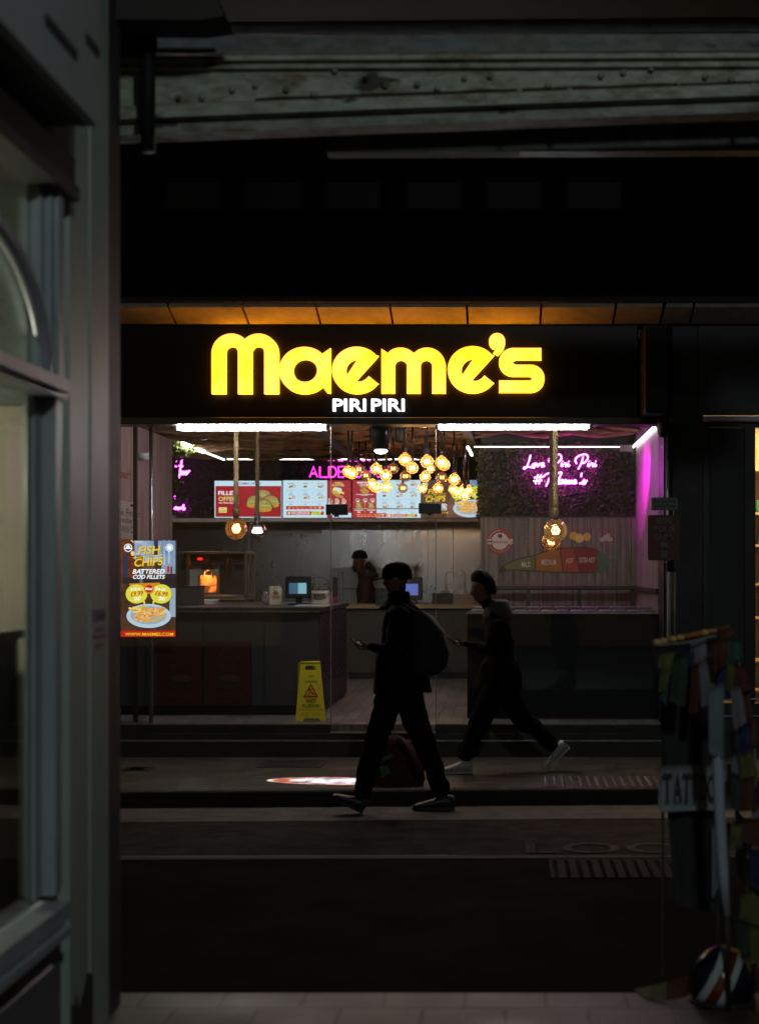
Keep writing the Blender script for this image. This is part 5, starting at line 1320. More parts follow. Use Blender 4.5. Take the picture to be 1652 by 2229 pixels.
b = MB(); b.pprism(rrect(1418, 1083, 1476, 1110.5, 2), 12.835, .006, black); b.pprism(rrect(1419, 1084, 1475, 1109.5, 2), 12.832, .002, D('plate_grey', (.20, .20, .22), .6))
b.text('No loading', 1424, 1087, 1470, 1096, 12.828, D('plate_print', (.022, .022, .025), .5), .03); b.text('at any time', 1424, 1098, 1470, 1107, 12.828, D('plate_print', (.022, .022, .025), .5), .03); part(b, 'plate', t)
b = MB(); b.box(X(1452, 12.85), X(1466, 12.85), 12.842, 12.869, Z(1100, 12.85), Z(1094, 12.85), steel); part(b, 'clamp', t)
t = thing('gum_sign', 'red BIN YOUR GUM sign with hand and bin symbol', 'street sign', P(1444, 1220, 12.82))
b = MB(); b.pprism(rrect(1410, 1121, 1479, 1220, 5), 12.835, .006, D('gum_red', (.12, .009, .005), .5)); gp = D('gum_print', (.26, .22, .20), .6)
for w_, (a, c, e, f) in (('BIN', (1430, 1127, 1462, 1141)), ('YOUR', (1422, 1144, 1470, 1158)), ('GUM.', (1424, 1162, 1466, 1175))): b.text(w_, a, c, e, f, 12.829, gp, .02)
b.pol([(1434, 1184), (1444, 1180), (1452, 1184), (1454, 1190), (1449, 1192), (1446, 1188), (1440, 1192), (1436, 1191), (1439, 1187)], 12.829, gp)
b.pol([(1437, 1198), (1453, 1198), (1451, 1213), (1440, 1213)], 12.829, gp)
for k in range(3): b.rect(1438.5, 1201+k*4, 1452, 1202+k*4, 12.827, D('gum_red', (.12, .009, .005), .5))
b.rect(1444.5, 1199, 1445.5, 1213, 12.827, D('gum_red', (.12, .009, .005), .5)); part(b, 'plate', t)
b = MB(); b.box(X(1452, 12.85), X(1466, 12.85), 12.842, 12.862, Z(1180, 12.85), Z(1172, 12.85), steel); part(b, 'clamp', t)
# projecting sign box and camera on the pier
t = thing('projecting_sign', 'tall black projecting sign box seen edge-on above the pier', 'sign', P(1424, 900, 13.3))
b = MB(); b.box(X(1397, 13.2), X(1447, 13.2), 12.95, 13.36, Z(905, 13.2), Z(716, 13.2), D('box_matt_black', (.004, .004, .004), .6), .01); part(b, 'case', t)
b = MB(); b.box(X(1396.5, 12.95), X(1397.3, 12.95), 12.94, 12.96, Z(815, 13.0), Z(792, 13.0), steel); part(b, 'catch', t)
b = MB(); b.box(X(1410, 13.37), X(1436, 13.37), 13.361, 13.449, Z(820, 13.3), Z(790, 13.3), black); part(b, 'bracket', t)
t = thing('security_camera', 'rounded black camera dome under the header corner at right', 'camera', P(1443, 935, 13.38))
b = MB(); b.lathe(P(1443, 945, 13.3), [(.0001, -.03), (.03, -.02), (.045, .01), (.052, .06), (.045, .12)], rubber, 18); part(b, 'dome', t)
b = MB(); b.lathe(P(1443, 945, 13.3), [(.055, .12), (.055, .16)], plastic_b, 16); part(b, 'mount', t)
t = thing('downpipe', 'slim grey downpipe between the two shopfronts', 'pipe', (X(1456, 13.42), 13.42, .10))
b = MB(); b.tube([(X(1456, 13.41), 13.41, .10), (X(1456, 13.41), 13.41, Z(705, 13.41))], .029, D('downpipe_grey', (.035, .036, .04), .6, var=.3, scale=8, spec=.2), 14); part(b, 'pipe', t)
for v in (780, 1000, 1230, 1450):
    b = MB(); b.lathe((X(1456, 13.41), 13.41, Z(v, 13.41)), [(.034, 0), (.034, .03)], D('downpipe_grey', (.035, .036, .04), .4), 14); part(b, 'collar', t)

# ---------------------------------------------------------------- neighbouring shop
nb = thing('neighbour_building', 'dark navy neighbouring shopfront with a bright interior at right edge', 'building', (5, 13.6, .1))
nav_ = D('navy_paint', (.014, .014, .024), .45, var=.3, scale=2)
b = MB(); b.box(1.665, 12, 13.50, 13.9, Z(664, 13.5), 9.5, blackw); part(b, 'upper_wall', nb)
cornice([1442, 1505, 1665, 1830, 1990, 2200], nb, D('cornice_grey', (.36, .34, .40), .8, var=.4, scale=5, bump=.6, bscale=50))
b = MB(); b.box(X(1519, 13.42), 12, 13.42, 13.50, Z(903, 13.42), zb-.006, nav_, .004); part(b, 'fascia', nb)
b = MB(); b.box(X(1530, 13.38), 12, 13.35, 13.50, Z(917, 13.38), Z(906, 13.38), D('lavender_trim', (.62, .60, .85), .5), .003); part(b, 'trim', nb)
b = MB(); b.box(1.665, X(1530, 13.5), 13.51, 13.6, .1, Z(903, 13.5), nav_); b.box(X(1514, 13.5), X(1519, 13.5), 13.485, 13.51, .1, Z(903, 13.5), D('dark_frame', (.03, .03, .032), .5)); part(b, 'pilaster', nb)
b = MB(); b.box(X(1530, 13.5), 12, 13.47, 13.6, Z(930, 13.5), Z(917.5, 13.5), black); b.box(X(1530, 13.5), X(1541, 13.5), 13.47, 13.6, .1, Z(930, 13.5)-.002, black)
b.box(X(1620, 13.5), X(1643, 13.5), 13.47, 13.6, Z(1530, 13.5), Z(930, 13.5)-.002, black); part(b, 'frame', nb)
b = MB(); b.box(X(1541, 13.5), X(1620, 13.5), 13.52, 13.56, Z(1521, 13.5), Z(931, 13.5), D('roller_panel', (.040, .040, .050), .6, var=.2, scale=3)); part(b, 'infill_panel', nb)
b = MB(); b.box(X(1541.5, 13.5), 12, 13.44, 13.6, .101, Z(1531, 13.5), D('stall_riser', (.03, .03, .032), .5)); part(b, 'stall_riser', nb)
b = MB(); b.box(X(1541, 13.4), 12, 13.40, 13.438, Z(1524, 13.4), Z(1521, 13.4), steel); b.box(X(1541, 13.4), 12, 13.40, 13.438, Z(1561, 13.4), Z(1558, 13.4), steel); part(b, 'sill_trim', nb)
warmw = D('warm_room_wall', (.62, .46, .24), .7, var=.2, scale=4)
b = MB(); b.box(1.70, 12, 15.6, 15.7, .3, 3.6, warmw); b.box(1.70, 12, 13.62, 15.6, 3.5, 3.6, warmw); b.box(1.70, 12, 13.61, 15.6, .30, .36, D('warm_floor', (.3, .2, .1), .5)); part(b, 'room', nb)
b = MB(); b.box(X(1643, 13.5), 12, 13.545, 13.553, Z(1520, 13.5), Z(931, 13.5), clear); part(b, 'glass_pane', nb)
Yn = 15.1
t = thing('display_shelf', 'lit shelving with goods just visible in neighbouring window', 'shelf', (X(1690, Yn), Yn+.2, .36))
sw_ = D('shelf_birch', (.60, .42, .20), .5, var=.2, scale=5)
b = MB(); b.box(X(1640, Yn), X(1644, Yn), Yn, Yn+.4, .36, Z(935, Yn), sw_); b.box(X(1740, Yn), X(1744, Yn), Yn, Yn+.4, .36, Z(935, Yn), sw_); b.box(X(1644, Yn), X(1740, Yn), Yn+.38, Yn+.4, .36, Z(935, Yn), warmw); part(b, 'frame', t)
for v in (1025, 1120, 1190, 1275, 1348, 1440, 1505):
    b = MB(); b.box(X(1644, Yn), X(1740, Yn), Yn+.0, Yn+.38, Z(v, Yn), Z(v-5, Yn), sw_); part(b, 'shelf', t)
gm = [D('goods_'+n, c, .5) for n, c in (('green', (.05, .2, .08)), ('blue', (.08, .15, .35)), ('rust', (.35, .12, .04)), ('dark', (.05, .045, .04)), ('cream', (.6, .5, .35)), ('teal', (.1, .25, .3)))]
for (v, hgt, k) in ((1120, 26, 0), (1120, 40, 4), (1190, 22, 1), (1190, 30, 5), (1275, 50, 2), (1275, 34, 3), (1348, 40, 1), (1348, 24, 2), (1440, 55, 3), (1505, 40, 4)):
    u = 1646 + (k*13) % 60
    b = MB(); b.fr(u, v-5-hgt, u+12, v-5.3, Yn+.05+.02*k, .08, gm[k], .006); o = b.build('boxed_goods'); tag(o, '%s boxed item on the lit shelf, row near height %s' % (['green', 'blue', 'rust', 'dark', 'cream', 'teal'][k], {1120: 'of the sign plate', 1190: 'of the red sign', 1275: 'of the mural rail', 1348: 'of the bar top', 1440: 'of the yellow sign', 1505: 'of the window sill'}[v]), 'box', 'goods on the lit shelf')
t = thing('added_panel_lamp', 'added unseen warm ceiling panel lighting the neighbouring shop', 'ceiling lamp', (3.2, 14.4, 3.46))  # added glowing panel out of view, lights the shelves next door
b = MB(); b.box(2.3, 4.1, 13.9, 14.8, 3.47, 3.495, white_p); part(b, 'housing', t)
b = MB(); b.box(2.35, 4.05, 13.95, 14.75, 3.462, 3.469, E('warm_panel', (1, .78, .42), 32)); part(b, 'diffuser', t)
# ---------------------------------------------------------------- near arcade: shopfront on the left
peel = None
def peeling(name, c_paint, c_rust, c_dark):
    m, t_, bs = new_mat(name); nn = t_.nodes; l = t_.links
    tc = nn.new('ShaderNodeTexCoord'); mp = nn.new('ShaderNodeMapping'); mp.inputs['Scale'].default_value = (1, 1, 2.6); l.new(tc.outputs['Object'], mp.inputs[0])
    n1 = nn.new('ShaderNodeTexNoise'); n1.inputs['Scale'].default_value = 4.2; n1.inputs['Detail'].default_value = 10; n1.inputs['Roughness'].default_value = .72; l.new(mp.outputs[0], n1.inputs[0])
    n2 = nn.new('ShaderNodeTexNoise'); n2.inputs['Scale'].default_value = 2.6; n2.inputs['Detail'].default_value = 8; l.new(mp.outputs[0], n2.inputs[0])
    n3 = nn.new('ShaderNodeTexNoise'); n3.inputs['Scale'].default_value = 14; n3.inputs['Detail'].default_value = 8; l.new(mp.outputs[0], n3.inputs[0])
    r1 = nn.new('ShaderNodeValToRGB'); r1.color_ramp.elements[0].position = .50; r1.color_ramp.elements[1].position = .64; r1.color_ramp.elements[0].color = (*c_paint, 1); r1.color_ramp.elements[1].color = (*c_rust, 1); l.new(n1.outputs['Fac'], r1.inputs[0])
    r2 = nn.new('ShaderNodeValToRGB'); r2.color_ramp.elements[0].position = .62; r2.color_ramp.elements[1].position = .645; r2.color_ramp.elements[0].color = (0, 0, 0, 1); r2.color_ramp.elements[1].color = (1, 1, 1, 1); l.new(n2.outputs['Fac'], r2.inputs[0])
    mx = nn.new('ShaderNodeMix'); mx.data_type = 'RGBA'; l.new(r2.outputs[0], mx.inputs[0]); l.new(r1.outputs[0], mx.inputs[6]); mx.inputs[7].default_value = (*c_dark, 1)
    mm = nn.new('ShaderNodeMapRange'); mm.inputs[1].default_value = .3; mm.inputs[2].default_value = .75; mm.inputs[3].default_value = 1.15; mm.inputs[4].default_value = .55; l.new(n3.outputs['Fac'], mm.inputs[0])
    sc = nn.new('ShaderNodeVectorMath'); sc.operation = 'SCALE'; l.new(mx.outputs[2], sc.inputs[0]); l.new(mm.outputs[0], sc.inputs['Scale']); l.new(sc.outputs[0], bs.inputs['Base Color'])
    bp = nn.new('ShaderNodeBump'); bp.inputs['Strength'].default_value = .6; bp.inputs['Distance'].default_value = .01; l.new(n3.outputs['Fac'], bp.inputs['Height']); l.new(bp.outputs[0], bs.inputs['Normal'])
    bs.inputs['Roughness'].default_value = .6
    MATS[name] = m; return m
XA = -1.40
def YA(u, x=XA): return x*F/(u-1100)
paint = D('old_cream_paint', (.34, .40, .355), .5, var=.22, scale=2.2, bump=.25, bscale=30, stretch=(1, 1, .35))
paint2 = D('stile_paint', (.30, .34, .37), .42, var=.25, scale=5, bump=.5, bscale=40, stretch=(1, 1, .3))
near_black = D('shadow_gap', (.015, .015, .016), .7)  # near-black for dark parts; in grooves and gaps it paints in shade
brn_d = D('dark_return', (.040, .038, .038), .6, var=.3, scale=4)
ls = thing('arcade_shopfront', 'old painted timber shopfront with arched window bar at the left edge', 'shopfront', (XA, 5.0, .10))
b = MB()
b.box(XA-.10, XA-.012, YA(160), YA(200), .10, 3.60, paint); b.box(XA-.10, XA-.012, YA(206), YA(244), .10, 3.95, paint)
b.box(XA-.10, XA-.034, YA(200), YA(206), .10, 3.60, near_black)
part(b, 'pilaster', ls)
# chipped dark foot of the pilaster
b = MB()
ya, yb_ = YA(162), YA(206)
pts = [(ya, .12), (ya, .285), (ya+.03, .262), (ya+.055, .30), (ya+.085, .235), (ya+.12, .27), (ya+.15, .285), (ya+.19, .34), (yb_, .32), (yb_, .12)]
b.prism_x(pts, XA-.011, XA-.006, near_black); part(b, 'chipped_foot', ls)
b = MB(); b.box(XA-.30, XA-.016, YA(244)+.002, YA(271), .10, 3.95, brn_d); part(b, 'corner_return', ls)
b = MB(); b.box(XA-.11, XA-.09, YA(146), YA(160), .10, 3.4, near_black); part(b, 'reveal', ls)
# fascia board with slots
fb = D('fascia_board_pale', (.30, .31, .32), .6, var=.2, scale=2.5)
XB = -1.22
b = MB(); b.box(XB-.03, XB, 2.4, YA(214, XB), 3.03, 3.95, fb)
b.box(XB-.20, XB-.031, 2.4, YA(214, XB), 3.03, 3.06, near_black)
part(b, 'fascia_board', ls)
b = MB()
for (a, c, v0, v1) in ((97, 165, 22, 108), (186, 222, 65, 107)):
    y0, y1 = YA(a, XB), YA(c, XB) if c < 214 else YA(213, XB)
    z = Z(v0+4, y0)
    b.box(XB+.001, XB+.005, y0, y1, z-.03, z, near_black)
part(b, 'vent_slots', ls)
b = MB(); b.box(XA-.2, XA+.02, 2.4, YA(150), 2.93, 3.02, near_black); b.box(XA-.1, XA+.035, 2.4, YA(150), 2.88, 2.925, D('head_mould', (.025, .025, .025), .6)); part(b, 'window_head', ls)
# stiles (moulded)
b = MB()
for (ua, ub, dx) in ((103, 112, .0), (112.5, 120, .018), (120.5, 133, .03), (133.5, 146, .012)):
    b.box(XA-.07, XA+dx-.02, YA(ua), YA(ub), 2.30, 2.90, paint2, .005)
for (ua, ub, dx) in ((104, 120, -.02), (120.5, 132, .02), (132.5, 146, .005)):
    b.box(XA-.07, XA+dx-.02, YA(ua), YA(ub), .68, 2.235, paint2, .005)
part(b, 'stile', ls)
b = MB()
b.prism_x([(2.4, 2.235), (2.4, 2.30), (4.99, 2.30), (4.99, 2.235)], XA-.07, XA+.02, paint2)
b.prism_x([(2.4, 2.252), (2.4, 2.283), (4.93, 2.283), (4.93, 2.252)], XA+.0201, XA+.045, paint2)
part(b, 'transom', ls)
b = MB()
b.prism_x([(2.4, .60), (2.4, .655), (4.98, .655), (4.98, .60)], XA-.07, XA+.03, paint2); b.prism_x([(2.4, .565), (2.4, .59), (4.94, .59), (4.94, .565)], XA-.07, XA+.05, paint2)
part(b, 'sill', ls)
b = MB(); b.box(XA-.08, XA-.02, 2.4, 5.05, .10, .56, D('riser_blue_grey', (.09, .095, .11), .5, var=.2, scale=4)); b.box(XA-.0199, XA-.005, 2.5, 4.93, .20, .47, D('riser_blue_grey', (.09, .095, .11), .5), .01)
part(b, 'stall_riser', ls)
# arch bar
b = MB(); pts = []
yc0 = YA(-60); zc0 = 2.29
y_r = YA(112); z_t = Z(462, YA(0))
for i in range(19):
    a = R(90*i/18); pts.append((XA-.02, yc0 + (y_r-yc0)*math.sin(a)**1.0, zc0 + (z_t-zc0)*math.cos(a)**.9 if i < 18 else zc0))
b.tube(pts, .026, D('arch_paint', (.22, .22, .26), .35), 10); part(b, 'arch_bar', ls)
gdim = glass_mat('arcade_glass', (.85, .9, .87), .05, .03)
b = MB(); b.box(XA-.055, XA-.05, 2.4, YA(104), .66, 2.235, gdim); b.box(XA-.055, XA-.05, 2.4, YA(104), 2.30, 2.89, gdim); part(b, 'glass_pane', ls)
# things visible through the glass: pale green panel above, room below
b = MB(); b.box(-2.94, -1.52, 5.92, 5.99, 2.32, 3.39, D('green_panel', (.13, .155, .135), .6, var=.2, scale=4)); b.box(X(66, 5.8), X(78, 5.8), 5.80, 5.90, .13, 3.38, near_black); b.box(-3.0, -2.95, 2.3, 6.0, .1, 3.4, D('room_wall_beige', (.42, .37, .28), .7, var=.2, scale=1.5))
b.box(-2.95, -1.52, 6.0, 6.05, .1, 3.4, D('room_wall_beige', (.42, .37, .28), .7)); b.box(-2.95, -1.5, 2.3, 5.99, .08, .12, brn_d); b.box(-1.512, -1.505, 5.15, 5.98, .1, 3.4, brn_d); b.box(-3, -1.52, 2.3, 6.04, 3.40, 3.42, brn_d); part(b, 'room', ls)
t = thing('notice_sticker', 'white notice sticker with red band on the left pilaster', 'sticker', (XA, YA(220), Z(1425, 5.4)))
b = MB(); y0, y1 = YA(208), YA(238); 
for (v0, v1, m) in ((1362, 1385, D('sticker_white', (.30, .30, .34), .5)), (1386, 1392, D('sticker_red', (.22, .02, .02), .5)), (1393, 1425, D('sticker_white', (.30, .30, .34), .5))):
    b.box(XA-.0118, XA-.009, y0, y1, Z(v1, 5.4), Z(v0, 5.4), m)
b.box(XA-.0088, XA-.0075, y0+.03, y1-.04, Z(1378, 5.4), Z(1369, 5.4), D('sticker_grey', (.12, .12, .14), .5)); b.box(XA-.0088, XA-.0075, y0+.03, y1-.05, Z(1412, 5.4), Z(1404, 5.4), D('sticker_red', (.22, .02, .02), .5))
part(b, 'sheet', t)
t = thing('notice_sticker', 'dark blue faded notice above the white sticker on the pilaster', 'sticker', (XA, YA(220), Z(1358, 5.4)))
b = MB(); b.box(XA-.0118, XA-.009, YA(208), YA(236), Z(1356, 5.4), Z(1328, 5.4), D('sticker_blue', (.07, .08, .13), .5)); b.box(XA-.0088, XA-.0075, YA(216), YA(232), Z(1349, 5.4), Z(1338, 5.4), near_black); part(b, 'sheet', t)
# inside the left shop: shelf unit, papers, added lamp
t = thing('shop_cabinet', 'blurred pale cabinet with books behind the left shop glass', 'cabinet', (-2.1, 5.65, .12))
b = MB(); b.box(-2.16, -2.14, 5.5, 5.78, .13, 1.45, D('cabinet_pale', (.35, .34, .32), .5)); b.box(-1.80, -1.78, 5.5, 5.78, .13, 1.45, D('cabinet_pale', (.35, .34, .32), .5)); b.box(-2.18, -1.76, 5.48, 5.80, 1.45, 1.48, D('cabinet_pale', (.35, .34, .32), .5))
b.box(-2.14, -1.80, 5.5, 5.78, .80, .83, D('cabinet_pale', (.35, .34, .32), .5)); part(b, 'frame', t)
b = MB()
for k in range(7): b.box(-2.13+k*.045, -2.092+k*.045, 5.52, 5.74, .832, 1.12+.05*(k % 3), gm[k % 6])
part(b, 'books', t)
t = thing('added_shop_lamp', 'added unseen warm lamp inside the left shop', 'lamp', (-2.90, 5.2, 2.0))  # added lamp out of view, brightens the room behind the glass
b = MB(); b.lathe((-2.88, 5.2, 2.0), [(.03, -.1), (.07, -.05), (.08, .06), (.03, .1)], E('dim_lamp', (1, .85, .55), 1.2), 16); part(b, 'lamp_shade', t)
ld = bpy.data.lights.new('added_shop_light', 'POINT'); ld.energy = 45; ld.color = (1, .93, .75); ld.shadow_soft_size = .08
lo = bpy.data.objects.new('added_shop_light', ld); SC.collection.objects.link(lo); lo.parent = t; lo.location = (.45, -.1, .05)
b = MB(); b.box(-2.949, -2.92, 5.16, 5.24, 1.95, 2.05, brass); part(b, 'bracket', t)
# ---------------------------------------------------------------- canopy edge beam overhead
pl = peeling('peeling_paint', (.34, .36, .30), (.15, .10, .04), (.03, .028, .022))
pl2 = peeling('ribbed_paint', (.15, .16, .165), (.12, .11, .09), (.04, .04, .04))
plr = D('rust_shade', (.05, .03, .012), .8, var=.6, scale=12)
cn = thing('arcade_canopy', 'weathered cream painted iron beam with rust across the top of the arcade', 'canopy', (0, 6.2, 3.0))
YC = 6.2
def zz_(x, y): return (227.3 + x*.8624, y*.8624)
def bar(name, pts, dy, m, th=.12):
    b = MB(); b.pprism([zz_(*p) for p in pts], YC+dy, th, m); return part(b, name, cn)
EX = 1900
bar('ribbed_band', [(110, 55), (EX, 38), (EX, 78), (110, 84)], .06, pl2)
for k in range(5):
    bar('rib', [(110, 58+k*5.6), (EX, 43+k*7.6), (EX, 45+k*7.6), (110, 60+k*5.6)], .045, pl2, .014)
bar('ribbed_band', [(110, 90), (EX, 82), (EX, 126), (110, 132)], .045, pl2)
bar('moulding', [(0, 141), (EX, 129), (EX, 141), (0, 152)], -.03, pl); bar('moulding', [(0, 154.5), (EX, 143.5), (EX, 164), (0, 172)], .01, pl)
bar('gap_shade', [(0, 173), (EX, 165), (EX, 168), (0, 180)], .08, near_black, .04)  # dark bar paints in the shade between moulding and web
N = 30
tp_ = [(0 + EX*i/N, 180 - 12*i/N + (6*abs(pnoise((i*1.7, 0, 5))) if i < 16 else 1)) for i in range(N+1)]
bt_ = [(0 + EX*i/N, 268 - 68*(i/N)**.95) for i in range(N+1)]
bar('web', tp_ + bt_[::-1], .05, pl)
f1_ = [(x, y+1.5) for x, y in bt_]; f2_ = [(x, y + 33 - 3*x/EX) for x, y in bt_]
bar('flange', f1_ + f2_[::-1], -.035, pl)
bar('rust_shade_line', [(x, y-8-6*pnoise((x*.012, 0, 0))) for x, y in bt_[6:]] + [(x, y+1) for x, y in bt_[6:]][::-1], .042, plr, .012)  # rust darkened further to paint in the shade between web and flange
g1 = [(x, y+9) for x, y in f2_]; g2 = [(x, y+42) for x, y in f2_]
bar('lip', g1 + g2[::-1], .03, peeling('lip_paint', (.24, .26, .235), (.13, .11, .07), (.03, .028, .022)))
bar('inner_beam', [(560, 330), (EX, 272), (EX, 376), (560, 384)], .6, D('beam_shade', (.09, .09, .094), .7, var=.4, scale=4), .1)
bar('inner_edge', [(1050, 377), (EX, 372), (EX, 377), (1050, 381)], .58, D('beam_edge', (.07, .07, .072), .5, var=.5, scale=9), .1)
for i in range(26):
    b = MB(); x = 180 + i*66 + 20*rnd.random(); yy = 222 + (-35*x/1652) + rnd.uniform(-35, 30)
    u, v = zz_(x, yy); b.lathe(P(u, v, YC-.004+.035), [(.0001, -.012), (.010, -.008), (.013, .0)], pl, 10, axis='Y'); part(b, 'rivet', cn)
b = MB(); b.box(X(245, 6.3), 6, 5.2, 6.6, 3.93, 4.02, near_black); part(b, 'roof', cn)
t = thing('drain_pipe', 'dark vertical pipe with bracket in front of the beam at upper left', 'pipe', P(322, 400, 6.0))
b = MB(); b.tube([(X(322, 6.05), 6.05, 3.93), (X(322, 6.05), 6.05, Z(330, 6.05))], .028, D('pipe_dark', (.010, .010, .012), .6, .0, spec=.15), 14); part(b, 'pipe', t)
b = MB(); b.lathe((X(322, 6.05), 6.05, Z(110, 6.05)), [(.036, 0), (.036, .05)], D('pipe_dark', (.02, .02, .024), .35), 14); part(b, 'collar', t)
t = thing('hanging_box', 'dark boxed casing at the top left under the canopy roof', 'casing', P(360, 35, 5.9))
b = MB(); b.pprism([(245, -12), (470, -12), (488, 33), (430, 42), (245, 40)], 5.75, .2, D('casing_brown', (.02, .017, .014), .7)); part(b, 'casing', t)
t = thing('added_fill_lamp', 'added unseen fill lamp lighting the near woodwork and beam', 'lamp', (1.0, -.4, 4.65))  # added lamp behind the camera, fills light on the near shopfront and beam
b = MB(); b.ball((1.0, -.4, 4.65), .13, E('fill_lamp_globe', (.85, .95, 1.0), 1.0), 16); part(b, 'globe', t)
b = MB(); b.tube([(1.0, -.4, 4.78), (1.0, -.4, 5.2)], .012, plastic_b, 8); part(b, 'rod', t)
ld = bpy.data.lights.new('fill_lamp_light', 'POINT'); ld.energy = 240; ld.color = (.84, .98, .96); ld.shadow_soft_size = .14
lo = bpy.data.objects.new('fill_lamp_light', ld); SC.collection.objects.link(lo); lo.parent = t; lo.location = (0, 0, -.25)
# ---------------------------------------------------------------- people
skin = D('skin', (.13, .065, .042), .6, var=.15, scale=10, spec=.2)
def body(name, label, joints, edges, mats, root, loc, face=None, subs=2):
    """joints: name -> (x,y,z,r[,r2]); edges: (a,b,material); one continuous skinned surface"""
    t = thing('person', label, 'person', loc)
    for k_ in list(joints):
        j_ = joints[k_]; g_ = 1.2 if k_ in ('pelvis', 'waist', 'chest', 'upchest') else 1.08 if k_ in ('neck', 'jaw', 'skull', 'crown') else 1.14 if len(k_) < 6 and k_[1:] in ('hip', 'knee', 'calf', 'ank', 'sh', 'elb') else 1.0
        joints[k_] = tuple(j_[:3]) + tuple(r_*g_ for r_ in j_[3:])
    names = list(joints); idx = {n: i for i, n in enumerate(names)}
    me = bpy.data.meshes.new('body'); me.from_pydata([tuple(joints[n][k] for k in range(3)) for n in names], [(idx[a], idx[c]) for a, c, _ in edges], [])
    o = bpy.data.objects.new('tmp', me); SC.collection.objects.link(o)
    md = o.modifiers.new('skin', 'SKIN'); md.use_smooth_shade = True; md.branch_smoothing = .6
    sv = me.skin_vertices[0].data
    for n in names:
        j = joints[n]; sv[idx[n]].radius = (j[3], j[4] if len(j) > 4 else j[3]); sv[idx[n]].use_root = (n == root)
    ms = o.modifiers.new('sub', 'SUBSURF'); ms.levels = subs; ms.render_levels = subs
    dg = bpy.context.evaluated_depsgraph_get(); dg.update()
    ev = o.evaluated_get(dg); m2 = bpy.data.meshes.new_from_object(ev); bpy.data.objects.remove(o)
    m2.name = 'body'; m2.materials.clear(); ml = []
    segs = []
    for a, c, m in edges:
        if m not in ml: ml.append(m); m2.materials.append(m)
        segs.append((Vector(joints[a][:3]), Vector(joints[c][:3]), ml.index(m), (joints[a][3]+joints[c][3])/2))
    if face:   # sculpt: centre, forward, sideways, size
        C, fw, sd, s = [Vector(v) if not isinstance(v, float) else v for v in face]; up = fw.cross(sd).normalized()
        if up.z < 0: up = -up
        for v in m2.vertices:
            d = v.co - C
            if d.length > s*1.5: continue
            f, l, h = d.dot(fw)/s, d.dot(sd)/s, d.dot(up)/s
            if f > .3:
                nose = math.exp(-(l/.16)**2 - ((h+.12)/.20)**2)*.26
                brow = math.exp(-(l/.55)**2 - ((h-.18)/.10)**2)*.05
                eye = -(math.exp(-((abs(l)-.34)/.17)**2 - ((h-.02)/.12)**2))*.10
                chin = math.exp(-(l/.32)**2 - ((h+.86)/.18)**2)*.12
                lips = math.exp(-(l/.24)**2 - ((h+.50)/.07)**2)*.06
                v.co += fw*s*(nose+brow+eye+chin+lips)
            ear = math.exp(-((abs(l)-.85)/.3)**2 - ((h+.02)/.26)**2 - ((f+.08)/.16)**2)*.14
            v.co += sd*s*ear*(1 if l > 0 else -1)
    for p in m2.polygons:
        c = p.center; best = None
        for a, e, k, r in segs:
            ab = e-a; tt = max(0, min(1, (c-a).dot(ab)/max(1e-9, ab.length_squared))); dd = (c-(a+ab*tt)).length - r*.6
            if best is None or dd < best[0]: best = (dd, k)
        p.material_index = best[1]; p.use_smooth = True
    m2.update(); skin_i = ml.index(skin); cl = set()
    for p in m2.polygons:
        if p.material_index != skin_i: cl.update(p.vertices)
        else: cl.difference_update(p.vertices)
    for i in cl:
        v = m2.vertices[i]; q = v.co
        v.co = q + v.normal*(.011*pnoise((q.x*9, q.y*9, q.z*14)) + .009*pnoise((q.x*4+q.z*18, q.y*6, q.z*5)))
    m2.transform(Matrix.Translation(-Vector(loc)))
    ob = bpy.data.objects.new('body', m2); SC.collection.objects.link(ob); ob.parent = t
    return t
def hand(J, Eg, side, w, d, n, curl, m, s=1.0):
    """palm and five fingers beyond wrist w, pointing d, palm normal n"""
    w, d, n = Vector(w), Vector(d).normalized(), Vector(n).normalized(); a = d.cross(n).normalized()
    pal = w + d*.045*s; J[side+'palm'] = (*pal, .026*s, .016*s); Eg.append((side+'wrist', side+'palm', m))
    kn = w + d*.085*s; J[side+'knuck'] = (*kn, .030*s, .014*s); Eg.append((side+'palm', side+'knuck', m))
    for i, (off, L) in enumerate(((-.032, .070), (-.011, .080), (.011, .074), (.032, .058))):
        p0 = kn + d*.010 + a*off*s; dd = d; prev = side+'knuck'
        for k in range(3):
            ang = curl*(k+.5); dd = (d*math.cos(ang) + n*math.sin(ang)).normalized()
            p0 = p0 + dd*L*s/2.6; nm = '%sf%d%d' % (side, i, k); J[nm] = (*p0, .0085*s-.001*k); Eg.append((prev, nm, m)); prev = nm
    p0 = pal + a*-.028*s; J[side+'t0'] = (*p0, .012*s); Eg.append((side+'palm', side+'t0', m))
    p1 = p0 + (d*.6 - a*.7 + n*.4).normalized()*.035*s; J[side+'t1'] = (*p1, .010*s); Eg.append((side+'t0', side+'t1', m))
    p2 = p1 + (d*.9 + n*.4).normalized()*.028*s; J[side+'t2'] = (*p2, .008*s); Eg.append((side+'t1', side+'t2', m))
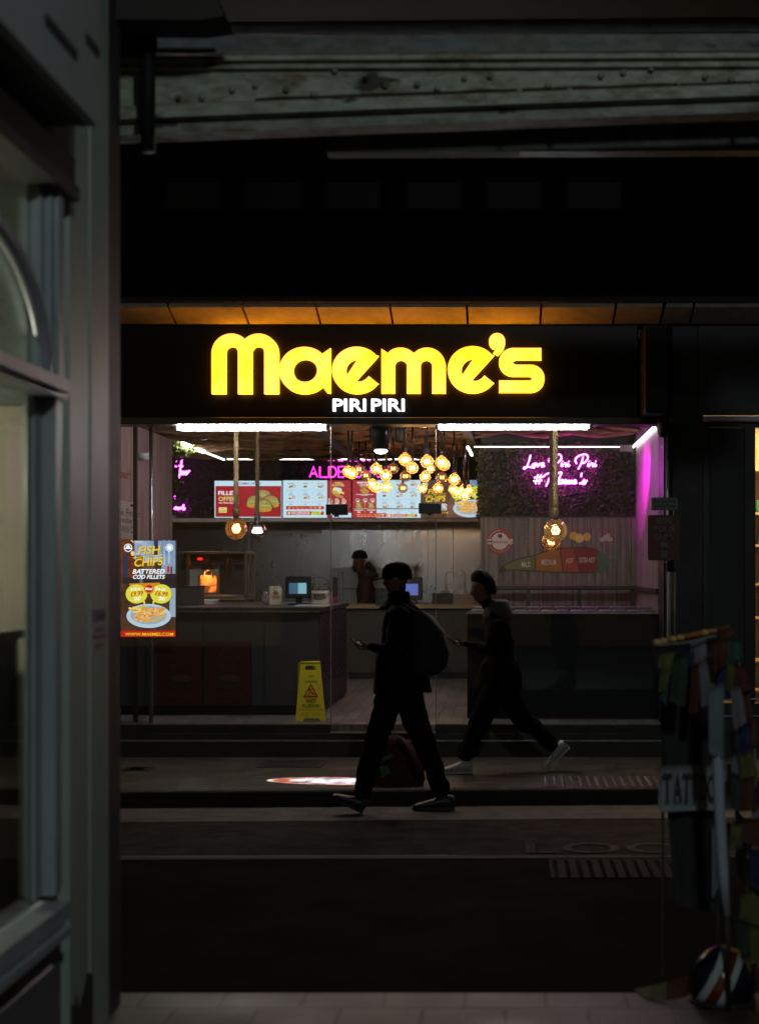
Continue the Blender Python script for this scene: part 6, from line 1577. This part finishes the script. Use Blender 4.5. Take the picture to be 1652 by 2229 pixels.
def shoe(name, parent, heel, toe, up, m, sole_m, w=.045, h=.075):
    heel, toe, up = Vector(heel), Vector(toe), Vector(up).normalized(); d = (toe-heel); L = d.length; d.normalize(); up = (up - d*up.dot(d)).normalized(); s = d.cross(up)
    b = MB(); prof = [(-.02, .6, .75), (.0, .80, 1.0), (.18, .85, 1.05), (.35, .85, .95), (.55, .95, .70), (.75, 1.1, .52), (.90, .95, .40), (1.0, .55, .25), (1.02, .1, .12)]
    vs = []; n = 12
    for t_, ww, hh in prof:
        for k in range(n):
            a = 2*math.pi*k/n; cx = math.cos(a)*w*ww; cz = max(0.006, (math.sin(a)*.5+.5)*h*hh + .010)
            vs.append(heel + d*L*t_ + s*cx + up*cz)
    fs = [(i*n+k, i*n+(k+1) % n, (i+1)*n+(k+1) % n, (i+1)*n+k) for i in range(len(prof)-1) for k in range(n)] + [tuple(range(n)), tuple((len(prof)-1)*n+k for k in range(n))]
    b.add(vs, fs, m, True)
    vs = []
    for z_ in (0, .018):
        for t_, ww, hh in prof: vs.append(heel + d*L*t_*1.01 + s*w*ww*1.05 + up*z_)
        for t_, ww, hh in prof[::-1]: vs.append(heel + d*L*t_*1.01 - s*w*ww*1.05 + up*z_)
    k = len(prof)*2
    b.add(vs, [tuple(range(k)), tuple(range(k, 2*k))] + [(i, (i+1) % k, k+(i+1) % k, k+i) for i in range(k)], sole_m)
    return part(b, 'shoe', parent)
def JP(u, v, Y, r, r2=None): return (*P(u, v, Y), r) if r2 is None else (*P(u, v, Y), r, r2)

# walker in front, on the road
Y0 = 11.05
coat = D('coat_black', (.0032, .0032, .0040), .9, var=.4, scale=8, spec=.08, bump=.6, bscale=9); trs = D('trousers_black', (.0030, .0030, .0038), .9, spec=.08, bump=.6, bscale=9, var=.3)
J = {}; Eg = []
J['pelvis'] = JP(867, 1470, Y0, .165, .13); J['waist'] = JP(866, 1425, Y0, .165, .125); J['chest'] = JP(868, 1372, Y0, .175, .14); J['upchest'] = JP(871, 1330, Y0, .155, .135)
J['neck'] = JP(869, 1303, Y0, .058); J['jaw'] = JP(861, 1279, Y0, .070, .062); J['skull'] = JP(863, 1258, Y0, .098, .086); J['crown'] = JP(864, 1243, Y0, .072, .066)
Eg += [('pelvis', 'waist', coat), ('waist', 'chest', coat), ('chest', 'upchest', coat), ('upchest', 'neck', coat), ('neck', 'jaw', skin), ('jaw', 'skull', skin), ('skull', 'crown', skin)]
J['lhip'] = JP(860, 1492, Y0-.09, .112); J['lknee'] = JP(822, 1600, Y0-.09, .076); J['lcalf'] = JP(806, 1655, Y0-.09, .066); J['lank'] = JP(783, 1742, Y0-.09, .055)
J['rhip'] = JP(877, 1492, Y0+.09, .115); J['rknee'] = JP(917, 1600, Y0+.09, .078); J['rcalf'] = JP(938, 1655, Y0+.09, .070); J['rank'] = JP(968, 1738, Y0+.09, .056)
Eg += [('pelvis', 'lhip', coat), ('lhip', 'lknee', trs), ('lknee', 'lcalf', trs), ('lcalf', 'lank', trs), ('pelvis', 'rhip', coat), ('rhip', 'rknee', trs), ('rknee', 'rcalf', trs), ('rcalf', 'rank', trs)]
J['lsh'] = JP(869, 1335, Y0-.19, .075); J['lelb'] = JP(857, 1418, Y0-.25, .056); J['lwrist'] = JP(812, 1408, Y0-.16, .034)
J['rsh'] = JP(873, 1335, Y0+.19, .075); J['relb'] = JP(868, 1420, Y0+.24, .056); J['rwrist'] = JP(820, 1412, Y0+.10, .034)
for s_ in 'lr': Eg += [('upchest', s_+'sh', coat), (s_+'sh', s_+'elb', coat), (s_+'elb', s_+'wrist', coat)]
hand(J, Eg, 'l', J['lwrist'][:3], (-1, .25, .08), (0, .3, 1), .45, skin); hand(J, Eg, 'r', J['rwrist'][:3], (-1, -.2, .03), (0, -.3, 1), .45, skin)
pf = body('p', 'dark silhouetted person in cap walking left on the road, looking at a phone', J, Eg, None, 'pelvis', (X(867, Y0), Y0, 0), (P(862, 1264, Y0), (-1, 0, -.12), (0, 1, 0), .095))
b = MB(); c = P(864, 1252, Y0)
b.lathe(c, [(.100, -.030), (.104, .0), (.100, .035), (.080, .070), (.045, .088), (.0001, .094)], coat, 20, sc=(1.04, .88, 1)); part(b, 'cap', pf)
b = MB()
pts = [(c[0]-.09, c[1]-.075), (c[0]-.15, c[1]-.065), (c[0]-.185, c[1]-.03), (c[0]-.19, c[1]+.0), (c[0]-.185, c[1]+.03), (c[0]-.15, c[1]+.065), (c[0]-.09, c[1]+.075)]
vs = [(x, y, c[2]-.018-(.02 if x < c[0]-.14 else 0)) for x, y in pts] + [(x, y, c[2]-.010-(.02 if x < c[0]-.14 else 0)) for x, y in pts]; k = len(pts)
b.add(vs, [tuple(range(k)), tuple(range(k, 2*k))] + [(i, (i+1) % k, k+(i+1) % k, k+i) for i in range(k)], coat); part(b, 'cap_peak', pf)
b = MB(); b.lathe((X(868, Y0), Y0, Z(1301, Y0)), [(.150, -.085), (.115, -.05), (.085, -.01), (.078, .03), (.070, .045), (.05, .04)], coat, 18, sc=(1, 1.1, 1)); part(b, 'collar', pf)
# coat skirt
b = MB(); prof = [(1405, .150, .0), (1430, .172, .004), (1465, .188, .01), (1492, .200, .016), (1508, .206, .018)]
vs = []; n = 20
for v, r_, o_ in prof:
    for k in range(n):
        a = 2*math.pi*k/n; vs.append((X(868+o_*300, Y0) + r_*math.cos(a)*(1+.05*math.sin(3*a+1)+.03*math.sin(7*a)), Y0 + r_*.86*math.sin(a), Z(v + 3*math.sin(2*a), Y0)))
b.add(vs, [(i*n+k, i*n+(k+1) % n, (i+1)*n+(k+1) % n, (i+1)*n+k) for i in range(len(prof)-1) for k in range(n)], coat, True); part(b, 'coat_skirt', pf)
shm = D('shoe_black', (.012, .012, .012), .5)
hl = P(788, 1762, Y0-.09); tl = P(722, 1727, Y0-.10)
shoe('s', pf, (hl[0], hl[1], .012), (tl[0], tl[1], .118), (.45, 0, 1), shm, rubber, .048, .085)
shoe('s', pf, (X(988, Y0+.09), Y0+.09, .010), (X(900, Y0+.09), Y0+.08, .010), (0, 0, 1), shm, rubber, .048, .088)
t = thing('smartphone', 'dark phone held in both hands of the road walker', 'phone', (X(776, Y0), Y0-.02, Z(1402, Y0)))
b = MB(); b.box(X(779, Y0)-.01, X(795, Y0), Y0-.06, Y0+.07, Z(1402, Y0)+.0, Z(1402, Y0)+.012, plastic_b, .003); part(b, 'casing', t)
t = thing('backpack', 'large dark navy backpack on the back of the road walker', 'backpack', P(945, 1460, Y0))
bpm = D('backpack_navy', (.007, .007, .010), .9, var=.3, scale=6, bump=.4)
b = MB()
cxs = [(1330, .06, 912, .13), (1345, .12, 922, .17), (1375, .165, 935, .19), (1420, .185, 941, .20), (1452, .165, 940, .20), (1468, .10, 936, .16)]
vs = []; n = 18
for v, rx, uc, ry in cxs:
    for k in range(n):
        a = 2*math.pi*k/n; ca_, sa_ = math.cos(a), math.sin(a)
        vs.append((X(uc-7, Y0) + rx*.78*math.copysign(abs(ca_)**.7, ca_), Y0 + ry*math.copysign(abs(sa_)**.6, sa_), Z(v, Y0)))
b.add(vs, [(i*n+k, i*n+(k+1) % n, (i+1)*n+(k+1) % n, (i+1)*n+k) for i in range(len(cxs)-1) for k in range(n)] + [tuple(range(n)), tuple((len(cxs)-1)*n+k for k in range(n))], bpm, True); part(b, 'bag', t)
b = MB(); b.box(X(955, Y0), X(972, Y0), Y0-.12, Y0+.12, Z(1450, Y0), Z(1400, Y0), bpm, .03); part(b, 'front_pocket', t)
for s in (-1, 1):
    b = MB(); b.tube([(X(915, Y0), Y0+s*.11, Z(1335, Y0)), (X(880, Y0), Y0+s*.13, Z(1318, Y0)), (X(848, Y0), Y0+s*.14, Z(1345, Y0)), (X(850, Y0), Y0+s*.15, Z(1390, Y0)), (X(905, Y0), Y0+s*.13, Z(1440, Y0))], .018, bpm, 6); part(b, 'strap', t)

# second walker, on the pavement
Y1_ = 12.42
jk = D('jacket_brown', (.011, .007, .004), .9, var=.4, scale=7, spec=.08, bump=.6, bscale=9); tr2 = D('jeans_black', (.0035, .0035, .004), .9, spec=.08, bump=.5, bscale=9, var=.3); hood = D('hood_grey', (.055, .05, .045), .9, var=.2, scale=10)
J = {}; Eg = []
J['pelvis'] = JP(1090, 1482, Y1_, .150, .12); J['waist'] = JP(1088, 1440, Y1_, .150, .12); J['chest'] = JP(1086, 1385, Y1_, .165, .135); J['upchest'] = JP(1084, 1345, Y1_, .145, .125)
J['neck'] = JP(1070, 1318, Y1_, .055); J['jaw'] = JP(1048, 1300, Y1_, .066, .060); J['skull'] = JP(1046, 1276, Y1_, .096, .084); J['crown'] = JP(1050, 1260, Y1_, .072, .066)
Eg += [('pelvis', 'waist', jk), ('waist', 'chest', jk), ('chest', 'upchest', jk), ('upchest', 'neck', jk), ('neck', 'jaw', skin), ('jaw', 'skull', skin), ('skull', 'crown', skin)]
J['lhip'] = JP(1078, 1498, Y1_-.08, .108); J['lknee'] = JP(1044, 1575, Y1_-.08, .072); J['lcalf'] = JP(1026, 1615, Y1_-.08, .062); J['lank'] = JP(1008, 1659, Y1_-.08, .050)
J['rhip'] = JP(1098, 1498, Y1_+.08, .108); J['rknee'] = JP(1136, 1566, Y1_+.08, .072); J['rcalf'] = JP(1172, 1594, Y1_+.08, .062); J['rank'] = JP(1214, 1634, Y1_+.08, .048)
Eg += [('pelvis', 'lhip', tr2), ('lhip', 'lknee', tr2), ('lknee', 'lcalf', tr2), ('lcalf', 'lank', tr2), ('pelvis', 'rhip', tr2), ('rhip', 'rknee', tr2), ('rknee', 'rcalf', tr2), ('rcalf', 'rank', tr2)]
J['lsh'] = JP(1082, 1350, Y1_-.18, .070); J['lelb'] = JP(1066, 1416, Y1_-.22, .052); J['lwrist'] = JP(1018, 1402, Y1_-.14, .030)
J['rsh'] = JP(1088, 1350, Y1_+.18, .070); J['relb'] = JP(1080, 1415, Y1_+.22, .052); J['rwrist'] = JP(1026, 1405, Y1_+.10, .030)
for s_ in 'lr': Eg += [('upchest', s_+'sh', jk), (s_+'sh', s_+'elb', jk), (s_+'elb', s_+'wrist', jk)]
hand(J, Eg, 'l', J['lwrist'][:3], (-1, .25, .12), (0, .3, 1), .4, skin); hand(J, Eg, 'r', J['rwrist'][:3], (-1, -.2, .05), (0, -.3, 1), .4, skin)
p2_ = body('p', 'person in brown hooded jacket and white trainers walking left on the pavement', J, Eg, None, 'pelvis', (X(1088, Y1_), Y1_, .104), (P(1044, 1281, Y1_), (-1, 0, -.35), (0, 1, 0), .092))
b = MB()
vs = []; c = P(1050, 1270, Y1_); n = 16
for i in range(7):
    th = math.pi*.60*i/6
    for k in range(n):
        a = 2*math.pi*k/n; r_ = .102*(1+.10*pnoise((i*1.1, k*.9, 2)))
        vs.append((c[0]+.012+r_*math.sin(th)*math.cos(a), c[1]+r_*.9*math.sin(th)*math.sin(a), c[2]+r_*math.cos(th)*.98+(.0 if math.cos(a) > -.2 else .045*math.sin(th))-(.06*math.sin(th)**2 if math.cos(a) > .2 else 0)))
b.add(vs, [(i*n+k, i*n+(k+1) % n, (i+1)*n+(k+1) % n, (i+1)*n+k) for i in range(6) for k in range(n)], D('hair_black', (.004, .003, .003), .8, spec=.1), True); part(b, 'hair', p2_)
b = MB(); b.lathe((X(1083, Y1_), Y1_, Z(1318, Y1_)), [(.11, -.12), (.118, -.07), (.105, -.02), (.088, .02), (.074, .045), (.05, .03)], hood, 18, sc=(1, 1.15, 1)); part(b, 'hood', p2_)
b = MB(); b.lathe((X(1089, Y1_), Y1_, Z(1486, Y1_)), [(.165, -.04), (.172, -.015), (.170, .06), (.150, .15), (.12, .20)], jk, 20, sc=(1, .85, 1)); part(b, 'jacket_hem', p2_)
ws = D('trainer_white', (.36, .36, .35), .5, var=.15, scale=12); wsl = D('trainer_sole', (.40, .38, .35), .6)
shoe('s', p2_, (X(1028, Y1_-.08), Y1_-.08, .110), (X(962, Y1_-.08), Y1_-.09, .110), (0, 0, 1), ws, wsl, .045, .095)
hr = P(1240, 1630, Y1_+.08); tr_ = P(1192, 1674, Y1_+.08)
shoe('s', p2_, hr, (tr_[0], tr_[1], .118), (-.7, 0, .7), ws, wsl, .045, .085)
t = thing('smartphone', 'dark phone in the hands of the pavement walker', 'phone', (X(1000, Y1_), Y1_-.02, Z(1397, Y1_)))
b = MB(); b.box(X(992, Y1_), X(1006, Y1_), Y1_-.05, Y1_+.03, Z(1398, Y1_), Z(1398, Y1_)+.012, plastic_b, .003); part(b, 'casing', t)

# worker behind the counter
YK = 20.1
wj = D('work_top_maroon', (.045, .016, .014), .75, var=.3, scale=7); bd = D('beard_black', (.015, .011, .009), .8)
J = {}; Eg = []
J['pelvis'] = JP(798, 1352, YK, .15, .12); J['waist'] = JP(797, 1325, YK, .155, .125); J['chest'] = JP(797, 1290, YK, .17, .14); J['upchest'] = JP(797, 1264, YK, .14, .125)
J['neck'] = JP(790, 1246, YK, .058); J['jaw'] = JP(780, 1236, YK, .070, .062); J['skull'] = JP(782, 1220, YK, .096, .084); J['crown'] = JP(785, 1210, YK, .078, .07)
Eg += [('pelvis', 'waist', wj), ('waist', 'chest', wj), ('chest', 'upchest', wj), ('upchest', 'neck', wj), ('neck', 'jaw', bd), ('jaw', 'skull', skin), ('skull', 'crown', skin)]
zf = (.46)
for s_, dy in (('l', -.09), ('r', .09)):
    J[s_+'hip'] = JP(798, 1366, YK+dy, .11); x_ = J[s_+'hip'][0]; J[s_+'knee'] = (x_-.02, YK+dy, .70, .07); J[s_+'ank'] = (x_, YK+dy, .44, .05)
    Eg += [('pelvis', s_+'hip', trs), (s_+'hip', s_+'knee', trs), (s_+'knee', s_+'ank', trs)]
J['lsh'] = JP(797, 1268, YK-.18, .072); J['lelb'] = JP(797, 1312, YK-.22, .055); J['lwrist'] = JP(768, 1325, YK-.14, .032)
J['rsh'] = JP(797, 1268, YK+.18, .072); J['relb'] = JP(797, 1312, YK+.22, .055); J['rwrist'] = JP(768, 1325, YK+.14, .032)
for s_ in 'lr': Eg += [('upchest', s_+'sh', wj), (s_+'sh', s_+'elb', wj), (s_+'elb', s_+'wrist', wj)]
hand(J, Eg, 'l', J['lwrist'][:3], (-1, .1, -.1), (0, 0, -1), .3, skin); hand(J, Eg, 'r', J['rwrist'][:3], (-1, -.1, -.1), (0, 0, -1), .3, skin)
p3_ = body('p', 'bearded worker in black cap and maroon top standing behind the counter', J, Eg, None, 'pelvis', (X(797, YK), YK, .37), (P(780, 1226, YK), (-1, 0, -.25), (0, 1, 0), .092))
b = MB(); c = P(783, 1214, YK); b.lathe(c, [(.100, -.012), (.102, .01), (.097, .045), (.075, .078), (.04, .094), (.0001, .10)], coat, 20, sc=(1, .92, 1)); part(b, 'cap', p3_)
b = MB(); c = P(776, 1236, YK); b.ball((c[0], c[1], c[2]), .060, bd, 14, (1, 1, 1.0)); part(b, 'beard', p3_)
b = MB(); c = P(802, 1232, YK); b.ball(c, .05, bd, 12, (1, 1, 1.1)); b.ball((c[0]+.05, c[1], c[2]-.08), .055, bd, 12, (.9, 1, 1.4)); part(b, 'hair_bun', p3_)
b = MB(); b.lathe((X(803, YK), YK, Z(1252, YK)), [(.07, -.05), (.12, -.02), (.12, .02), (.08, .04)], wj, 16); part(b, 'hood', p3_)
for dy in (-.09, .09): shoe('s', p3_, (X(798, YK)+.08, YK+dy, .372), (X(798, YK)-.19, YK+dy, .372), (0, 0, 1), shm, rubber)

# red bag on the pavement
Yb_ = 11.75
rb = D('bag_red', (.040, .003, .002), .85, var=.35, scale=5, bump=.6, bscale=20)
t = thing('red_bag', 'large slumped red bag on the pavement edge behind the walker', 'bag', (X(862, Yb_), Yb_, .104))
b = MB(); vs = []; n = 22; prof = [(.0, .23), (.03, .245), (.12, .225), (.22, .17), (.30, .11), (.345, .06), (.36, .001)]
for h, r_ in prof:
    for k in range(n):
        a = 2*math.pi*k/n; rr_ = r_*(1+.14*pnoise((math.cos(a)*1.6, math.sin(a)*1.6, h*7)))
        vs.append((X(860, Yb_)+rr_*math.cos(a)*.98, Yb_+rr_*.62*math.sin(a), .105+h+.02*pnoise((a, h*9, 1))*(h > .02)))
b.add(vs, [(i*n+k, i*n+(k+1) % n, (i+1)*n+(k+1) % n, (i+1)*n+k) for i in range(len(prof)-1) for k in range(n)] + [tuple(range(n))], rb, True); part(b, 'sack', t)
b = MB(); cx = X(845, Yb_-.14); b.pprism([(818, 1655), (852, 1643), (856, 1650), (822, 1664)], Yb_-.19, .01, D('bag_white', (.05, .05, .055), .7)); b.pprism([(826, 1672), (842, 1666), (850, 1684), (832, 1694)], Yb_-.175, .01, D('bag_green', (.02, .08, .02), .5)); part(b, 'printed_patch', t)

# ---------------------------------------------------------------- near right: tattoo stand, bunting, pole, helmet
YT = 6.1
t = thing('tattoo_stand', 'black cloth display stand with white strip lettered TATTOO at the right', 'display stand', (X(1500, YT), YT, .10))
blk_c = D('cloth_black', (.010, .010, .012), .85, bump=.4, scale=5, bscale=12)
def cloth(pts_uv, Y, m, amp=.012, nx=10, nz=14, fq=9.0):
    """rippled cloth filling a four-cornered patch (tl, tr, br, bl)"""
    b = MB(); tl, tr, br, bl = pts_uv; vs = []
    for layer in (0, 1):
        for j in range(nz+1):
            for i in range(nx+1):
                a, c = i/nx, j/nz
                u = (tl[0]*(1-a)+tr[0]*a)*(1-c) + (bl[0]*(1-a)+br[0]*a)*c; v = (tl[1]*(1-a)+tr[1]*a)*(1-c) + (bl[1]*(1-a)+br[1]*a)*c
                p = P(u, v, Y); vs.append((p[0], Y + amp*math.sin(a*fq + c*2.1)*(.3+c) + amp*.6*pnoise((u*.05, v*.05, Y)) + layer*.004, p[2]))
    W1 = nx+1; o_ = W1*(nz+1); fs = []
    for j in range(nz):
        for i in range(nx):
            k = j*W1+i; fs.append((k, k+1, k+1+W1, k+W1)); fs.append((o_+k, o_+k+W1, o_+k+1+W1, o_+k+1))
    ring = [i for i in range(W1)] + [j*W1+nx for j in range(1, nz+1)] + [nz*W1+i for i in range(nx-1, -1, -1)] + [j*W1 for j in range(nz-1, 0, -1)]
    for i in range(len(ring)):
        a, c = ring[i], ring[(i+1) % len(ring)]; fs.append((a, c, o_+c, o_+a))
    b.add(vs, fs, m, True); return b
part(cloth([(1424, 1395), (1562, 1385), (1560, 1990), (1470, 1970)], YT+.05, blk_c), 'black_cloth', t)
wcl = D('cloth_white', (.12, .14, .155), .8, var=.15, scale=6)
part(cloth([(1436, 1668), (1640, 1662), (1640, 1762), (1432, 1768)], YT-.02, D('strip_white', (.20, .22, .235), .8, var=.3, scale=9, stretch=(3, 1, .5)), .004, 12, 5, 16), 'white_strip', t)
b = MB()
srf = D('stand_lettering', (.012, .012, .014), .7)
for ch, a, c in (('T', 1443, 1464), ('A', 1466, 1485), ('T', 1486, 1504), ('T', 1505, 1521), ('O', 1523, 1539), ('O', 1541, 1560)):
    b.text(ch, a, 1684, c, 1746, YT-.045, srf, .02)
    if ch in 'TA':
        b.rect((a+c)/2-6, 1744, (a+c)/2+6, 1747, YT-.0455, srf)
part(b, 'lettering', t)
part(cloth([(1548, 1795), (1598, 1792), (1580, 1900), (1550, 1960)], YT+.0, wcl, .006, 5, 8), 'picture_panel', t)
b = MB(); b.ell(1576, 1860, 10, 32, YT-.012, srf, 16); part(b, 'picture', t)
b = MB()
dt = D('stand_dim_text', (.035, .035, .04), .7)
b.rect(1538, 1860, 1554, 1872, YT+.005, dt) if False else None
b.box(X(1440, YT+.1), X(1445, YT+.1), YT+.09, YT+.11, .10, Z(1400, YT+.1), rubber); b.box(X(1560, YT+.1), X(1565, YT+.1), YT+.09, YT+.11, .10, Z(1385, YT+.1), rubber); part(b, 'leg', t)
b = MB(); b.tube([P(1422, 1400, YT+.02), P(1560, 1372, YT+.02), P(1588, 1367, YT+.02)], .010, D('cane_orange', (.30, .10, .02), .4), 8)
for k, (u, v) in enumerate(((1432, 1398), (1446, 1395), (1466, 1391), (1482, 1388), (1535, 1377))): b.lathe(P(u, v, YT+.02), [(.0112, -.012), (.0112, .012)], D('cane_pale', (.50, .33, .12), .35), 8, axis='X')
part(b, 'top_rail', t)
# white pole
t = thing('white_pole', 'white painted pole standing in front of the tattoo stand', 'pole', (X(1583, 5.95), 5.95, .10))
wpm = D('pole_white', (.30, .33, .40), .4, var=.12, scale=5)
b = MB(); b.tube([P(1556, 1500, 5.72), P(1562, 1640, 5.72), P(1566, 1760, 5.72), P(1574, 1900, 5.72), P(1582, 1995, 5.72)], [.022, .022, .021, .020, .014], wpm, 14); part(b, 'shaft', t)
b = MB(); b.tube([P(1582, 1995, 5.72), P(1584, 2060, 5.72), (X(1586, 5.72), 5.72, .10)], .010, rubber, 8); part(b, 'foot_spike', t)
part(cloth([(1542, 1500), (1576, 1484), (1576, 1650), (1545, 1642)], 5.685, wcl, .010, 6, 8), 'white_wrap', t)
# bunting flags
fc = {'red': (.050, .007, .004), 'blue': (.006, .008, .050), 'yellow': (.070, .075, .012), 'green': (.010, .026, .016), 'white': (.12, .12, .145), 'teal': (.016, .048, .044), 'orange': (.07, .02, .006)}
fm = {k: D('flag_'+k, c, .8, var=.25, scale=8) for k, c in fc.items()}
t = thing('bunting', 'tangled string of coloured cloth flags draped over the right stand', 'bunting', P(1590, 1500, 5.85))
FL = [('red', [(1560, 1368), (1600, 1366), (1602, 1390), (1566, 1388)]), ('yellow', [(1436, 1425), (1470, 1418), (1462, 1465), (1432, 1452)]), ('green', [(1466, 1428), (1500, 1420), (1492, 1540), (1458, 1530)]), ('teal', [(1434, 1470), (1455, 1480), (1452, 1540), (1436, 1520)]), ('yellow', [(1440, 1455), (1460, 1460), (1448, 1500), (1434, 1510)]),
      ('blue', [(1488, 1405), (1510, 1400), (1516, 1450), (1494, 1455)]), ('white', [(1502, 1398), (1536, 1385), (1540, 1438), (1508, 1460)]), ('red', [(1505, 1450), (1526, 1440), (1522, 1550), (1500, 1555)]), ('white', [(1520, 1440), (1556, 1430), (1560, 1545), (1530, 1580)]), ('red', [(1548, 1398), (1582, 1390), (1584, 1440), (1556, 1468)]),
      ('teal', [(1575, 1390), (1612, 1395), (1618, 1430), (1582, 1448)]), ('blue', [(1562, 1450), (1586, 1445), (1590, 1520), (1558, 1530)]), ('red', [(1590, 1445), (1622, 1450), (1642, 1500), (1600, 1510)]), ('yellow', [(1583, 1440), (1598, 1445), (1596, 1500), (1584, 1505)]), ('white', [(1588, 1500), (1612, 1495), (1626, 1570), (1600, 1590)]),
      ('orange', [(1612, 1505), (1630, 1500), (1640, 1560), (1622, 1570)]), ('blue', [(1610, 1570), (1636, 1575), (1634, 1640), (1606, 1650)]), ('yellow', [(1606, 1640), (1634, 1630), (1655, 1700), (1620, 1720)]), ('red', [(1600, 1700), (1640, 1690), (1652, 1760), (1606, 1770)]), ('green', [(1590, 1680), (1612, 1690), (1612, 1770), (1592, 1760)]),
      ('blue', [(1645, 1690), (1672, 1700), (1676, 1790), (1652, 1780)]), ('white', [(1636, 1760), (1668, 1750), (1672, 1830), (1640, 1830)]), ('red', [(1600, 1790), (1660, 1780), (1668, 1850), (1610, 1830)]), ('yellow', [(1590, 1790), (1616, 1800), (1604, 1850), (1590, 1840)]), ('blue', [(1628, 1850), (1664, 1855), (1668, 1950), (1636, 1930)]),
      ('white', [(1606, 1640), (1590, 1650), (1600, 1760), (1612, 1740)]), ('yellow', [(1612, 1950), (1656, 1930), (1670, 2010), (1608, 2020)]), ('green', [(1600, 2000), (1640, 2010), (1632, 2080), (1606, 2070)]), ('yellow', [(1630, 2010), (1662, 2020), (1668, 2110), (1636, 2100)]), ('red', [(1640, 2100), (1670, 2100), (1672, 2160), (1646, 2160)]), ('orange', [(1622, 1560), (1646, 1560), (1650, 1620), (1628, 1625)]), ('yellow', [(1612, 2080), (1636, 2085), (1630, 2170), (1612, 2160)])]
for i, (cn_, pts) in enumerate(FL):
    part(cloth(pts, 5.82 - .012*(i % 5) + (.1 if pts[0][0] < 1540 else 0), fm[cn_], .012, 5, 6, 5), 'flag', t)
b = MB(); b.tube([P(u, v, 5.86) for u, v in catmull([(1425, 1405), (1500, 1398), (1560, 1385), (1600, 1400), (1615, 1500), (1640, 1620), (1650, 1760), (1625, 1900), (1650, 2060), (1660, 2160)], 4)], .004, D('cord_pale', (.2, .19, .17), .8), 5); part(b, 'string', t)
for lab, pts, Yw in (('pale grey cloth hanging right of the white pole', [(1588, 1590), (1612, 1600), (1632, 1760), (1596, 1700)], 6.15), ('grey-white cloth with curled edge low beside the pole', [(1600, 1760), (1636, 1800), (1628, 1950), (1604, 1900)], 6.2)):
    o = thing('hanging_cloth', lab, 'cloth', P(pts[2][0], pts[2][1], Yw)); part(cloth(pts, Yw, wcl, .02, 6, 10, 4), 'cloth', o)
# glossy union striped helmet on the arcade floor edge
YH2 = 5.86
t = thing('striped_helmet', 'glossy navy helmet with white and red curved stripes on the ground at right', 'helmet', (X(1585, YH2), YH2, .10))
m, t_, bs = new_mat('helmet_stripes'); nn = t_.nodes; l = t_.links
tc = nn.new('ShaderNodeTexCoord'); sp = nn.new('ShaderNodeSeparateXYZ'); l.new(tc.outputs['Object'], sp.inputs[0])
ma = nn.new('ShaderNodeMath'); ma.operation = 'MULTIPLY_ADD'; ma.inputs[1].default_value = -.55; l.new(sp.outputs[2], ma.inputs[0]); l.new(sp.outputs[0], ma.inputs[2])
mr = nn.new('ShaderNodeMapRange'); mr.inputs[1].default_value = -.17; mr.inputs[2].default_value = .03; l.new(ma.outputs[0], mr.inputs[0])
rr = nn.new('ShaderNodeValToRGB'); rr.color_ramp.interpolation = 'CONSTANT'; el = rr.color_ramp.elements
el[0].position = 0; el[0].color = (.006, .006, .016, 1); el[1].position = .14; el[1].color = (.34, .36, .38, 1)
for p_, c_ in ((.28, (.10, .012, .010, 1)), (.50, (.34, .36, .38, 1)), (.64, (.006, .006, .016, 1))): e = el.new(p_); e.color = c_
l.new(mr.outputs[0], rr.inputs[0]); l.new(rr.outputs[0], bs.inputs['Base Color']); bs.inputs['Roughness'].default_value = .18
b = MB(); c = (X(1572, YH2), YH2, .11); pr_ = [(.150, .0), (.158, .03), (.150, .08), (.125, .125), (.080, .160), (.035, .174), (.0001, .178)]
b.lathe(c, pr_, m, 32, sc=(.78, .80, 1.08)); part(b, 'shell', t)
b = MB(); b.lathe(c, [(.151, -.009), (.160, -.006), (.160, .004), (.152, .006)], rubber, 28, sc=(.78, .80, 1)); part(b, 'rim', t)
t = thing('fallen_flag', 'yellow and orange cloth flag lying on the ground left of the helmet', 'flag', (X(1450, 5.9), 5.95, .10))
b = MB(); pts = [(1378, 6.0, .004), (1420, 5.95, .030), (1450, 5.95, .045), (1498, 5.98, .06), (1500, 5.86, .015), (1450, 5.82, .008), (1410, 5.86, .006)]
vs = [(X(u, y), y, .102+z) for u, y, z in pts]; b.add(vs, [(0, 1, 6), (1, 2, 5, 6)], fm['yellow']); b.add(vs, [(2, 3, 4, 5)], D('flag_orange', fc['orange'], .8)); part(b, 'cloth', t)
